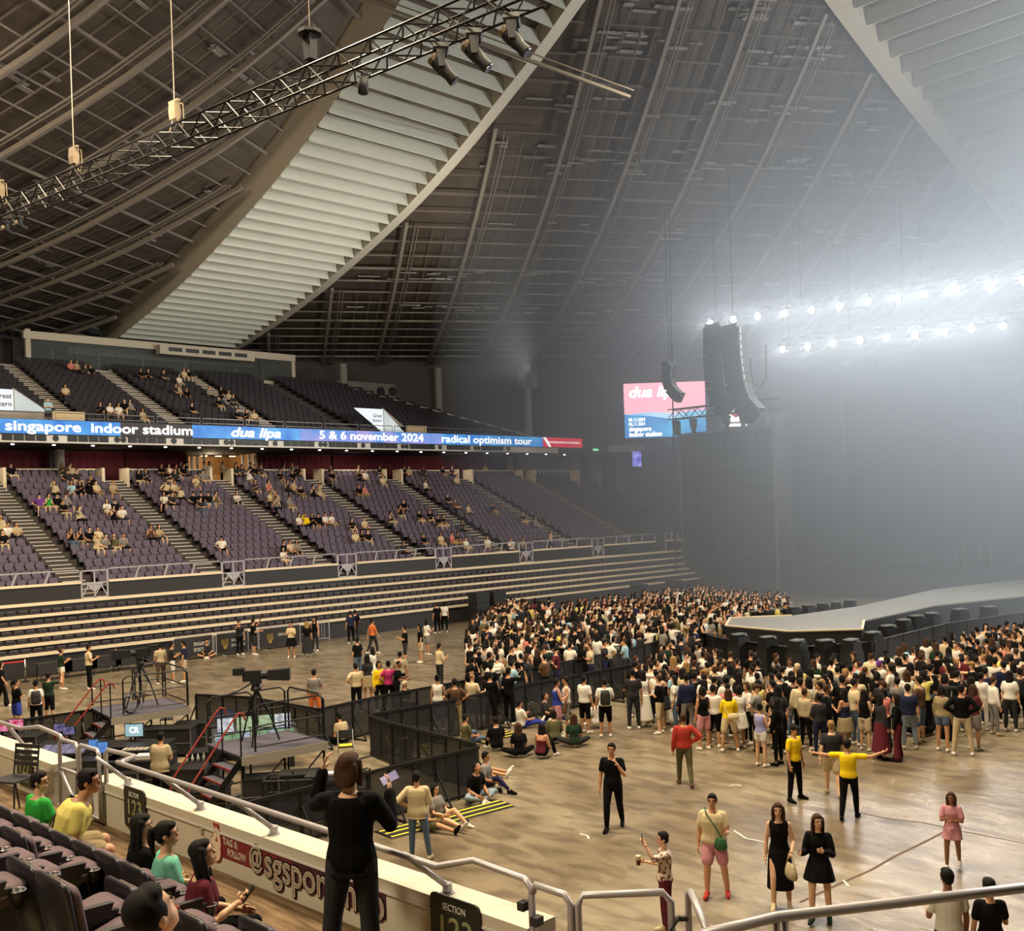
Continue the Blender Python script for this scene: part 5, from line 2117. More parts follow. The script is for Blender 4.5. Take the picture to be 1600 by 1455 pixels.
def handpt(root, n, d=.09):
    f = F_OF[root.name]
    sh, el, wr, fd = f.J['arm' + n]
    return Matrix.Translation(root.location) @ Matrix.Rotation(root.rotation_euler.z, 4, 'Z') @ f.pt(wr + fd * d)


def facecam(px, py, extra=0.0, z=0.0):
    p = onz(px, py, z)
    return math.degrees(math.atan2(-p.y, -p.x)) + extra
# ================================================================ people placed one by one
def rel(px, py, r, z=0.0):
    p = onz(px, py, z)
    return math.degrees(math.atan2(p.y, p.x)) + r


def person(label, px, py, r=0, **kw):
    z = kw.pop('z', 0.0)
    return hero(label, px, py, z=z, face=rel(px, py, r, z), **kw)


HB, HBR, HBL = M_hairb, M_hairbr, M_hairbl
H_ = {}
# --- open floor in front of the barrier
H_['walker'] = person('person in black tee and black trousers walking alone with a hand raised to the mouth', 960, 1296, 168, h=1.78, arms=('hang', 'face'), legs=('walk_f', 'walk_b'), bottom=('trousers', 'black'), shoes='black', v=.016)
H_['red'] = person('person in brick red long sleeved shirt and khaki trousers walking away with hand on hip', 1071, 1228, 8, h=1.72, arms=('hip', 'hang'), legs=('walk_b', 'walk_f'), top=('long', 'red'), bottom=('trousers', 'olive'), shoes='brown', hair=('short', HBR))
H_['staff1'] = person('steward in yellow polo and headset standing with hands at the sides facing sideways', 1243, 1251, -125, h=1.66, arms=('hang', 'hang'), legs=('wide', 'wide'), top=('short', 'yellow'), bottom=('trousers', 'black'), shoes='black', v=.016, hair=('cap', HB))
H_['staff2'] = person('steward in yellow shirt with both arms stretched out seen from behind', 1328, 1280, -12, h=1.66, arms=('outup', 'out'), legs=('walk_f', 'walk_b'), top=('short', 'yellow'), bottom=('trousers', 'black'), shoes='black', v=.016)
H_['grey_back'] = person('fair haired person in dark grey tee and beige shorts walking away behind the pointing steward', 1302, 1243, 5, h=1.68, wide=1.12, arms=('swing_f', 'swing_b'), legs=('walk_b', 'walk_f'), top=('short', 'charcoal'), bottom=('shorts', 'beige'), hair=('short', HBL), shoes='sand', skin=0)
H_['pink_shorts'] = person('person in white tee and pink shorts with green shoulder bag standing on the open floor', 1118, 1398, 172, h=1.69, wide=1.18, arms=('hang', 'cup'), legs=('walk_f', 'wide'), top=('short', 'cream'), bottom=('shorts', 'pink'), shoes='red', v=.015, loose=.02)
H_['long_dress'] = person('person with long dark hair in a long black sleeveless dress walking with a cream handbag', 1221, 1418, 178, h=1.68, fem=True, arms=('hang', 'carry'), legs=('walk_f', 'stand'), dress=('dress', 'black', .62, None, .06), hair=('long', HBR), shoes='cream', skin=0, v=.015)
H_['mini'] = person('person with long hair in a loose black mini dress walking beside the long black dress', 1283, 1438, 172, h=1.65, fem=True, arms=('cup', 'phone'), legs=('walk_f', 'stand'), dress=('dress', 'black', .28, 'long', .28), hair=('long', HBR), shoes='dark_green', skin=0, v=.015, yaw=.5)
H_['girl'] = person('curly haired child in a rose pink dress walking near the right edge of the floor', 1490, 1360, 176, h=1.36, fem=True, arms=('phone', 'cross'), legs=('stand', 'walk_b'), dress=('dress', 'pink', .24, 'short', .12), hair=('curly', HBR), shoes='white', skin=2, v=.015)
H_['cup_lady'] = person('short haired person in patterned top and red trousers holding up a phone and cup', 1042, 1460, 100, h=1.56, fem=True, arms=('cup', 'film'), legs=('stand', 'stand'), top=('elbow', 'floral'), bottom=('trousers', 'maroon'), hair=('short', HB), shoes='cream', skin=0, v=.014)
H_['white_back'] = person('person in white tee standing behind the near rail at the right, seen from behind', 1487, 1566, 25, h=1.72, arms=('hang', 'phone'), top=('short', 'white'), bottom=('trousers', 'black'), v=.014, skin=2)
H_['cap_back'] = person('person in black top and cap standing beside the white tee behind the near rail', 1552, 1571, 15, h=1.62, fem=True, arms=('phone', 'hang'), top=('short', 'black'), bottom=('trousers', 'black'), hair=('cap', HB), v=.014)
H_['jeans'] = person('person in cream shirt and blue jeans standing hand on hip by the cable ramp', 655, 1345, -8, h=1.68, arms=('phone', 'hip'), legs=('wide', 'stand'), top=('elbow', 'cream'), bottom=('jeans', 'denim'), shoes='sand', v=.015, hem=-.12, loose=.02)
# --- sitting by the cable ramp
H_['s1'] = person('long haired person in grey top sitting with legs stretched out against the barrier', 684, 1290, -130, h=1.62, fem=True, lean=-.1, arms=('lap', 'lap'), legs=('out', 'out_b'), top=('short', 'grey'), bottom=('hot', 'charcoal'), hair=('long', HB), skin=0)
H_['s1b'] = person('person in brown shorts sitting half hidden behind the cream shirt', 664, 1296, -120, h=1.62, lean=-.1, arms=('lap', 'lap'), legs=('out', 'out'), top=('short', 'sand'), bottom=('shorts', 'olive'), skin=1, shoes='black')
H_['s2'] = person('person in black tee and pale jeans sitting cross legged at the barrier corner', 740, 1252, -140, h=1.7, lean=.25, pitch=-.5, arms=('lap', 'lap'), legs=('cross', 'cross'), top=('short', 'black'), bottom=('jeans', 'pale_denim'))
H_['s3'] = person('person in grey tee and dark jeans sitting behind the cross legged black tee', 758, 1236, -110, h=1.68, lean=.05, arms=('lap', 'lap'), legs=('out_b', 'cross'), top=('short', 'grey'), bottom=('jeans', 'navy'), shoes='black')
H_['s4'] = person('person in dark top with pale shoes sitting at the far side of the barrier corner', 742, 1214, -100, h=1.65, lean=-.1, arms=('lap', 'back'), legs=('out', 'out'), top=('short', 'charcoal'), bottom=('shorts', 'black'))
for lab, px, py, r, kw in (
    ('person in black tee sitting alone on the floor with back turned, nearest the barrier corner', 777, 1174, 15, dict(arms=('lap', 'lap'), legs=('knees', 'knees'), lean=.15, top=('short', 'black'), bottom=('trousers', 'black'))),
    ('long haired person in black sitting second in the floor group of five', 812, 1184, 10, dict(fem=True, arms=('lap', 'lap'), legs=('cross', 'cross'), lean=.1, top=('short', 'black'), bottom=('trousers', 'black'), hair=('long', HBR))),
    ('long haired person with bare shoulders sitting in the middle of the floor group', 846, 1186, -30, dict(fem=True, arms=('lap', 'lap'), legs=('knees', 'knees'), lean=.12, top=('tube', 'maroon'), bottom=('trousers', 'black'), hair=('long', HB))),
    ('person in olive hooded top sitting behind the floor group', 868, 1162, 20, dict(arms=('lap', 'lap'), legs=('knees', 'cross'), lean=.2, top=('long', 'olive'), bottom=('trousers', 'black'), hair=('bob', HB))),
    ('person with brown hair in dark green top sitting last in the floor group', 898, 1168, 5, dict(fem=True, arms=('lap', 'lap'), legs=('cross', 'cross'), lean=.1, top=('short', 'dark_green'), bottom=('trousers', 'charcoal'), hair=('long', HBR))),
    ('person in white tee sitting on the floor behind the two white tees', 933, 1138, 60, dict(arms=('lap', 'lap'), legs=('knees', 'knees'), lean=.15, top=('short', 'white'), bottom=('shorts', 'white'))),
    ('person in white tee sitting against the barrier with legs in blue jeans out', 815, 1138, -60, dict(arms=('lap', 'phone'), legs=('out', 'out'), lean=-.1, top=('short', 'white'), bottom=('jeans', 'blue'))),
    ('person in dark grey top sitting against the barrier looking down at a phone', 852, 1128, -100, dict(arms=('lap', 'phone'), legs=('out_b', 'cross'), pitch=-.5, top=('short', 'charcoal'), bottom=('trousers', 'navy'))),
    ('person in jeans sitting low behind the barrier corner', 728, 1166, -60, dict(arms=('lap', 'lap'), legs=('out', 'out_b'), top=('short', 'olive'), bottom=('jeans', 'denim'))),
    ('person in black sitting on the floor among the front standing crowd with long hair', 1437, 1152, 10, dict(fem=True, arms=('lap', 'lap'), legs=('cross', 'cross'), top=('long', 'black'), bottom=('trousers', 'black'), hair=('long', HB))),
    ('person in dark clothes sitting beside the long haired black figure in the front crowd', 1462, 1142, -60, dict(arms=('lap', 'lap'), legs=('knees', 'knees'), top=('short', 'charcoal'), bottom=('trousers', 'black'))),
    ('person in white tee sitting low at the front of the crowd behind the lavender top', 1197, 1128, 15, dict(arms=('lap', 'phone'), legs=('cross', 'cross'), top=('short', 'white'), bottom=('trousers', 'charcoal'))),
):
    kw.setdefault('hair', ('short', HB))
    person(lab, px, py, r, h=1.66, v=.02, group='people sitting on the floor', **kw)
# --- inside and behind the barrier pen
FL = [
    ('person in white tank top and jeans standing inside the pen with a shoulder bag', 686, 1142, -20, dict(fem=True, arms=('phone', 'hang'), top=('tank', 'white'), bottom=('jeans', 'denim'), hair=('bun', HB))),
    ('person in brown tee with hands on hips standing inside the pen', 713, 1150, 10, dict(arms=('hip', 'hip'), top=('short', 'brown'), bottom=('trousers', 'khaki'))),
    ('person in pale tee and olive shorts leaning on the barrier', 740, 1140, -35, dict(arms=('cup', 'cup'), top=('short', 'cream'), bottom=('knee', 'olive'), hair=('bald', HBL), skin=0)),
    ('person in black standing at the barrier, first of the two dark figures', 768, 1137, -25, dict(arms=('cup', 'cup'), top=('long', 'black'), bottom=('trousers', 'black'))),
    ('taller person in black standing at the barrier, second of the two dark figures', 797, 1133, -35, dict(arms=('film', 'hang'), top=('long', 'black'), bottom=('trousers', 'black'), h=1.76)),
    ('person in cream shirt leaning on the far side of the barrier', 688, 1076, -60, dict(arms=('phone', 'lap'), top=('elbow', 'cream'), bottom=('trousers', 'charcoal'))),
    ('person in grey tee and orange shorts seen from behind the right camera platform', 493, 1128, -20, dict(arms=('phone', 'hang'), top=('short', 'grey'), bottom=('knee', 'orange'), skin=1)),
    ('person in cream shirt standing behind the barrier in the small group', 558, 1116, 25, dict(arms=('hang', 'hip'), top=('short', 'cream'), bottom=('trousers', 'black'))),
    ('steward in yellow top standing in the small group behind the barrier', 594, 1112, -150, dict(fem=True, arms=('hang', 'cross'), top=('long', 'yellow'), bottom=('trousers', 'black'), hair=('bob', HB))),
    ('person in magenta top with back turned in the small group behind the barrier', 609, 1112, 15, dict(fem=True, arms=('hip', 'hip'), top=('short', 'magenta'), bottom=('trousers', 'black'), hair=('bun', HB))),
    ('person in light grey shirt at the right of the small group behind the barrier', 627, 1092, -10, dict(arms=('hang', 'phone'), top=('short', 'sand'), bottom=('trousers', 'black'))),
    ('person in dark dress in the middle of the small group behind the barrier', 576, 1098, 30, dict(fem=True, arms=('cross', 'hang'), top=('short', 'charcoal'), bottom=('skirt', 'khaki'), hair=('long', HB))),
    ('person in black and jeans shorts behind the small barrier group', 560, 1062, 40, dict(arms=('hang', 'hang'), top=('short', 'black'), bottom=('jeans', 'denim'))),
    ('person in long white dress behind the small barrier group', 584, 1082, 60, dict(fem=True, arms=('hang', 'cross'), top=('short', 'white'), bottom=('long_skirt', 'white'), hair=('long', HB))),
    ('person in salmon shirt and dark trousers walking across the back floor', 583, 1022, -60, dict(arms=('swing_f', 'swing_b'), legs=('walk_f', 'walk_b'), top=('short', 'orange'), bottom=('trousers', 'charcoal'))),
    ('person in navy standing at the left of two by the closed stand', 549, 1006, 20, dict(arms=('hang', 'hang'), top=('short', 'navy'), bottom=('trousers', 'black'))),
    ('person in black standing at the right of two by the closed stand', 556, 1004, -20, dict(arms=('cross', 'hang'), top=('short', 'black'), bottom=('trousers', 'charcoal'))),
    ('person in dark shorts standing left in the pair by the barricade end', 634, 1038, 90, dict(arms=('hang', 'phone'), top=('short', 'black'), bottom=('knee', 'charcoal'))),
    ('person in black tee and pale skirt right in the pair by the barricade end', 658, 1036, 100, dict(fem=True, arms=('hang', 'hang'), top=('short', 'black'), bottom=('shorts', 'beige'), hair=('long', HB))),
    ('person in white standing by the barricade end with a phone', 668, 1024, -60, dict(fem=True, arms=('phone', 'hang'), top=('short', 'white'), bottom=('shorts', 'grey'), hair=('long', HB))),
    ('person in black with pale bag standing near the curved barricade', 684, 990, 30, dict(arms=('hang', 'hang'), top=('short', 'black'), bottom=('trousers', 'black'))),
    ('person in white top standing near the curved barricade', 695, 988, 0, dict(fem=True, arms=('hang', 'phone'), top=('short', 'white'), bottom=('trousers', 'black'), hair=('bob', HB))),
    ('person in cream tee and black trousers standing alone near the closed stand', 140, 1078, -80, dict(arms=('phone', 'hang'), top=('short', 'cream'), bottom=('trousers', 'black'), h=1.8)),
    ('person in dark green top and white shorts looking at a phone by the black tables', 97, 1078, -70, dict(fem=True, arms=('phone', 'phone'), pitch=-.5, top=('short', 'dark_green'), bottom=('hot', 'white'), hair=('bun', HBR))),
    ('person in black tee standing close to the left camera platform, first of a pair', 270, 1068, -80, dict(arms=('phone', 'hang'), top=('short', 'charcoal'), bottom=('knee', 'white'))),
    ('person in navy tee and beige shorts, second of a pair by the left platform', 289, 1066, 80, dict(arms=('cup', 'hang'), top=('short', 'navy'), bottom=('knee', 'beige'))),
    ('person in striped pale shirt standing behind the left camera tripod', 252, 1070, 20, dict(arms=('hang', 'hang'), top=('short', 'sand'), bottom=('trousers', 'brown'))),
    ('person in charcoal tee standing by the banner barricade, left of a pair', 375, 1024, -150, dict(arms=('film', 'hang'), top=('short', 'charcoal'), bottom=('trousers', 'black'), shoes='white')),
    ('person in black tee and shorts pointing by the banner barricade, right of a pair', 397, 1024, -80, dict(arms=('cup', 'film'), top=('short', 'black'), bottom=('knee', 'charcoal'), h=1.74)),
    ('person in cream top and black skirt standing left of three by the last banner', 456, 1028, 170, dict(fem=True, arms=('cup', 'phone'), top=('short', 'cream'), bottom=('skirt', 'black'), hair=('bun', HB))),
    ('fair haired person in striped black and white dress by the last banner', 481, 1027, 10, dict(fem=True, arms=('hang', 'phone'), top=('short', 'black'), bottom=('long_skirt', 'charcoal'), hair=('long', HBL))),
    ('person with long hair in black behind the striped dress', 493, 1018, 150, dict(fem=True, arms=('hang', 'hang'), top=('tank', 'black'), bottom=('trousers', 'charcoal'), hair=('long', HB))),
    ('person with ponytail in black tee and blue skirt standing behind the near wall', 27, 1143, -60, dict(fem=True, arms=('cross', 'cross'), top=('short', 'black'), bottom=('shorts', 'blue'), hair=('pony', HB), yaw=-.5)),
    ('person with dark backpack over white tee standing behind the near wall', 58, 1146, 0, dict(fem=True, arms=('hang', 'hang'), top=('short', 'white'), bottom=('trousers', 'black'), hair=('bun', HB))),
    ('person in dark green tee and shorts filming behind the near wall', 78, 1130, -40, dict(arms=('film', 'phone'), top=('short', 'dark_green'), bottom=('knee', 'black'))),
    ('person in black at the far left edge walking past the belt barrier', 3, 1104, -100, dict(fem=True, arms=('swing_f', 'hang'), legs=('walk_f', 'walk_b'), top=('short', 'black'), bottom=('wide', 'black'), hair=('bob', HB))),
    # front rank of the standing crowd
    ('person in blue sleeveless top and pink shorts at the front of the crowd', 872, 1152, -70, dict(arms=('phone', 'hang'), top=('tank', 'blue'), bottom=('shorts', 'pink'))),
    ('person in white vest facing the blue sleeveless top', 887, 1148, 90, dict(arms=('phone', 'hang'), top=('tank', 'white'), bottom=('knee', 'grey'))),
    ('person in white tee and black shorts standing right of the blue sleeveless top', 915, 1146, -40, dict(arms=('hang', 'phone'), top=('short', 'white'), bottom=('knee', 'black'), loose=.02)),
    ('person in white tee with dark backpack and black shorts seen from behind', 947, 1152, 5, dict(arms=('phone', 'hang'), top=('short', 'white'), bottom=('knee', 'black'), loose=.02)),
    ('tall person in charcoal tee and trousers standing right of the backpack', 991, 1140, 10, dict(arms=('hang', 'phone'), top=('short', 'charcoal'), bottom=('trousers', 'charcoal'), h=1.78)),
    ('person in long white dress standing right of the charcoal tee', 1007, 1136, 30, dict(fem=True, arms=('hang', 'phone'), top=('tank', 'white'), bottom=('long_skirt', 'white'), hair=('long', HB))),
    ('person in cream shirt and denim trousers in the front rank', 1020, 1120, -30, dict(arms=('hang', 'phone'), top=('elbow', 'cream'), bottom=('jeans', 'denim'))),
    ('person in beige top and wide beige trousers in the front rank', 1042, 1124, 10, dict(fem=True, arms=('hang', 'hang'), top=('long', 'brown'), bottom=('wide', 'beige'), hair=('long', HB))),
    ('fair haired person in black top and beige shorts in the front rank', 1075, 1119, 10, dict(fem=True, arms=('hang', 'phone'), top=('short', 'black'), bottom=('shorts', 'beige'), hair=('long', HBL))),
    ('person in black tank and pale skirt left of the yellow top', 1101, 1172, 30, dict(fem=True, arms=('cross', 'hang'), top=('tank', 'black'), bottom=('shorts', 'pink'), hair=('bob', HB))),
    ('person in white shirt and black shorts just left of the yellow top', 1117, 1168, -20, dict(arms=('phone', 'phone'), top=('short', 'white'), bottom=('knee', 'black'))),
    ('person in bright yellow top and cream shorts with a white waist bag', 1141, 1175, 8, dict(fem=True, arms=('phone', 'phone'), legs=('wide', 'wide'), top=('long', 'yellow'), bottom=('shorts', 'cream'), hair=('long', HBR), h=1.66)),
    ('person in white tee just right of the yellow top', 1157, 1170, 40, dict(fem=True, arms=('hang', 'phone'), top=('short', 'white'), bottom=('skirt', 'white'), hair=('bob', HB))),
    ('person in white blouse and black leggings right of the yellow top', 1170, 1163, 120, dict(fem=True, arms=('phone', 'phone'), top=('elbow', 'white'), bottom=('leggings', 'black'), hair=('bob', HBR))),
    ('person in lavender sleeveless top and white shorts standing in front of the crowd', 1190, 1198, -40, dict(fem=True, arms=('phone', 'phone'), legs=('stand', 'stand'), top=('tank', 'lavender'), bottom=('hot', 'white'), hair=('bun', HB), skin=0, h=1.56, yaw=.4)),
    ('person with long dark hair all in black right of the lavender top', 1217, 1196, 60, dict(fem=True, arms=('phone', 'hang'), top=('long', 'black'), bottom=('leggings', 'black'), hair=('long', HB), shoes='black')),
    ('person in pale yellow shirt and light jeans in the front crowd seen from behind', 1249, 1132, 8, dict(arms=('hang', 'phone'), top=('elbow', 'lemon'), bottom=('jeans', 'pale_denim'), hair=('cap', CLOTH['beige']), h=1.78, loose=.02)),
    ('person in white vest and black leggings with an arm raised in the front crowd', 1267, 1152, 30, dict(fem=True, arms=('film', 'hang'), legs=('walk_f', 'walk_b'), top=('tank', 'white'), bottom=('leggings', 'black'), hair=('long', HB))),
    ('person in black tee and trousers right of the white vest in the front crowd', 1319, 1158, 5, dict(arms=('hang', 'phone'), top=('short', 'black'), bottom=('trousers', 'black'), h=1.78)),
    ('person with long hair in dark top left of the black tee in the front crowd', 1292, 1148, -20, dict(fem=True, arms=('hang', 'hang'), top=('long', 'charcoal'), bottom=('trousers', 'black'), hair=('long', HB))),
    ('person in black top and maroon skirt, left one of the maroon pair', 1378, 1187, -60, dict(fem=True, arms=('hang', 'cross'), top=('long', 'charcoal'), bottom=('long_skirt', 'maroon'), hair=('long', HB), shoes='black', h=1.66)),
    ('person in black top and wide maroon trousers, right one of the maroon pair', 1404, 1189, 80, dict(fem=True, arms=('cross', 'hang'), top=('long', 'black'), bottom=('wide', 'maroon'), hair=('long', HB), shoes='black', h=1.66)),
    ('person in white tee and cap with waist bag in the front crowd', 1376, 1120, -20, dict(arms=('phone', 'hang'), top=('short', 'white'), bottom=('trousers', 'black'), hair=('cap', CLOTH['purple']))),
    ('person in white top and beige shorts with long brown hair in the front crowd', 1420, 1142, 10, dict(fem=True, arms=('hang', 'hang'), top=('short', 'white'), bottom=('shorts', 'beige'), hair=('long', HBR))),
    ('person in white tee and brown shorts right of the long brown hair', 1447, 1128, -10, dict(fem=True, arms=('phone', 'cross'), top=('short', 'white'), bottom=('shorts', 'brown'), hair=('long', HB))),
    ('person in black top and denim shorts standing left of the white trousers', 1474, 1174, -30, dict(fem=True, arms=('hang', 'hang'), top=('long', 'khaki'), bottom=('hot', 'denim'), hair=('bob', HB))),
    ('person in black jumper and white trousers standing apart in front of the crowd', 1505, 1181, 5, dict(arms=('hip', 'hip'), legs=('wide', 'wide'), top=('long', 'black'), bottom=('trousers', 'beige'), h=1.8)),
    ('person half hidden behind the black jumper with bare legs', 1523, 1172, -40, dict(fem=True, arms=('phone', 'hang'), top=('short', 'maroon'), bottom=('shorts', 'grey'), hair=('long', HBR))),
    ('person in white tee with small black backpack and dark trousers at the right crowd edge', 1557, 1120, 5, dict(arms=('hang', 'phone'), legs=('wide', 'wide'), top=('short', 'white'), bottom=('trousers', 'charcoal'), h=1.76)),
    ('person in pale grey hoodie left of the small black backpack', 1540, 1108, 60, dict(arms=('outup', 'hang'), top=('long', 'grey'), bottom=('trousers', 'grey'), hair=('bald', HBL))),
]
FLP = []
for lab, px, py, r, kw in FL:
    kw.setdefault('hair', ('short', HB))
    kw.setdefault('h', 1.68)
    if 'fem' in kw and 'h' not in kw:
        kw['h'] = 1.62
    FLP.append(person(lab, px, py, r, v=.021, **kw))
person('person in white tee sitting with legs apart on the floor at the closed stand', 182, 1044, 175, h=1.68, v=.021, lean=.15, arms=('lap', 'lap'), legs=('knees', 'knees'), top=('short', 'white'), bottom=('shorts', 'black'), hair=('short', HB))
person('person in dark clothes sitting cross legged below the first banner', 324, 1028, 175, h=1.66, v=.021, lean=.1, arms=('lap', 'lap'), legs=('cross', 'cross'), top=('short', 'charcoal'), bottom=('shorts', 'black'), hair=('short', HB))

# --- near stand
H_['filmer'] = hero('person with shoulder length brown hair in black jacket filming from the aisle, nearest of all', 556, 1536, z=3.1, face=rel(556, 1536, -14, 3.1), h=1.70, wide=.98, arms=(((.30, .42, -.72), (-.10, .55, .80)), ((-.45, .70, -.30), (.20, .15, .95))), legs=('stand', 'wide'), top=('long', 'black'), bottom=('wide', 'charcoal'), hair=('bob', HBR), shoes='black', skin=0, v=.010, hem=-.13, loose=.012, yaw=-.25)
M_phone = mat('phone_black', (20, 20, 22), .3)
M_pscr = emis('phone_screen', (150, 130, 160), .9, (210, 190, 200), 6)


def phone(root, n, lab, tiltz=.0, lit=True, up=True):
    p = handpt(root, n, .12)
    g = thing('phone', lab, 'phone', p, root.rotation_euler.z + tiltz)
    MB().box(-.037, -.005, -.075, .037, .004, .075).build('case', M_phone, g)
    MB().box(-.033, -.007, -.07, .033, -.005, .07).build('display', M_pscr if lit else M_phone, g)
    if not up:
        g.rotation_euler.x = -.7
    return g


g = phone(H_['filmer'], 'R', 'phone held sideways with lit screen by the person in black jacket', .0)
g.rotation_euler.y = 1.1
phone(H_['cup_lady'], 'L', 'black phone held up by the person in red trousers')
p = handpt(H_['cup_lady'], 'R', .12)
g = thing('drink_cup', 'pale paper cup with brown drink held by the person in red trousers', 'cup', p + Vector((0, 0, -.05)))
MB().rings([[(r * math.cos(q), r * math.sin(q), z) for q in np.arange(12) * PI / 6] for r, z in ((.032, -.02), (.038, .06))]).build('drink', mat('cola', (70, 34, 22), .3), g, True)
MB().rings([[(r * math.cos(q), r * math.sin(q), z) for q in np.arange(12) * PI / 6] for r, z in ((.039, .06), (.045, .12), (.046, .125), (.02, .13))]).build('cup_rim', mat('paper_cup', (214, 200, 160), .6), g, True)


def bag(lab, p, rz, w, h, d, m_, strap, name='shoulder_bag'):
    g = thing(name, lab, 'bag', p, rz)
    rg = []
    for z, kx, ky in ((-h / 2, .8, .7), (-h * .3, 1, 1), (0, .96, .9), (h * .35, .8, .6), (h / 2, .6, .3)):
        rg.append([(w / 2 * kx * math.cos(q), d / 2 * ky * math.sin(q), z) for q in np.arange(12) * PI / 6])
    MB().rings(rg).build('pouch', m_, g, True)
    MB().tube(strap, .012, 6).build('strap', m_, g)
    return g


p = handpt(H_['long_dress'], 'L', .10)
bag('cream slouchy handbag with looped handle held by the person in long black dress', p + Vector((0, 0, -.24)), math.radians(60), .34, .24, .14, CLOTH['sand'], [(-.13, 0, .08), (-.06, 0, .26), (.06, 0, .26), (.13, 0, .08)], 'handbag')


def bag_on(root, lab, fwd, side, z, w, h, d, m_, strap, name='shoulder_bag'):
    k = root.rotation_euler.z
    M = Matrix.Rotation(k, 4, 'Z')
    p = root.location + M @ Vector((side, fwd, z))
    return bag(lab, p, k, w, h, d, m_, strap, name)


M_gbag = mat('bag_green', (40, 92, 50), .7)
bag_on(H_['pink_shorts'], 'green shoulder bag worn across the white tee above the pink shorts', .17, -.14, .92, .22, .2, .1, M_gbag, [(-.02, -.02, .08), (.1, .0, .3), (.24, -.04, .5), (.27, -.16, .56)])
nm = {o['label']: o for o in FLP}
M_bk = mat('backpack_black', (34, 32, 32), .7)


def backpack(lab, key, w=.3, h=.42, d=.18):
    r = [o for o in FLP if key in o['label']][0]
    k = r.rotation_euler.z
    g = thing('backpack', lab, 'bag', r.location + Matrix.Rotation(k, 4, 'Z') @ Vector((0, -.2, 1.18)), k)
    rg = []
    for z, kx, ky in ((-h / 2, .8, .7), (-h * .4, 1, 1), (h * .2, .96, .9), (h * .42, .8, .7), (h / 2, .5, .4)):
        rg.append([(w / 2 * kx * math.copysign(abs(math.cos(q)) ** .6, math.cos(q)), d / 2 * ky * math.copysign(abs(math.sin(q)) ** .6, math.sin(q)), z) for q in np.arange(16) * PI / 8])
    MB().rings(rg).build('pack', M_bk, g, True)
    MB().rings([[(x * w * .36, -d * .5 - y, z) for x, z in ((-1, -h * .35), (1, -h * .35), (1, -h * .05), (-1, -h * .05))] for y in (0, .04)]).build('pocket', M_bk, g)
    for s in (-1, 1):
        MB().tube([(s * .1, .08, h * .42), (s * .12, .2, h * .45), (s * .13, .36, h * .2)], .016, 6).build('strap', M_bk, g)


backpack('dark grey backpack on the white tee with black shorts', 'with dark backpack and black shorts')
backpack('small black backpack on the white tee at the right crowd edge', 'small black backpack and dark', .24, .32, .14)
backpack('black backpack on the white tee behind the near wall', 'dark backpack over white tee')
r = [o for o in FLP if 'white waist bag' in o['label']][0]
bag_on(r, 'white waist bag worn on the back of the bright yellow top', -.2, .08, .98, .3, .16, .1, CLOTH['cream'], [(-.12, .02, .05), (-.2, .1, .2), (-.22, .2, .34)], 'waist_bag')

SEAT = [
    ('person in bright green tee sitting in the front row of the near stand', (4.20, 11.94), 3.81, 10, dict(top=('short', 'green'), bottom=('shorts', 'charcoal'), hair=('short', HB), arms=('lap', 'lap'), legs=('chair', 'chair'), lean=.05, yaw=-.9, h=1.55, skin=0)),
    ('person in pale yellow tee leaning forward with black bag strap, in the front row', (4.07, 10.25), 4.11, -18, dict(top=('short', 'lemon'), bottom=('shorts', 'khaki'), hair=('short', HB), arms=('lap', 'lap'), legs=('chair', 'chair_w'), lean=.5, yaw=-.3, h=1.78, wide=1.22, skin=1)),
    ('person with very long black hair sitting left of the ponytail in the front row', (4.06, 9.09), 3.9, 0, dict(top=('long', 'black'), bottom=('trousers', 'black'), hair=('long', HB), fem=True, arms=('lap', 'lap'), legs=('chair', 'chair'), yaw=-.6, h=1.6, skin=0)),
    ('person with black ponytail and teal top sitting in the front row', (4.06, 8.59), 3.93, -10, dict(top=('short', 'teal'), bottom=('trousers', 'black'), hair=('pony', HB), fem=True, arms=('lap', 'lap'), legs=('chair', 'chair'), yaw=-.4, h=1.6, skin=0)),
    ('long haired person in dark maroon top looking at a phone in the front row', (3.99, 7.82), 3.94, -20, dict(top=('short', 'maroon'), bottom=('wide', 'black'), hair=('long', HB), fem=True, arms=('phone', 'lap'), legs=('chair_w', 'chair'), yaw=-.15, pitch=-.25, h=1.66, skin=0)),
    ('dark haired person in pink collar cut off by the bottom of the picture', (1.89, 4.15), 5.0, 20, dict(top=('short', 'rose'), bottom=('trousers', 'black'), hair=('short', HB), arms=('lap', 'lap'), legs=('chair', 'chair'), pitch=-.5, yaw=-.2, h=1.74, skin=0)),
]
SP = []
for lab, (x, y), zh, dr_, kw in SEAT:
    f = Fig(**{k: v for k, v in kw.items() if k in ('arms', 'legs', 'lean', 'yaw', 'pitch', 'h', 'fem', 'wide')})
    hz_ = f.pt(f.head).z
    SP.append(hero(lab, pos=Vector((x, y, zh - hz_)), face=-2 + dr_, v=.011, **kw))
    hd = f.pt(f.head)
    off = Matrix.Rotation(math.radians(-2 + dr_ - 90), 4, 'Z') @ Vector((hd.x, hd.y, 0))
    SP[-1].location = Vector((x - off.x, y - off.y, zh - hz_))
g = phone(SP[4], 'R', 'phone in the hand of the long haired person in dark maroon top', 0, False, False)
r = SP[1]
k = r.rotation_euler.z
g = thing('sling_bag', 'black sling bag strap across the back of the pale yellow tee', 'bag', r.location, k)
M4 = Matrix.Identity(4)
f = F_OF[r.name]
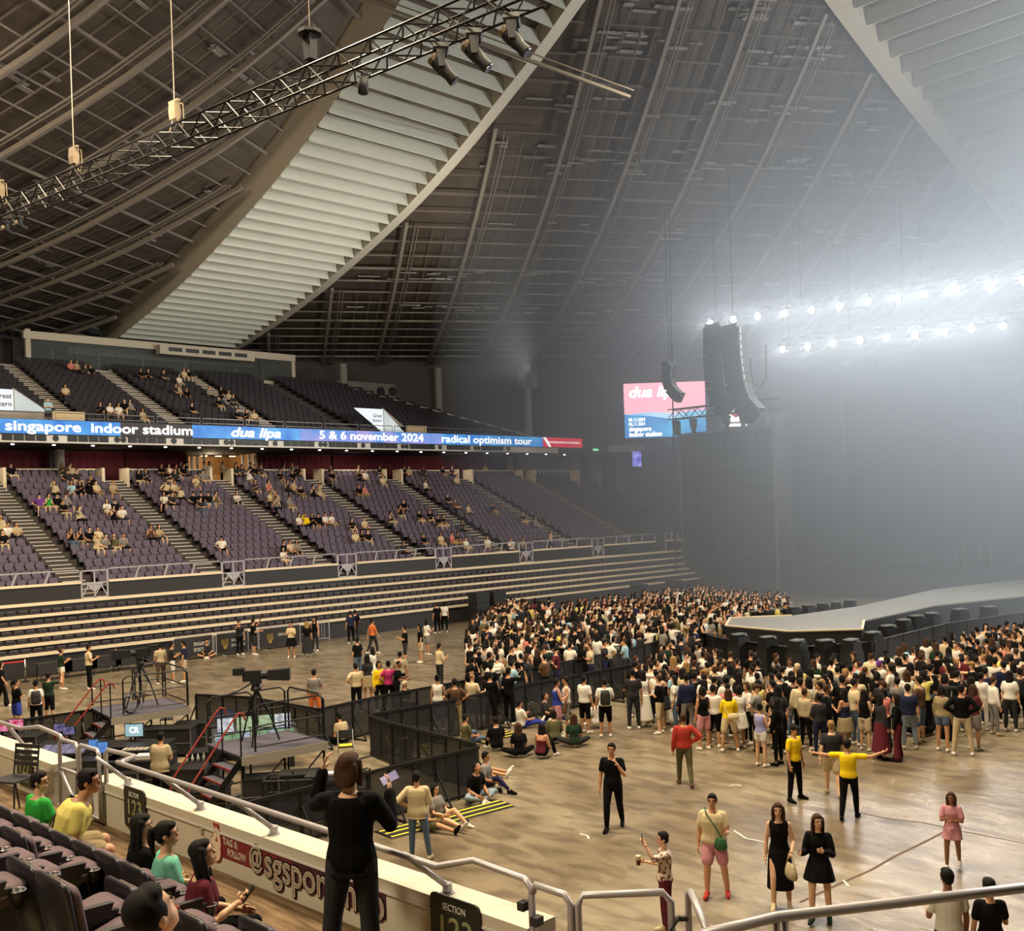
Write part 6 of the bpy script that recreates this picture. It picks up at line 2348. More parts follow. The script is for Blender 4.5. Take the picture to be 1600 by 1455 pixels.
pts = [f.pt(f.P + f.Z * .44 + f.X * -.09 + f.Y * .03), f.pt(f.P + f.Z * .46 + f.X * -.08 - f.Y * .1), f.pt(f.P + f.Z * .28 + f.X * .04 - f.Y * .165), f.pt(f.P + f.Z * .05 + f.X * .15 - f.Y * .165)]
m = MB()
for a, b in zip(pts, pts[1:]):
    m.bar(a, b, .05, .014, up=f.Y)
m.build('strap', M_bk, g)
c = pts[-1]
MB().ball(c + Vector((.02, -.02, -.06)), (.09, .05, .10), 10, 6).build('pouch', M_bk, g, True)
# ================================================================ control area: platforms, cameras, desks, barriers
M_mesh = bpy.data.materials.new('barrier_mesh')
M_mesh.use_nodes = True
mt_ = M_mesh.node_tree
mb_ = mt_.nodes['Principled BSDF']
mb_.inputs['Base Color'].default_value = (.012, .012, .013, 1)
mb_.inputs['Roughness'].default_value = .7
mb_.inputs['Alpha'].default_value = .72
M_redrail = mat('rail_red', (150, 54, 46), .4)
M_tape = mat('tape_yellow', (232, 204, 52), .6)
M_deckp = mat('platform_deck', (74, 70, 82), .7, var=.1)
M_fascp = mat('platform_edge', (150, 140, 124), .6)
M_case = mat('flight_case_black', (30, 30, 32), .5)


def barrier(lab, tops, h=1.1, step=1.22):
    P = [onz(x, y, h) for x, y in tops]
    P = [Vector((p.x, p.y, 0)) for p in P]
    t = thing('crowd_barrier', lab, 'barrier', P[0])
    o = P[0]
    for a, b in zip(P, P[1:]):
        n = max(1, round((b - a).length / step))
        for i in range(n):
            p, q = a.lerp(b, i / n) - o, a.lerp(b, (i + 1) / n) - o
            m = MB()
            m.bar(p + Vector((0, 0, h)), q + Vector((0, 0, h)), .07, .07)
            m.bar(p + Vector((0, 0, .06)), q + Vector((0, 0, .06)), .05)
            m.bar(p, p + Vector((0, 0, h)), .06)
            mid = p.lerp(q, .5)
            m.bar(mid, mid + Vector((0, 0, h)), .035)
            nrm_ = Vector((q.y - p.y, p.x - q.x, 0)).normalized()
            m.bar(p + nrm_ * .55 + Vector((0, 0, .02)), p - nrm_ * .1 + Vector((0, 0, .02)), .06, .04)
            m.bar(p + nrm_ * .55 + Vector((0, 0, .03)), p + Vector((0, 0, .8)), .035)
            pn = m.build('barrier_panel', M_blackg, t)
            s_ = MB()
            nn = nrm_ * .006
            s_.hexa([p + nn + Vector((0, 0, .09)), q + nn + Vector((0, 0, .09)), q - nn + Vector((0, 0, .09)), p - nn + Vector((0, 0, .09)), p + nn + Vector((0, 0, h - .04)), q + nn + Vector((0, 0, h - .04)), q - nn + Vector((0, 0, h - .04)), p - nn + Vector((0, 0, h - .04))])
            s_.build('mesh_sheet', M_mesh, pn)
    return t


barrier('black mesh barrier running from the near wall to the corner by the cross legged sitters', [(360, 1262), (470, 1234), (608, 1200), (748, 1168)])
barrier('black mesh barrier closing the near pen behind the sitters on the cable ramp', [(742, 1163), (612, 1131), (577, 1119)])
barrier('inner black mesh barrier running from the pen corner into the crowd', [(580, 1117), (674, 1101), (821, 1070), (919, 1052), (990, 1039)])
barrier('outer black mesh barrier bending round the control area and on past the standing crowd', [(306, 1086), (390, 1090), (498, 1109), (600, 1087), (700, 1069), (866, 1038), (981, 1015), (1075, 990)])
barrier('low black barrier behind the left camera platform stairs', [(-30, 1136), (39, 1125), (128, 1112), (172, 1106)])
barrier('short black barrier inside the far crowd near the thrust', [(1005, 979), (1068, 970)])


def platform(lab, fl, fr, bl, z, name='camera_platform'):
    A, Bp, Cp = onz(*fl, z), onz(*fr, z), onz(*bl, z)
    u_ = Bp - A
    L = Vector((u_.x, u_.y, 0)).length
    u_.normalize()
    v_ = Vector((-u_.y, u_.x, 0))
    Wd = abs((Cp - A).dot(v_))
    rz = math.atan2(u_.y, u_.x)
    t = thing(name, lab, 'platform', (A.x, A.y, 0), rz)
    MB().box(0, 0, z - .06, L, Wd, z).build('deck', M_deckp, t)
    MB().box(-.02, -.03, z - .2, L + .02, 0, z - .01).build('edge_board', M_fascp, t)
    m = MB()
    for xx in (.05, L - .05):
        m.bar((xx, .05, z - .12), (xx, Wd - .05, z - .12), .06, .1)
    m.build('frame_beam', M_blackg, t)
    for xx in (.06, L * .5, L - .06):
        for yy in (.06, Wd - .06):
            MB().tube([(xx, yy, 0), (xx, yy, z - .06)], .03, 6).build('leg', M_blackg, t)
    m = MB()
    m.tube([(.06, .06, .2), (L * .5, .06, z - .2)], .02, 5)
    m.tube([(L * .5, .06, .2), (L - .06, .06, z - .2)], .02, 5)
    m.tube([(.06, Wd - .06, .25), (L - .06, Wd - .06, .25)], .02, 5)
    m.tube([(.06, .06, .45), (L - .06, .06, .45)], .02, 5)
    m.build('cross_brace', M_blackg, t)

    def rail_(p, q):
        p, q = Vector(p), Vector(q)
        d = (q - p).normalized() * .12
        zz = lambda k: Vector((0, 0, k))
        m = MB().tube([p + zz(.05), p + zz(1.0), p + d + zz(1.1), q - d + zz(1.1), q + zz(1.0), q + zz(.05)], .024, 6)
        m.tube([p + zz(.15), q + zz(.15)], .02, 5)
        m.tube([p + zz(.62), q + zz(.62)], .02, 5)
        m.build('guard_rail', M_blackg, t)

    rail_((.1, .05, z), (L * .48, .05, z)) if False else None
    rail_((.35, .04, z), (L - .04, .04, z))
    rail_((.04, Wd - .04, z), (L * .55, Wd - .04, z))
    rail_((L * .58, Wd - .04, z), (L - .1, Wd - .04, z))
    rail_((L - .04, .1, z), (L - .04, Wd - .1, z))
    # stair at the left end, going down along -x
    n = 4
    run = .95
    sw = min(Wd, 1.0)
    for i in range(n):
        zz = z - (i + 1) * z / (n + 1)
        tr = MB().box(-run / n * (i + 1) - .02, .05, zz - .04, -run / n * i + .05, sw, zz).build('stair_tread', M_deckp, t)
        MB().box(-run / n * (i + 1) - .035, .05, zz - .045, -run / n * (i + 1) - .02, sw, zz + .005).build('red_nosing', M_redrail, tr)
    m = MB()
    for yy in (.05, sw):
        m.bar((0, yy, z - .1), (-run - .1, yy, .05), .04, .14)
    m.build('stringer', M_blackg, t)
    for yy in (.03, sw + .02):
        m = MB().tube([(.12, yy, z + .8), (.08, yy, z + .95), (-.02, yy, z + .98), (-.12, yy, z + .9), (-run - .25, yy, .85), (-run - .3, yy, .75), (-run - .3, yy, .05)], .022, 7)
        m.build('hand_rail', M_redrail, t)
        m = MB().tube([(0, yy, .0), (0, yy, z + .95)], .02, 5)
        m.build('rail_post', M_blackg, t)
    return t, A, u_, v_, L, Wd


pA = platform('left camera platform with guard rails, stair and broadcast camera, nearer the closed stand', (174, 1122), (297, 1105), (132, 1107), 1.2)
pB = platform('right camera platform with guard rails and red edged stair beside the green mixing desk', (378, 1183), (511, 1158), (345, 1159), 1.3)


def tv_camera(lab, p, rz, s=1.0, coil=False):
    t = thing('broadcast_camera', lab, 'camera', p, rz)
    hh = 1.28 * s
    for q in (0.4, 2.5, 4.6):
        m = MB().tube([(0, 0, hh), (.27 * math.cos(q) * s, .27 * math.sin(q) * s, .72 * s)], .035 * s, 6)
        m.tube([(.27 * math.cos(q) * s, .27 * math.sin(q) * s, .75 * s), (.52 * math.cos(q) * s, .52 * math.sin(q) * s, .02)], .022 * s, 6)
        m.build('tripod_leg', M_black, t)
    m = MB().tube([(.3 * math.cos(q) * s, .3 * math.sin(q) * s, .35 * s) for q in (.4, 2.5, 4.6)], .012, 5, close=True)
    m.tube([(0, 0, .35 * s), (0, 0, hh)], .02, 5)
    m.build('spreader', M_black, t)
    MB().rings([[(r * math.cos(q), r * math.sin(q), z) for q in np.arange(10) * PI / 5] for r, z in ((.12 * s, hh - .03), (.13 * s, hh + .02), (.09 * s, hh + .12), (.14 * s, hh + .14), (.14 * s, hh + .2))]).build('fluid_head', M_case, t)
    MB().box(-.30 * s, -.09 * s, hh + .2, .12 * s, .09 * s, hh + .45).build('camera_body', M_black, t)
    MB().rings([[(x * s, .10 * s * k * math.cos(q), hh + .33 + .10 * s * k * math.sin(q)) for q in np.arange(10) * PI / 5] for x, k in ((.1, .9), (.2, 1), (.3, 1), (.3, .8))]).build('lens_barrel', M_black, t)
    MB().rings([[(x * s, y * s, hh + .33 + z * s) for y, z in ((-w, -h), (w, -h), (w, h), (-w, h))] for x, w, h in ((.28, .11, .11), (.78, .15, .14), (.8, .15, .14))]).build('lens_hood', M_case, t)
    MB().box(-.52 * s, -.12 * s, hh + .36, -.26 * s, .12 * s, hh + .52).build('viewfinder', M_black, t)
    m = MB().tube([(-.1 * s, .1 * s, hh + .15), (-.45 * s, .18 * s, hh - .05), (-.6 * s, .18 * s, hh - .08)], .018, 6)
    m.tube([(-.1 * s, -.1 * s, hh + .15), (-.45 * s, -.18 * s, hh - .02), (-.58 * s, -.18 * s, hh - .05)], .018, 6)
    m.build('pan_bar', M_black, t)
    m = MB()
    for k in range(4):
        m.tube([(-.1, .09, hh + .2), (0.05 * k, .12, hh + .05), (.1 - .1 * k, .05, hh - .3), (-.05, .04, .1)], .008, 4)
    m.build('camera_cable', M_cable, t)
    return t


def onplat(P, fx, fy, z):
    t, A, u_, v_, L, Wd = P
    q = A + u_ * (L * fx) + v_ * (Wd * fy)
    return Vector((q.x, q.y, z))


ca = onplat(pA, .52, .5, 1.2)
tv_camera('broadcast camera on a tripod on the left platform, tilted up', ca, math.radians(168), 1.0)
cb = onplat(pB, .42, .55, 1.3)
tv_camera('broadcast camera with long black hood on a tripod on the right platform', cb, math.radians(-38), 1.0)
cc = onplat(pA, .27, .12, 1.2)
m = MB()
for k in range(6):
    m.tube([(cc.x + (.27 - .01 * (k % 3)) * math.cos(q) * .9, cc.y - .02 * k + .05 * math.cos(q), cc.z + .30 + (.28 - .012 * (k % 3)) * math.sin(q)) for q in np.arange(18) * PI / 9], .014, 5, close=True)
tag(m.build('cable_coil', M_cable), 'black cable coil hung upright on the front rail of the left camera platform', 'cable')

# lower rack frames below the right platform
fr = thing('rack_frame', 'black tubular rack frames standing in front of the right camera platform', 'rack', onz(412, 1290, 0), math.radians(-43))
for k in range(2):
    m = MB()
    for zz in (.15, .55, .95):
        m.tube([(1.15 * k, 0, zz), (1.15 * k + 1.1, 0, zz)], .022, 6)
        m.tube([(1.15 * k, .6, zz), (1.15 * k + 1.1, .6, zz)], .022, 6)
        m.tube([(1.15 * k, 0, zz), (1.15 * k, .6, zz)], .018, 6)
    for xx in (0, .55, 1.1):
        for yy in (0, .6):
            m.tube([(1.15 * k + xx, yy, 0), (1.15 * k + xx, yy, 1.0)], .024, 6)
    m.build('frame_section', M_blackg, fr)
m = MB()
for k in range(4):
    m.obox((.3 + .55 * k, .3, .28), (.42, .4, .22), 0)
o = m.build('stored_boxes', M_case, fr)
o['kind'] = 'stuff'
MB().box(.9, .02, .985, 1.9, .58, 1.0).build('top_board', M_case, fr)
b_ = fr.location + Matrix.Rotation(fr.rotation_euler.z, 3, 'Z') @ Vector((1.4, .3, 1.01))
tag(MB().obox(b_, (.35, .26, .02), -.7).build('paper_sheets', M_pwhite), 'white paper sheets lying on the rack frame', 'paper')

# mixing desk with lit channel strips
M_g1 = emis('desk_green', (40, 120, 60), .55, (120, 200, 150), 9)
M_g2 = emis('desk_screens', (50, 90, 140), .7, (200, 220, 230), 8)
dp = onz(398, 1150, .85)
dsk = thing('mixing_desk', 'long mixing desk with green and blue lit channel strips left of the right camera', 'mixing desk', (dp.x, dp.y, 0), math.radians(-28))
MB().rings([[(x, y, z) for x, y, z in ((-1.1, -.35, .78), (1.1, -.35, .78), (1.1, .4, .98), (-1.1, .4, .98))], [(x, y, z) for x, y, z in ((-1.1, -.37, .84), (1.1, -.37, .84), (1.1, .4, 1.06), (-1.1, .4, 1.06))]]).build('console_body', M_case, dsk)
for k in range(9):
    x0 = -1.02 + .23 * k
    MB().hexa([(x0, -.33, .852), (x0 + .2, -.33, .852), (x0 + .2, .05, .957), (x0, .05, .957), (x0, -.33, .862), (x0 + .2, -.33, .862), (x0 + .2, .05, .967), (x0, .05, .967)]).build('channel_strip', M_g1 if k % 3 else M_g2, dsk)
for k in range(4):
    x0 = -.95 + .5 * k
    MB().hexa([(x0, .1, .99), (x0 + .42, .1, .99), (x0 + .42, .42, 1.3), (x0, .42, 1.3), (x0, .08, 1.0), (x0 + .42, .08, 1.0), (x0 + .42, .40, 1.31), (x0, .40, 1.31)]).build('meter_screen', M_g1 if k in (1, 2) else M_g2, dsk)
m = MB()
for xx in (-.95, .95):
    m.box(xx - .05, -.3, 0, xx + .05, .35, .8)
m.build('stand', M_black, dsk)

# desks, cases and monitors between the platforms
M_mon = {}


def monitor(lab, px, py, z, w, h, rz, mm, txt=None):
    p = onz(px, py, z)
    t = thing('monitor', lab, 'monitor', p, rz)
    MB().box(-w / 2, 0, .1, w / 2, .05, .1 + h).build('case', M_black, t)
    MB().box(-w / 2 + .02, -.006, .12, w / 2 - .02, 0, .08 + h).build('display', mm, t)
    m = MB().box(-.03, .05, 0, .03, .09, .2)
    m.box(-.12, -.02, 0, .12, .14, .02)
    m.build('foot', M_black, t)
    if txt:
        text(txt, h * .6, M_lw, t, Vector((0, -.012, .1 + h / 2)), FX, align='CENTER', bold=.01, width=w * .5)
    return t


def table(lab, px, py, rz, w, d, h, cat='table', name='equipment_case'):
    p = onz(px, py, h)
    p.z = 0
    t = thing(name, lab, cat, p, rz)
    MB().box(-w / 2, -d / 2, .08, w / 2, d / 2, h - .05).build('body', M_case, t)
    MB().box(-w / 2 - .02, -d / 2 - .02, h - .05, w / 2 + .02, d / 2 + .02, h).build('lid', M_blackg, t)
    m = MB()
    for sx in (-1, 1):
        for sy in (-1, 1):
            m.cyl((sx * (w / 2 - .08), sy * (d / 2 - .08), 0), (sx * (w / 2 - .08), sy * (d / 2 - .08), .08), .04, 8)
    o = m.build('castors', M_black, t)
    m = MB()
    for sx in (-1, 1):
        m.bar((sx * w / 2, -d / 2 - .01, .08), (sx * w / 2, -d / 2 - .01, h), .03)
    m.bar((-w / 2, -d / 2 - .02, h * .5), (w / 2, -d / 2 - .02, h * .5), .025)
    m.build('edge_trim', mat('case_trim', (120, 118, 116), .4, .5), t)
    return t


FZ = math.radians(-44)
table('black equipment case below the blue monitors near the gate', 153, 1184, FZ, 1.1, .7, .9)
table('black equipment case left of the blue monitors with lit lilac panel', 101, 1166, FZ, 1.6, 1.5, .92)
table('long black equipment case under the pale blue monitor', 214, 1161, FZ, 1.7, .9, .95)
table('black equipment case with small grey mixer and white case beside the cream tee', 218, 1182, FZ, 1.5, 1.1, .9)
table('black equipment case beside the cream tee in the control area', 298, 1197, FZ, .9, .7, .85)
table('black equipment case at the left edge under the pink screens', 14, 1149, FZ, 1.8, .7, .95)
table('small black equipment case behind the mixing desk under the laptop', 352, 1133, FZ, .8, .5, .95)
table('black equipment case behind the pale blue monitor under the left platform', 262, 1136, FZ, 1.5, .7, .8)
M_scb = emis('monitor_blue', (40, 100, 200), .8, (120, 180, 240), 3)
M_scp = emis('monitor_pale', (150, 196, 204), .8, (190, 220, 224), 3)
M_scr = emis('monitor_pink', (200, 40, 90), .9, (240, 170, 200), 5)
M_scl = emis('panel_lilac', (70, 66, 110), .7, (150, 140, 190), 6)
monitor('pale blue monitor with large white letters in the control area', 210, 1158, .95, .5, .36, FZ, M_scp, 'CR')
monitor('left one of two small blue lit monitors near the gate', 147, 1180, .9, .28, .3, FZ, M_scb)
monitor('right one of two small blue lit monitors near the gate', 161, 1184, .9, .28, .3, FZ, M_scb)
monitor('pink lit monitor at the left edge, nearer the stairs', 25, 1146, .95, .46, .3, FZ, M_scr)
monitor('pink lit monitor cut by the left edge of the picture', 2, 1150, .95, .42, .3, FZ, M_scr)
monitor('small dark monitor above the lilac lit panel', 108, 1155, .95, .34, .24, FZ, M_scl)
monitor('second small dark monitor above the lilac lit panel', 94, 1150, .95, .34, .24, FZ, M_scl)
monitor('dark laptop screen behind the mixing desk with yellow strip', 352, 1132, .95, .5, .32, FZ + .3, emis('laptop_dark', (30, 34, 50), .6, (50, 60, 90), 3))
p = onz(100, 1178, .92)
lp = thing('lighting_desk', 'lilac lit lighting desk on the equipment case left of the gate', 'mixing desk', p, FZ)
MB().hexa([(-.6, -.3, 0), (.6, -.3, 0), (.6, .3, 0), (-.6, .3, 0), (-.6, -.3, .06), (.6, -.3, .06), (.6, .3, .18), (-.6, .3, .18)]).build('console_body', M_case, lp)
for k in range(5):
    MB().hexa([(-.56 + .23 * k, -.27, .068), (-.36 + .23 * k, -.27, .068), (-.36 + .23 * k, .25, .172), (-.56 + .23 * k, .25, .172), (-.56 + .23 * k, -.27, .075), (-.36 + .23 * k, -.27, .075), (-.36 + .23 * k, .25, .18), (-.56 + .23 * k, .25, .18)]).build('fader_bank', M_scl, lp)
p = onz(212, 1176, .9)
kb = thing('keyboard_mixer', 'small grey mixer with pale keys below the pale blue monitor', 'mixer', p, FZ)
MB().box(-.35, -.2, 0, .35, .2, .08).build('body', M_case, kb)
for k in range(5):
    MB().box(-.31 + .13 * k, -.15, .08, -.21 + .13 * k, .15, .1).build('key_block', M_fascp, kb)
p = onz(227, 1186, .9)
tag(MB().obox(p + Vector((0, 0, .06)), (.4, .3, .1), FZ).build('white_case', M_pwhite), 'white flat case lying on a dark box beside the cream tee', 'case')
p = onz(292, 1193, .85)
for k in range(4):
    q = p + Vector((.12 * k, -.05 * k, 0))
    tag(MB().rings([[(q.x + r * math.cos(a), q.y + r * math.sin(a), q.z + z) for a in np.arange(8) * PI / 4] for r, z in ((.03, 0), (.035, .12), (.012, .16), (.012, .2))]).build('water_bottle', mat('bottle_pale', (200, 200, 196), .2), None, True), 'pale water bottle on the case beside the cream tee, %s toward the stair' % ORD[k], 'bottle', 'water bottles beside the cream tee')
for lab, px, py, kw, r in (
    ('person in cream tee with black hair working at the control desks seen from behind', 252, 1262, dict(arms=('phone', 'phone'), legs=('stand', 'stand'), lean=.12, wide=1.15, top=('short', 'sand'), bottom=('trousers', 'black'), hair=('short', HB), h=1.72, loose=.02, hem=-.14), -30),
    ('person in pale tee sitting crouched behind the right platform fence', 538, 1163, dict(arms=('lap', 'lap'), legs=('cross', 'cross'), lean=.35, top=('short', 'sand'), bottom=('trousers', 'black'), hair=('short', HB), h=1.68), 40),
    ('person in black tee and grey beard leaning at the barrier behind the pen', 621, 1113, dict(arms=('cup', 'cup'), lean=.15, top=('short', 'black'), bottom=('trousers', 'black'), hair=('bald', HB), h=1.7, skin=2), -80),
    ('person with white hair seated behind the barrier pen', 634, 1124, dict(arms=('lap', 'lap'), legs=('chair', 'chair'), top=('short', 'black'), bottom=('trousers', 'black'), hair=('short', CLOTH['cream']), h=1.62), -120),
    ('person with bare arms sitting inside the mesh barrier pen', 600, 1186, dict(fem=True, arms=('lap', 'lap'), legs=('knees', 'knees'), top=('tank', 'charcoal'), bottom=('trousers', 'black'), hair=('long', HB), h=1.62), -60),
    ('person in jeans sitting inside the mesh barrier pen beside the bare arms', 634, 1192, dict(arms=('lap', 'lap'), legs=('knees', 'cross'), top=('short', 'black'), bottom=('jeans', 'denim'), hair=('short', HB), h=1.68), -30),
):
    person(lab, px, py, r, v=.02, **kw)
# folding chairs by the pen
for lab, px, py in (('folding chair with yellow cloth on the seat by the pen fence', 541, 1192), ('black office chair back under the left platform', 262, 1146)):
    p = onz(px, py, 0)
    t = thing('folding_chair', lab, 'chair', p, -.6)
    for s_ in (-.2, .2):
        MB().tube([(s_, -.22, 0), (s_, .2, .85)], .013, 6).build('leg', M_steel, t)
        MB().tube([(s_, .24, 0), (s_, -.15, .46)], .013, 6).build('leg', M_steel, t)
    MB().box(-.2, -.2, .44, .2, .18, .47).build('seat', M_case, t)
    MB().hexa([(-.2, .14, .62), (.2, .14, .62), (.2, .16, .62), (-.2, .16, .62), (-.2, .19, .84), (.2, .19, .84), (.2, .21, .84), (-.2, .21, .84)]).build('backrest', M_case, t)
    if 'yellow' in lab:
        MB().box(-.17, -.16, .47, .17, .12, .49).build('yellow_cloth', M_tape, t)

# cable ramps with yellow stripes
def ramp_strip(lab, a, b, w=.75, n=3):
    A, Bp = onz(*a), onz(*b)
    d = Bp - A
    t = thing('cable_ramp', lab, 'cable ramp', A, math.atan2(d.y, d.x))
    L = d.length
    MB().rings([[(x, -w / 2, 0), (x, w / 2, 0), (x, w * .35, .045), (x, -w * .35, .045)] for x in (0, L)]).build('ramp_body', M_case, t)
    for k in range(n):
        yy = -w * .40 + w * .30 * k
        zz = .046 if k else .034
        MB().box(0.02, yy - .03, zz, L - .02, yy + .03, zz + .006).build('yellow_stripe', M_tape, t)
    return t


ramp_strip('black cable ramp with yellow stripes beside the blue jeans', (598, 1306), (788, 1256))
ramp_strip('black cable ramp with yellow stripes inside the pen by the seated jeans', (742, 1160), (800, 1146))
ramp_strip('black cable ramp with yellow stripes behind the mesh fence', (612, 1180), (664, 1166), .5, 2)
ramp_strip('cable ramp with yellow stripes seen through the nearest mesh barrier', (478, 1292), (545, 1276), .6, 2)

# banner barricades, tables and belt barrier along the closed stand
M_bclo = mat('barricade_cloth', (38, 36, 36), .75)
M_emb = mat('emblem_gold', (176, 150, 70), .5)
FRn = facing(0, -1)
for k, (x0, x1, lab) in enumerate(((267, 338, 'black banner barricade reading singapore sports hub beside the left camera platform'), (345, 404, 'black banner barricade with gold emblem behind the standing pair'), (424, 502, 'black banner barricade with small gold emblem farthest along the closed stand'))):
    a, b = onz(x0, 1034 - (x0 - 267) * .09, 0), onz(x1, 1034 - (x1 - 267) * .09, 0)
    Yb = 47.05
    a, b = Vector((a.x, Yb, 0)), Vector((b.x, Yb, 0))
    L = b.x - a.x
    t = thing('banner_barricade', lab, 'barrier', a)
    m = MB().tube([(0, 0, .05), (0, 0, 1.05), (.08, 0, 1.12), (L - .08, 0, 1.12), (L, 0, 1.05), (L, 0, .05)], .025, 6)
    for xx in (.3, L - .3):
        m.bar((xx, -.3, .02), (xx, .3, .02), .05)
    m.build('frame', M_steel, t)
    MB().box(.03, -.03, .12, L - .03, -.01, 1.08).build('cloth', M_bclo, t)
    if k == 0:
        text('SINGAPORE', .25, M_lw if False else M_pwhite, t, Vector((L * .5, -.04, .72)), FRn, width=L * .42)
        text('SPORTS HUB', .25, M_pwhite, t, Vector((L * .5, -.04, .44)), FRn, width=L * .44)
    else:
        text('SINGAPORE', .2, M_pwhite, t, Vector((L * .45, -.04, .7)), FRn, width=L * .42)
        if k == 1:
            text('SPORTS HUB', .2, M_pwhite, t, Vector((L * .45, -.04, .45)), FRn, width=L * .44)
        m = MB()
        for j in (-2, -1, 0, 1, 2):
            m.tube([(L * .26 + j * .015, -.04, .32), (L * .26 + j * .085, -.04, .58), (L * .26 + j * .075, -.04, .8)], .014, 4)
        m.build('emblem', M_emb, t)
for k, (xa, xb) in enumerate(((405, 424), (338, 346), (503, 545))):
    a, b = onz(xa, 1020 - (xa - 405) * .1, 0), onz(xb, 1020 - (xb - 405) * .1, 0)
    t = thing('steel_barricade', ('pale steel barricade between the second and third banner barricades', 'short pale steel barricade between the first and second banner barricades', 'pale steel barricade right of the last banner barricade')[k], 'barrier', (a.x, 47.1, 0))
    L = b.x - a.x
    m = MB().tube([(0, 0, .05), (0, 0, 1.05), (.06, 0, 1.1), (L - .06, 0, 1.1), (L, 0, 1.05), (L, 0, .05)], .025, 6)
    m.tube([(0, 0, .2), (L, 0, .2)], .02, 5)
    m.build('frame', M_steel, t)
    for j in range(1, max(2, int(L / .16))):
        MB().tube([(.16 * j, 0, .2), (.16 * j, 0, 1.1)], .01, 5).build('bar', M_steel, t)
for k, px in enumerate((75, 118, 160, 205, 246)):
    p = onz(px, 1060 - (px - 75) * .1, 0)
    t = thing('folding_table', 'black skirted folding table against the closed stand, %s from the belt post' % ROWN[k], 'table', (p.x, 46.6, 0), 0)
    MB().box(-.72, -.3, .72, .72, .3, .76).build('tabletop', M_case, t)
    MB().box(-.72, -.31, .3, .72, -.29, .72).build('skirt', M_bclo, t)
    for sx in (-.6, .6):
        for sy in (-.25, .25):
            MB().tube([(sx, sy, 0), (sx * .93, sy, .72)], .018, 5).build('leg', M_black, t)
p = onz(40, 1066, 0)
t = thing('belt_post', 'silver belt barrier post with red belt at the left edge by the closed stand', 'post', p)
MB().tube([(0, 0, .03), (0, 0, .98)], .035, 10).build('pole', mat('chrome', (190, 186, 180), .2, .9), t, True)
MB().cyl((0, 0, 0), (0, 0, .04), .17, 14).build('base', M_black, t)
MB().box(-2.2, -.005, .88, -.03, .005, .94).build('belt', mat('belt_red', (196, 50, 50), .6), t)
# round rail at the far barricade and a black stack by the closed stand
t = thing('curved_barricade', 'small curved pale barricade at the far left of the standing crowd', 'barrier', onz(718, 962, 0))
pts = [Vector((2.0 * math.cos(q), 1.0 * math.sin(q), 0)) for q in np.linspace(PI, 2 * PI, 9)]
for zz in (.35, .7, 1.05):
    MB().tube([p + Vector((0, 0, zz)) for p in pts], .03, 6).build('rail', M_steel, t)
for p in pts:
    MB().tube([p, p + Vector((0, 0, 1.05))], .02, 5).build('post', M_steel, t)
for k, (px, py) in enumerate(((650, 966), (665, 962), (975, 930), (905, 936))):
    p = onz(px, py, 0)
    t = thing('speaker_stack', ('tall black case stack by the closed stand, left one', 'tall black case stack by the closed stand, right one', 'black case stack beyond the crowd under the video wall', 'black case stack at the far end of the closed stand')[k], 'case', (p.x, min(p.y, 46.5), 0))
    for j in range(3 if k < 2 else 2):
        MB().box(-.5, -.4, .62 * j, .5, .4, .62 * j + .6).build('case', M_case, t)
# floor marks and cracks
M_crack = mat('floor_joint', (84, 62, 44), .8)
for lab, pts, w in (('dark joint line running across the floor toward the child', [(1310, 1382), (1360, 1360), (1400, 1337), (1440, 1318), (1475, 1300)], .05), ('thin dark floor crack beside the pointing steward', [(1345, 1270), (1390, 1280), (1440, 1285), (1500, 1298), (1600, 1318)], .03), ('dark joint line behind the two black dresses', [(1250, 1410), (1310, 1382)], .05)):
    m = MB()
    P = [onz(*p, .003) for p in pts]
    for a, b in zip(P, P[1:]):
        m.bar(a, b, w, .004)
    o = m.build('trim_2', M_crack)
    o['kind'] = 'structure'
for k, pts in enumerate(([(1140, 1228), (1150, 1226), (1158, 1228)], [(1147, 1298), (1165, 1310), (1195, 1316)], [(906, 1303), (918, 1306), (920, 1311)], [(1318, 1376), (1326, 1385)])):
    m = MB()
    P = [onz(*p, .004) for p in pts]
    for a, b in zip(P, P[1:]):
        m.bar(a, b, .04, .005)
    tag(m.build('tape_strip', M_pwhite), 'torn white tape strip on the floor ' + ('behind the pink shorts', 'right of the pink shorts', 'in front of the lone black walker', 'below the joint line by the black mini dress')[k], 'tape')

for lab, px, py, w, d, h in (
    ('black equipment case on the control floor below the left stair foot', 62, 1196, 1.0, .7, .75),
    ('black equipment case between the blue monitors and the cream tee', 190, 1206, .9, .6, .7),
    ('low black equipment case in front of the red edged stair', 322, 1232, 1.0, .6, .55),
    ('black equipment case behind the red edged stair', 322, 1172, .8, .6, .75),
    ('tall black equipment case under the right platform deck', 470, 1206, .9, .6, .95),
    ('black equipment case under the left end of the right platform', 412, 1212, .9, .6, .8),
    ('low black equipment case at the right end of the right platform', 520, 1210, .8, .6, .5),
    ('black equipment case left of the mixing desk below the coil', 300, 1128, .9, .6, .8),
):
    table(lab, px, py, FZ + .1, w, d, h)
for k, pts in enumerate(([(330, 1262), (380, 1240), (450, 1236), (520, 1214), (575, 1200)], [(200, 1240), (260, 1236), (330, 1262)], [(530, 1206), (560, 1186), (585, 1180)])):
    tag(MB().tube([onz(*p, .02) for p in pts], .02, 5).build('floor_cable', M_cable), ('long black cable on the floor in front of the right platform', 'black cable on the floor before the cream tee', 'short black cable on the pale floor by the pen corner')[k], 'cable')
DEC[0] = .5
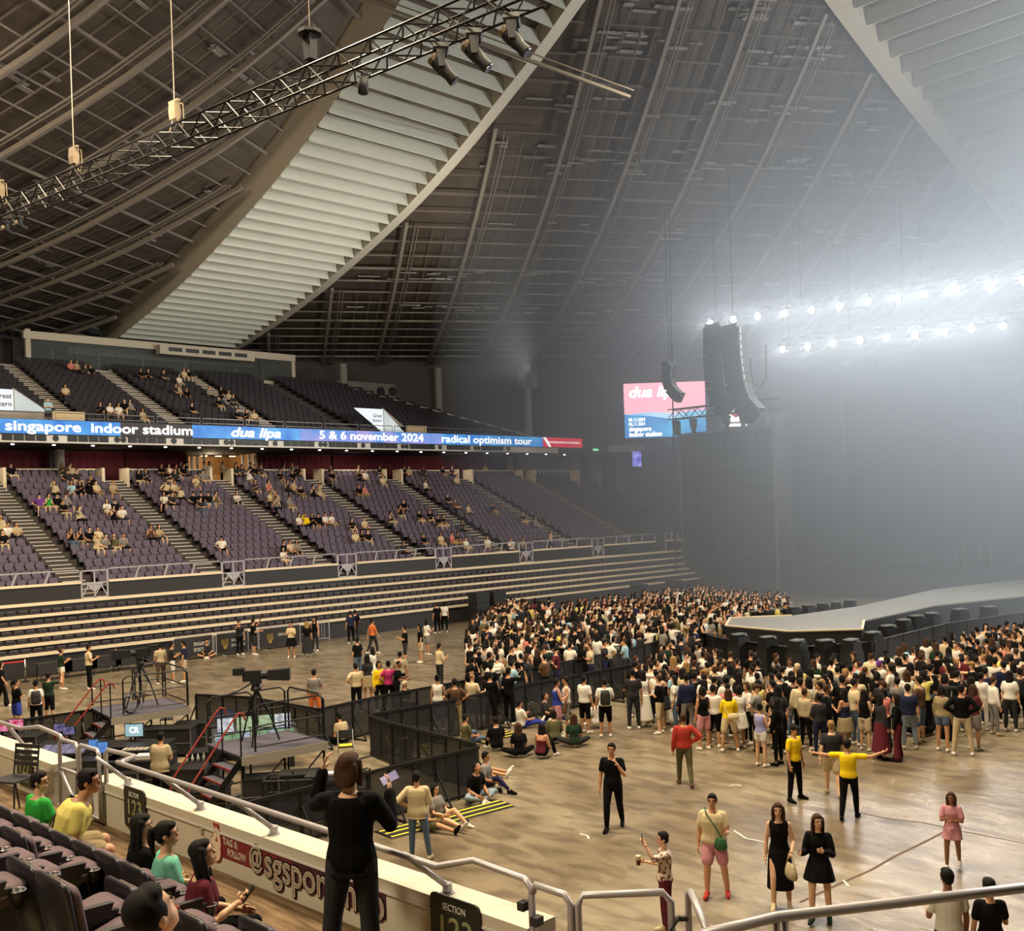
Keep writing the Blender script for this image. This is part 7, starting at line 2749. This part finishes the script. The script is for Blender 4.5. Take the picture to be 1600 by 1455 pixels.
# ================================================================ crowd on the floor and people in the stand
def crowd_mesh(pose, top, bottom, hair, v=.036, dress=None, fingers=True):
    f = Fig(**pose)
    m = MB()

    def put(mb, mi):
        f.place(mb)
        n = len(m.v)
        m.v += mb.v
        m.f += [tuple(i + n for i in q) for q in mb.f]
        m.m += [mi] * len(mb.f)

    put(f.body(v * .85, fingers), 0)
    if dress:
        put(f.dress(v, *dress), 1)
    else:
        put(f.top(top, v, inf=.022, loose=.006), 1)
        put(f.bottom(bottom, v, inf=.018), 2)
    put(f.hair(hair, v * .7), 3)
    put(f.shoes(v * .8), 4)
    return m


TEMPL = []      # (mesh, description pieces, shape)
SPEC = [
    (dict(arms=('phone', 'hang')), 'short', 'trousers', 'short', 'short hair', 'tee', 'trousers'),
    (dict(arms=('hang', 'hang'), fem=True), 'short', 'trousers', 'long', 'long hair', 'tee', 'trousers'),
    (dict(arms=('cross', 'cross')), 'short', 'knee', 'short', 'short hair', 'tee', 'shorts'),
    (dict(arms=('phone', 'phone'), fem=True), 'tank', 'shorts', 'long', 'long hair', 'vest', 'shorts'),
    (dict(arms=('film', 'hang'), fem=True), 'short', 'wide', 'bob', 'bobbed hair', 'tee', 'wide trousers'),
    (dict(arms=('hip', 'hang')), 'short', 'trousers', 'cap', 'a cap', 'tee', 'trousers'),
    (dict(arms=('hang', 'phone'), fem=True), 'tube', 'skirt', 'long', 'long hair', 'strapless top', 'skirt'),
    (dict(arms=('hang', 'cup'), legs=('ease', 'stand'), wide=1.12), 'short', 'trousers', 'short', 'short hair', 'loose tee', 'trousers'),
    (dict(arms=('phone', 'cross'), fem=True, pitch=-.4), 'long', 'trousers', 'bun', 'a hair bun', 'jumper', 'trousers'),
    (dict(arms=('hang', 'hang'), legs=('wide', 'stand')), 'long', 'jeans', 'short', 'short hair', 'jumper', 'jeans'),
]
for pose, tp, bt, hr_, dh, dt, db in SPEC:
    me = crowd_mesh(pose, tp, bt, hr_).mesh('person', [SKIN[0], CLOTH['black'], CLOTH['black'], M_hairb, CLOTH['white']], True)
    TEMPL.append((me, dh, dt, db))
SITS = []
for pose, tp, bt, hr_, dh, dt in (
    (dict(arms=('lap', 'lap'), legs=('chair', 'chair'), lean=-.08), 'short', 'trousers', 'short', 'short hair', 'tee'),
    (dict(arms=('phone', 'lap'), legs=('chair', 'chair'), lean=-.05, fem=True, pitch=-.3), 'short', 'shorts', 'long', 'long hair', 'top'),
    (dict(arms=('lap', 'phone'), legs=('chair_w', 'chair_w'), lean=.15), 'short', 'knee', 'short', 'short hair', 'tee'),
    (dict(arms=('face', 'lap'), legs=('chair', 'chair'), fem=True, yaw=.4), 'tank', 'trousers', 'bob', 'bobbed hair', 'vest'),
    (dict(arms=('hip', 'lap'), legs=('chair', 'chair_w'), yaw=-.5, lean=-.1), 'short', 'shorts', 'cap', 'a cap', 'tee'),
    (dict(arms=('film', 'lap'), legs=('chair', 'chair'), fem=True), 'long', 'trousers', 'long', 'long hair', 'jumper'),
):
    me = crowd_mesh(pose, tp, bt, hr_).mesh('person', [SKIN[0], CLOTH['black'], CLOTH['black'], M_hairb, CLOTH['white']], True)
    SITS.append((me, dh, dt))
TOPC = ['black'] * 16 + ['white'] * 11 + ['charcoal'] * 7 + ['cream'] * 3 + ['grey'] * 2 + ['navy'] * 2 + ['brown', 'beige', 'rose', 'lemon', 'dark_green', 'sky', 'khaki', 'olive', 'sand', 'maroon']
BOTC = ['black'] * 6 + ['charcoal'] * 3 + ['denim'] * 3 + ['beige', 'khaki', 'pale_denim', 'grey', 'white', 'navy']
HAIRC = [M_hairb] * 9 + [M_hairbr] * 2 + [M_hairbl]
rc = random.Random(11)


def dress_up(o, tc, bc_, hc, sk, sh):
    for i, m_ in enumerate((SKIN[sk], CLOTH[tc], CLOTH[bc_], hc, CLOTH[sh])):
        o.material_slots[i].link = 'OBJECT'
        o.material_slots[i].material = m_


def inpoly(x, y, P):
    c = False
    j = len(P) - 1
    for i in range(len(P)):
        if (P[i][1] > y) != (P[j][1] > y) and x < (P[j][0] - P[i][0]) * (y - P[i][1]) / (P[j][1] - P[i][1]) + P[i][0]:
            c = not c
        j = i
    return c


ZA = [(728, 985), (748, 952), (800, 936), (870, 938), (985, 955), (1058, 968), (1052, 978), (975, 1000), (868, 1021), (800, 1036), (735, 1044)]
ZB = [(985, 928), (1090, 914), (1228, 928), (1236, 943), (1128, 958), (1080, 984), (1064, 966), (985, 952), (900, 938)]
ZC = [(975, 1030), (1062, 1000), (1110, 1012), (1240, 1030), (1360, 1021), (1480, 992), (1620, 968), (1620, 1056), (1500, 1064), (1390, 1080), (1280, 1084), (1180, 1080), (1100, 1068), (1010, 1062)]
ZD = [(1380, 985), (1480, 962), (1620, 940), (1620, 968), (1480, 985)]
busy = [(o.location.x, o.location.y) for o in COL.objects if o.name.split('.')[0] == 'person' and o.parent is None]
barr = []
cells = {}


def free(x, y, d):
    for bx, by in busy:
        if (bx - x) ** 2 + (by - y) ** 2 < d * d:
            return False
    return True


crowd = []
for zn, poly, want, d in (('C', ZC, 330, .50), ('A', ZA, 270, .50), ('B', ZB, 300, .52)):
    W_ = [onz(x, y, 1.62) for x, y in poly]
    P2 = [(p.x, p.y) for p in W_]
    xs, ys = [p[0] for p in P2], [p[1] for p in P2]
    tries = 0
    k = 0
    while k < want and tries < 9000:
        tries += 1
        x, y = rc.uniform(min(xs), max(xs)), rc.uniform(min(ys), max(ys))
        if not inpoly(x, y, P2) or not free(x, y, d):
            continue
        busy.append((x, y))
        k += 1
        crowd.append((math.hypot(x, y), zn, x, y))
print('crowd', len(crowd))
crowd.sort()
NIND = 112
THR = Vector((44, 24, 0))
where = {'C': ['in the crowd before the pit barrier', 'in the crowd at the right edge', 'in the crowd beside the inner barrier'], 'A': ['in the penned crowd beside the outer barrier', 'at the open end of the penned crowd', 'deep in the penned crowd']}
rest = []
seen_lab = {}
rows_ = []
for dist, zn, x, y in crowd:
    ti = rc.randrange(len(TEMPL))
    tc, bc_, hc, sk = rc.choice(TOPC), rc.choice(BOTC), rc.choice(HAIRC), rc.choice((0, 0, 0, 1, 1, 2))
    sh = rc.choice(('white', 'white', 'black', 'sand'))
    hd = math.degrees(math.atan2(THR.y - y, THR.x - x)) + rc.gauss(0, 55) if zn != 'A' else rc.gauss(0, 60)
    rows_.append((dist, zn, x, y, ti, tc, bc_, hc, sk, sh, hd, rc.uniform(.93, 1.05)))
ncol = {'black': 'black', 'dark_green': 'dark green', 'pale_denim': 'pale denim'}
cn = lambda c: c.replace('_', ' ')
for i, (dist, zn, x, y, ti, tc, bc_, hc, sk, sh, hd, sc_) in enumerate(rows_):
    if i >= NIND:
        rest.append(rows_[i])
        continue
    me, dh, dt, db = TEMPL[ti]
    o = bpy.data.objects.new('person', me)
    COL.objects.link(o)
    o.location = (x, y, 0)
    o.rotation_euler.z = math.radians(hd - 90)
    o.scale = (sc_, sc_, sc_)
    dress_up(o, tc, bc_, hc, sk, sh)
    q = min((r for j, r in enumerate(rows_[:NIND]) if j != i), key=lambda r: (r[2] - x) ** 2 + (r[3] - y) ** 2)
    side = where[zn][0] if zn == 'C' else where[zn][0]
    if zn == 'C' and x * RGT.x + y * RGT.y > 10:
        side = 'at the far right of the crowd'
    zone = {'C': 'before the pit', 'A': 'in the pen', 'B': 'by the thrust'}[zn]
    lab = 'person in %s %s and %s %s beside a %s top %s' % (cn(tc), dt, cn(bc_), db, cn(q[5]), zone)
    for extra in ('nearer', 'second', 'third', 'fourth', 'fifth'):
        if lab not in seen_lab:
            break
        lab = '%s person in %s %s and %s %s beside a %s top %s' % (extra, cn(tc), dt, cn(bc_), db, cn(q[5]), zone)
    seen_lab[lab] = 1
    tag(o, lab, 'person', 'standing crowd ' + {'C': 'before the pit barrier', 'A': 'inside the far pen', 'B': 'by the thrust'}[zn])

# everyone farther off: one countless mass
DEC[0] = .16
low = []
for (pose, tp, bt, hr_, *_r) in SPEC[:6]:
    mb = crowd_mesh(pose, tp, bt, hr_, .044, None, False)
    low.append((np.array(mb.v), mb.f, np.array(mb.m)))
lsit = []
for pose, hr_ in ((dict(arms=('lap', 'lap'), legs=('chair', 'chair')), 'short'), (dict(arms=('phone', 'lap'), legs=('chair', 'chair'), fem=True), 'long')):
    mb = crowd_mesh(pose, 'short', 'trousers', hr_, .044, None, False)
    lsit.append((np.array(mb.v), mb.f, np.array(mb.m)))


def mass(name, items, lab):
    pal = [SKIN[0], SKIN[1], M_hairb, M_hairbr, CLOTH['white']]
    idx = {}
    m = MB()
    for src, x, y, z, hd, sc_, tc, bc_ in items:
        V, F, Mi = src
        a = math.radians(hd - 90)
        R = np.array([[math.cos(a), -math.sin(a), 0], [math.sin(a), math.cos(a), 0], [0, 0, 1]])
        n = len(m.v)
        m.v += list(map(tuple, (V * sc_) @ R.T + np.array([x, y, z])))
        m.f += [tuple(i + n for i in f) for f in F]
        for c in (tc, bc_):
            if c not in idx:
                idx[c] = len(pal)
                pal.append(CLOTH[c])
        lut = [rc.choice((0, 1)), idx[tc], idx[bc_], rc.choice((2, 2, 2, 3)), 4]
        m.m += [lut[k] for k in Mi]
    o = m.build(name, pal, None, True)
    tag(o, lab, 'crowd')
    o['kind'] = 'stuff'
    return o


mass('crowd', [(low[r[4] % 6], r[2], r[3], 0, r[10], r[11], r[5], r[6]) for r in rest], 'packed mass of distant standing people beyond the nearer crowd by the thrust stage')

# ---- people sitting in the lower tier
Z6 = '15,130 255,90 300,90 335,155 380,155 345,230 372,230 405,235 435,190 460,215 495,225 550,225 205,300 248,300 300,300 345,295 345,340 395,350 535,330 580,325 575,365 620,365 10,390 35,425 80,440 15,470 378,465 415,465 470,470 505,465 470,500 515,500 562,495 610,485 755,440 800,445 765,95 797,95 828,95 870,95 675,155 720,155 825,155 880,155 832,220 875,215 985,150 960,190 885,250 920,255 790,290 825,290 960,285 1000,280 1035,285 1000,320 1080,280 1205,285 1120,90 1195,125 1260,130 1305,130 1235,155 1385,155 1430,150 1325,215 1355,220 1430,210 1460,215 1500,235 1555,235 1590,240 1335,280 1375,275 1410,310 1460,310 1515,380 1550,380 1585,370 1108,505 1410,560 1490,510 1520,515'
Z7 = '65,95 125,75 220,75 170,120 265,115 285,120 345,95 350,135 390,75 430,85 470,75 560,80 625,95 640,135 515,165 265,180 290,180 590,210 415,250 445,245 380,275 660,240 680,245 790,245 525,270 555,280 600,295 570,300 60,295 110,290 150,290 275,305 300,320 245,355 280,360 305,355 685,305 890,275 975,295 60,400 440,400 485,385 595,370 630,365 650,360 690,385 755,380'
pts = [(float(a) / 3.2, 700 + float(b) / 3.2) for a, b in (q.split(',') for q in Z6.split())]
pts2 = [(450 + float(a) / 2.4615, 700 + float(b) / 2.4615) for a, b in (q.split(',') for q in Z7.split())]
KNOWN = {5: 'sky', 12: 'purple', 13: 'green', 21: 'white', 32: 'olive', 50: 'white', 56: 'olive', 57: 'white', 76: 'yellow'}
used_slot = set()
sit_far = []
SITC = ['black'] * 13 + ['white'] * 4 + ['cream'] * 3 + ['charcoal'] * 5 + ['beige', 'brown', 'rose', 'grey', 'sand']
BN = {2: 'cropped', 3: 'first', 4: 'second', 5: 'third', 6: 'fourth', 7: 'fifth', 8: 'sixth', 9: 'last'}
nsit = 0
for k, (px, py) in enumerate(pts + pts2):
    s_ = slot_of(px, py)
    key = (s_[4], s_[5], s_[6])
    if key in used_slot:
        alt = [q for q in lower if q[4] == s_[4] and q[5] == s_[5] and (q[4], q[5], q[6]) not in used_slot and abs(q[6] - s_[6]) < 3]
        if not alt:
            continue
        s_ = alt[0]
        key = (s_[4], s_[5], s_[6])
    used_slot.add(key)
    tc = KNOWN.get(k) or rc.choice(SITC)
    bc_ = rc.choice(('black', 'black', 'charcoal', 'denim', 'beige', 'khaki'))
    x, y, z = s_[1], s_[2] - .08, s_[3]
    if k >= len(pts) + 24 or s_[0] > 74:
        sit_far.append((lsit[k % 2], x, y, z, -90 + rc.gauss(0, 15), 1.0, tc, bc_))
        continue
    me, dh, dt = SITS[rc.randrange(len(SITS))]
    o = bpy.data.objects.new('person', me)
    COL.objects.link(o)
    o.location = (x, y, z)
    o.rotation_euler.z = math.radians(180 + rc.gauss(0, 12))
    dress_up(o, tc, bc_, rc.choice(HAIRC), rc.choice((0, 0, 1, 1)), rc.choice(('white', 'white', 'black')))
    tag(o, 'person in %s %s sitting %s toward the stage, %s row of the %s block' % (cn(tc), dt, ROWN[min(15, s_[6])], ROWN[s_[5]], BN.get(s_[4], 'far')), 'person', 'people sitting in the lower tier')
    nsit += 1
# upper tier sitters and far sitters are one mass
Z3 = '335,455 490,530 560,550 595,545 625,525 650,525 710,365 750,370 820,370 880,380 865,430 900,445 925,455 1055,455 1085,500 1110,455 1190,570 1235,570 1270,570 385,325 360,325 430,345 460,350 700,560 970,545 1140,470 1165,490 905,350 940,360'
for k, q in enumerate(Z3.split()):
    a, b = q.split(',')
    rr_2 = ray(float(a) / 3.2, 480 + float(b) / 3.2)
    mm = URI / UR
    t_ = (UZ + .5 - mm * (UY + .4) - CAM_Z) / (rr_2.z - mm * rr_2.y)
    p = CAM + rr_2 * t_
    r = max(0, min(UN - 1, int((p.y - UY) / UR)))
    sit_far.append((lsit[k % 2], p.x, UY + UR * r + .3, UZ + URI * r, -90 + rc.gauss(0, 12), 1.0, rc.choice(SITC), rc.choice(('black', 'charcoal', 'beige'))))
mass('far_spectators', sit_far, 'scattered tiny spectators sitting in the upper tier and the far blocks')
# standing in the stand
for k, (px, py, z, Y, tc, lab) in enumerate((
    (857 / 2.4615 + 450, 0, 3.12, 50.8, 'white', 'person in white top standing on the lower tier walkway beside the fifth gate'),
    (903 / 2.4615 + 450, 0, 3.12, 50.8, 'grey', 'person in grey vest standing behind the sixth parapet gate'),
    (1010 / 2.4615 + 450, 0, 3.5, 52, 'cream', 'person in cream tee standing just above the sixth parapet gate, hands on hips'),
    (757, 0, 9.0, 66, 'yellow', 'person in bright yellow standing before the curtain right of all seated people'),
    (281, 0, 9.0, 66.3, 'charcoal', 'person in dark top standing before the curtain left of the lit foyer'),
    (290, 0, 9.0, 66.4, 'black', 'person in black standing just left of the lit foyer'),
    (319, 0, 9.0, 66.2, 'cream', 'person in cream standing at the left post of the lit foyer'),
    (326, 0, 9.0, 66.2, 'white', 'person in white standing inside the left edge of the lit foyer'),
    (347, 0, 9.0, 66.4, 'sand', 'person in sand top standing in front of the lit foyer'),
    (368, 0, 9.0, 66.6, 'black', 'person in black standing in the middle of the lit foyer'),
    (390, 0, 9.0, 66.6, 'charcoal', 'person in charcoal standing at the right side of the lit foyer'),
    (407, 0, 9.0, 66.4, 'black', 'person in black standing just right of the lit foyer'),
    (442, 0, 9.0, 66.2, 'cream', 'person in cream standing before the curtain right of the foyer'),
    (456, 0, 9.0, 66.2, 'grey', 'person in grey dress standing before the curtain right of the foyer'),
    (75, 0, 12.47, 62.9, 'sky', 'person in pale blue standing on the upper tier beside the leftmost portal sign'),
)):
    y0 = 700 if z < 12 else 640
    p = onY(px, y0 + (140 if z < 5 else 0), Y)
    me, dh, dt, db = TEMPL[(k * 3) % len(TEMPL)]
    o = bpy.data.objects.new('person', me)
    COL.objects.link(o)
    o.location = (p.x, Y, z)
    o.rotation_euler.z = math.radians(180 + rc.gauss(0, 40))
    dress_up(o, tc, rc.choice(('black', 'charcoal')), M_hairb, rc.choice((0, 1)), 'black')
    tag(o, lab, 'person')
bpy.data.scenes.remove(SCRATCH)
for _o in COL.objects:
    if 'label' in _o and len(_o['label'].split()) > 16:
        print('LONG', _o.name, _o['label'])
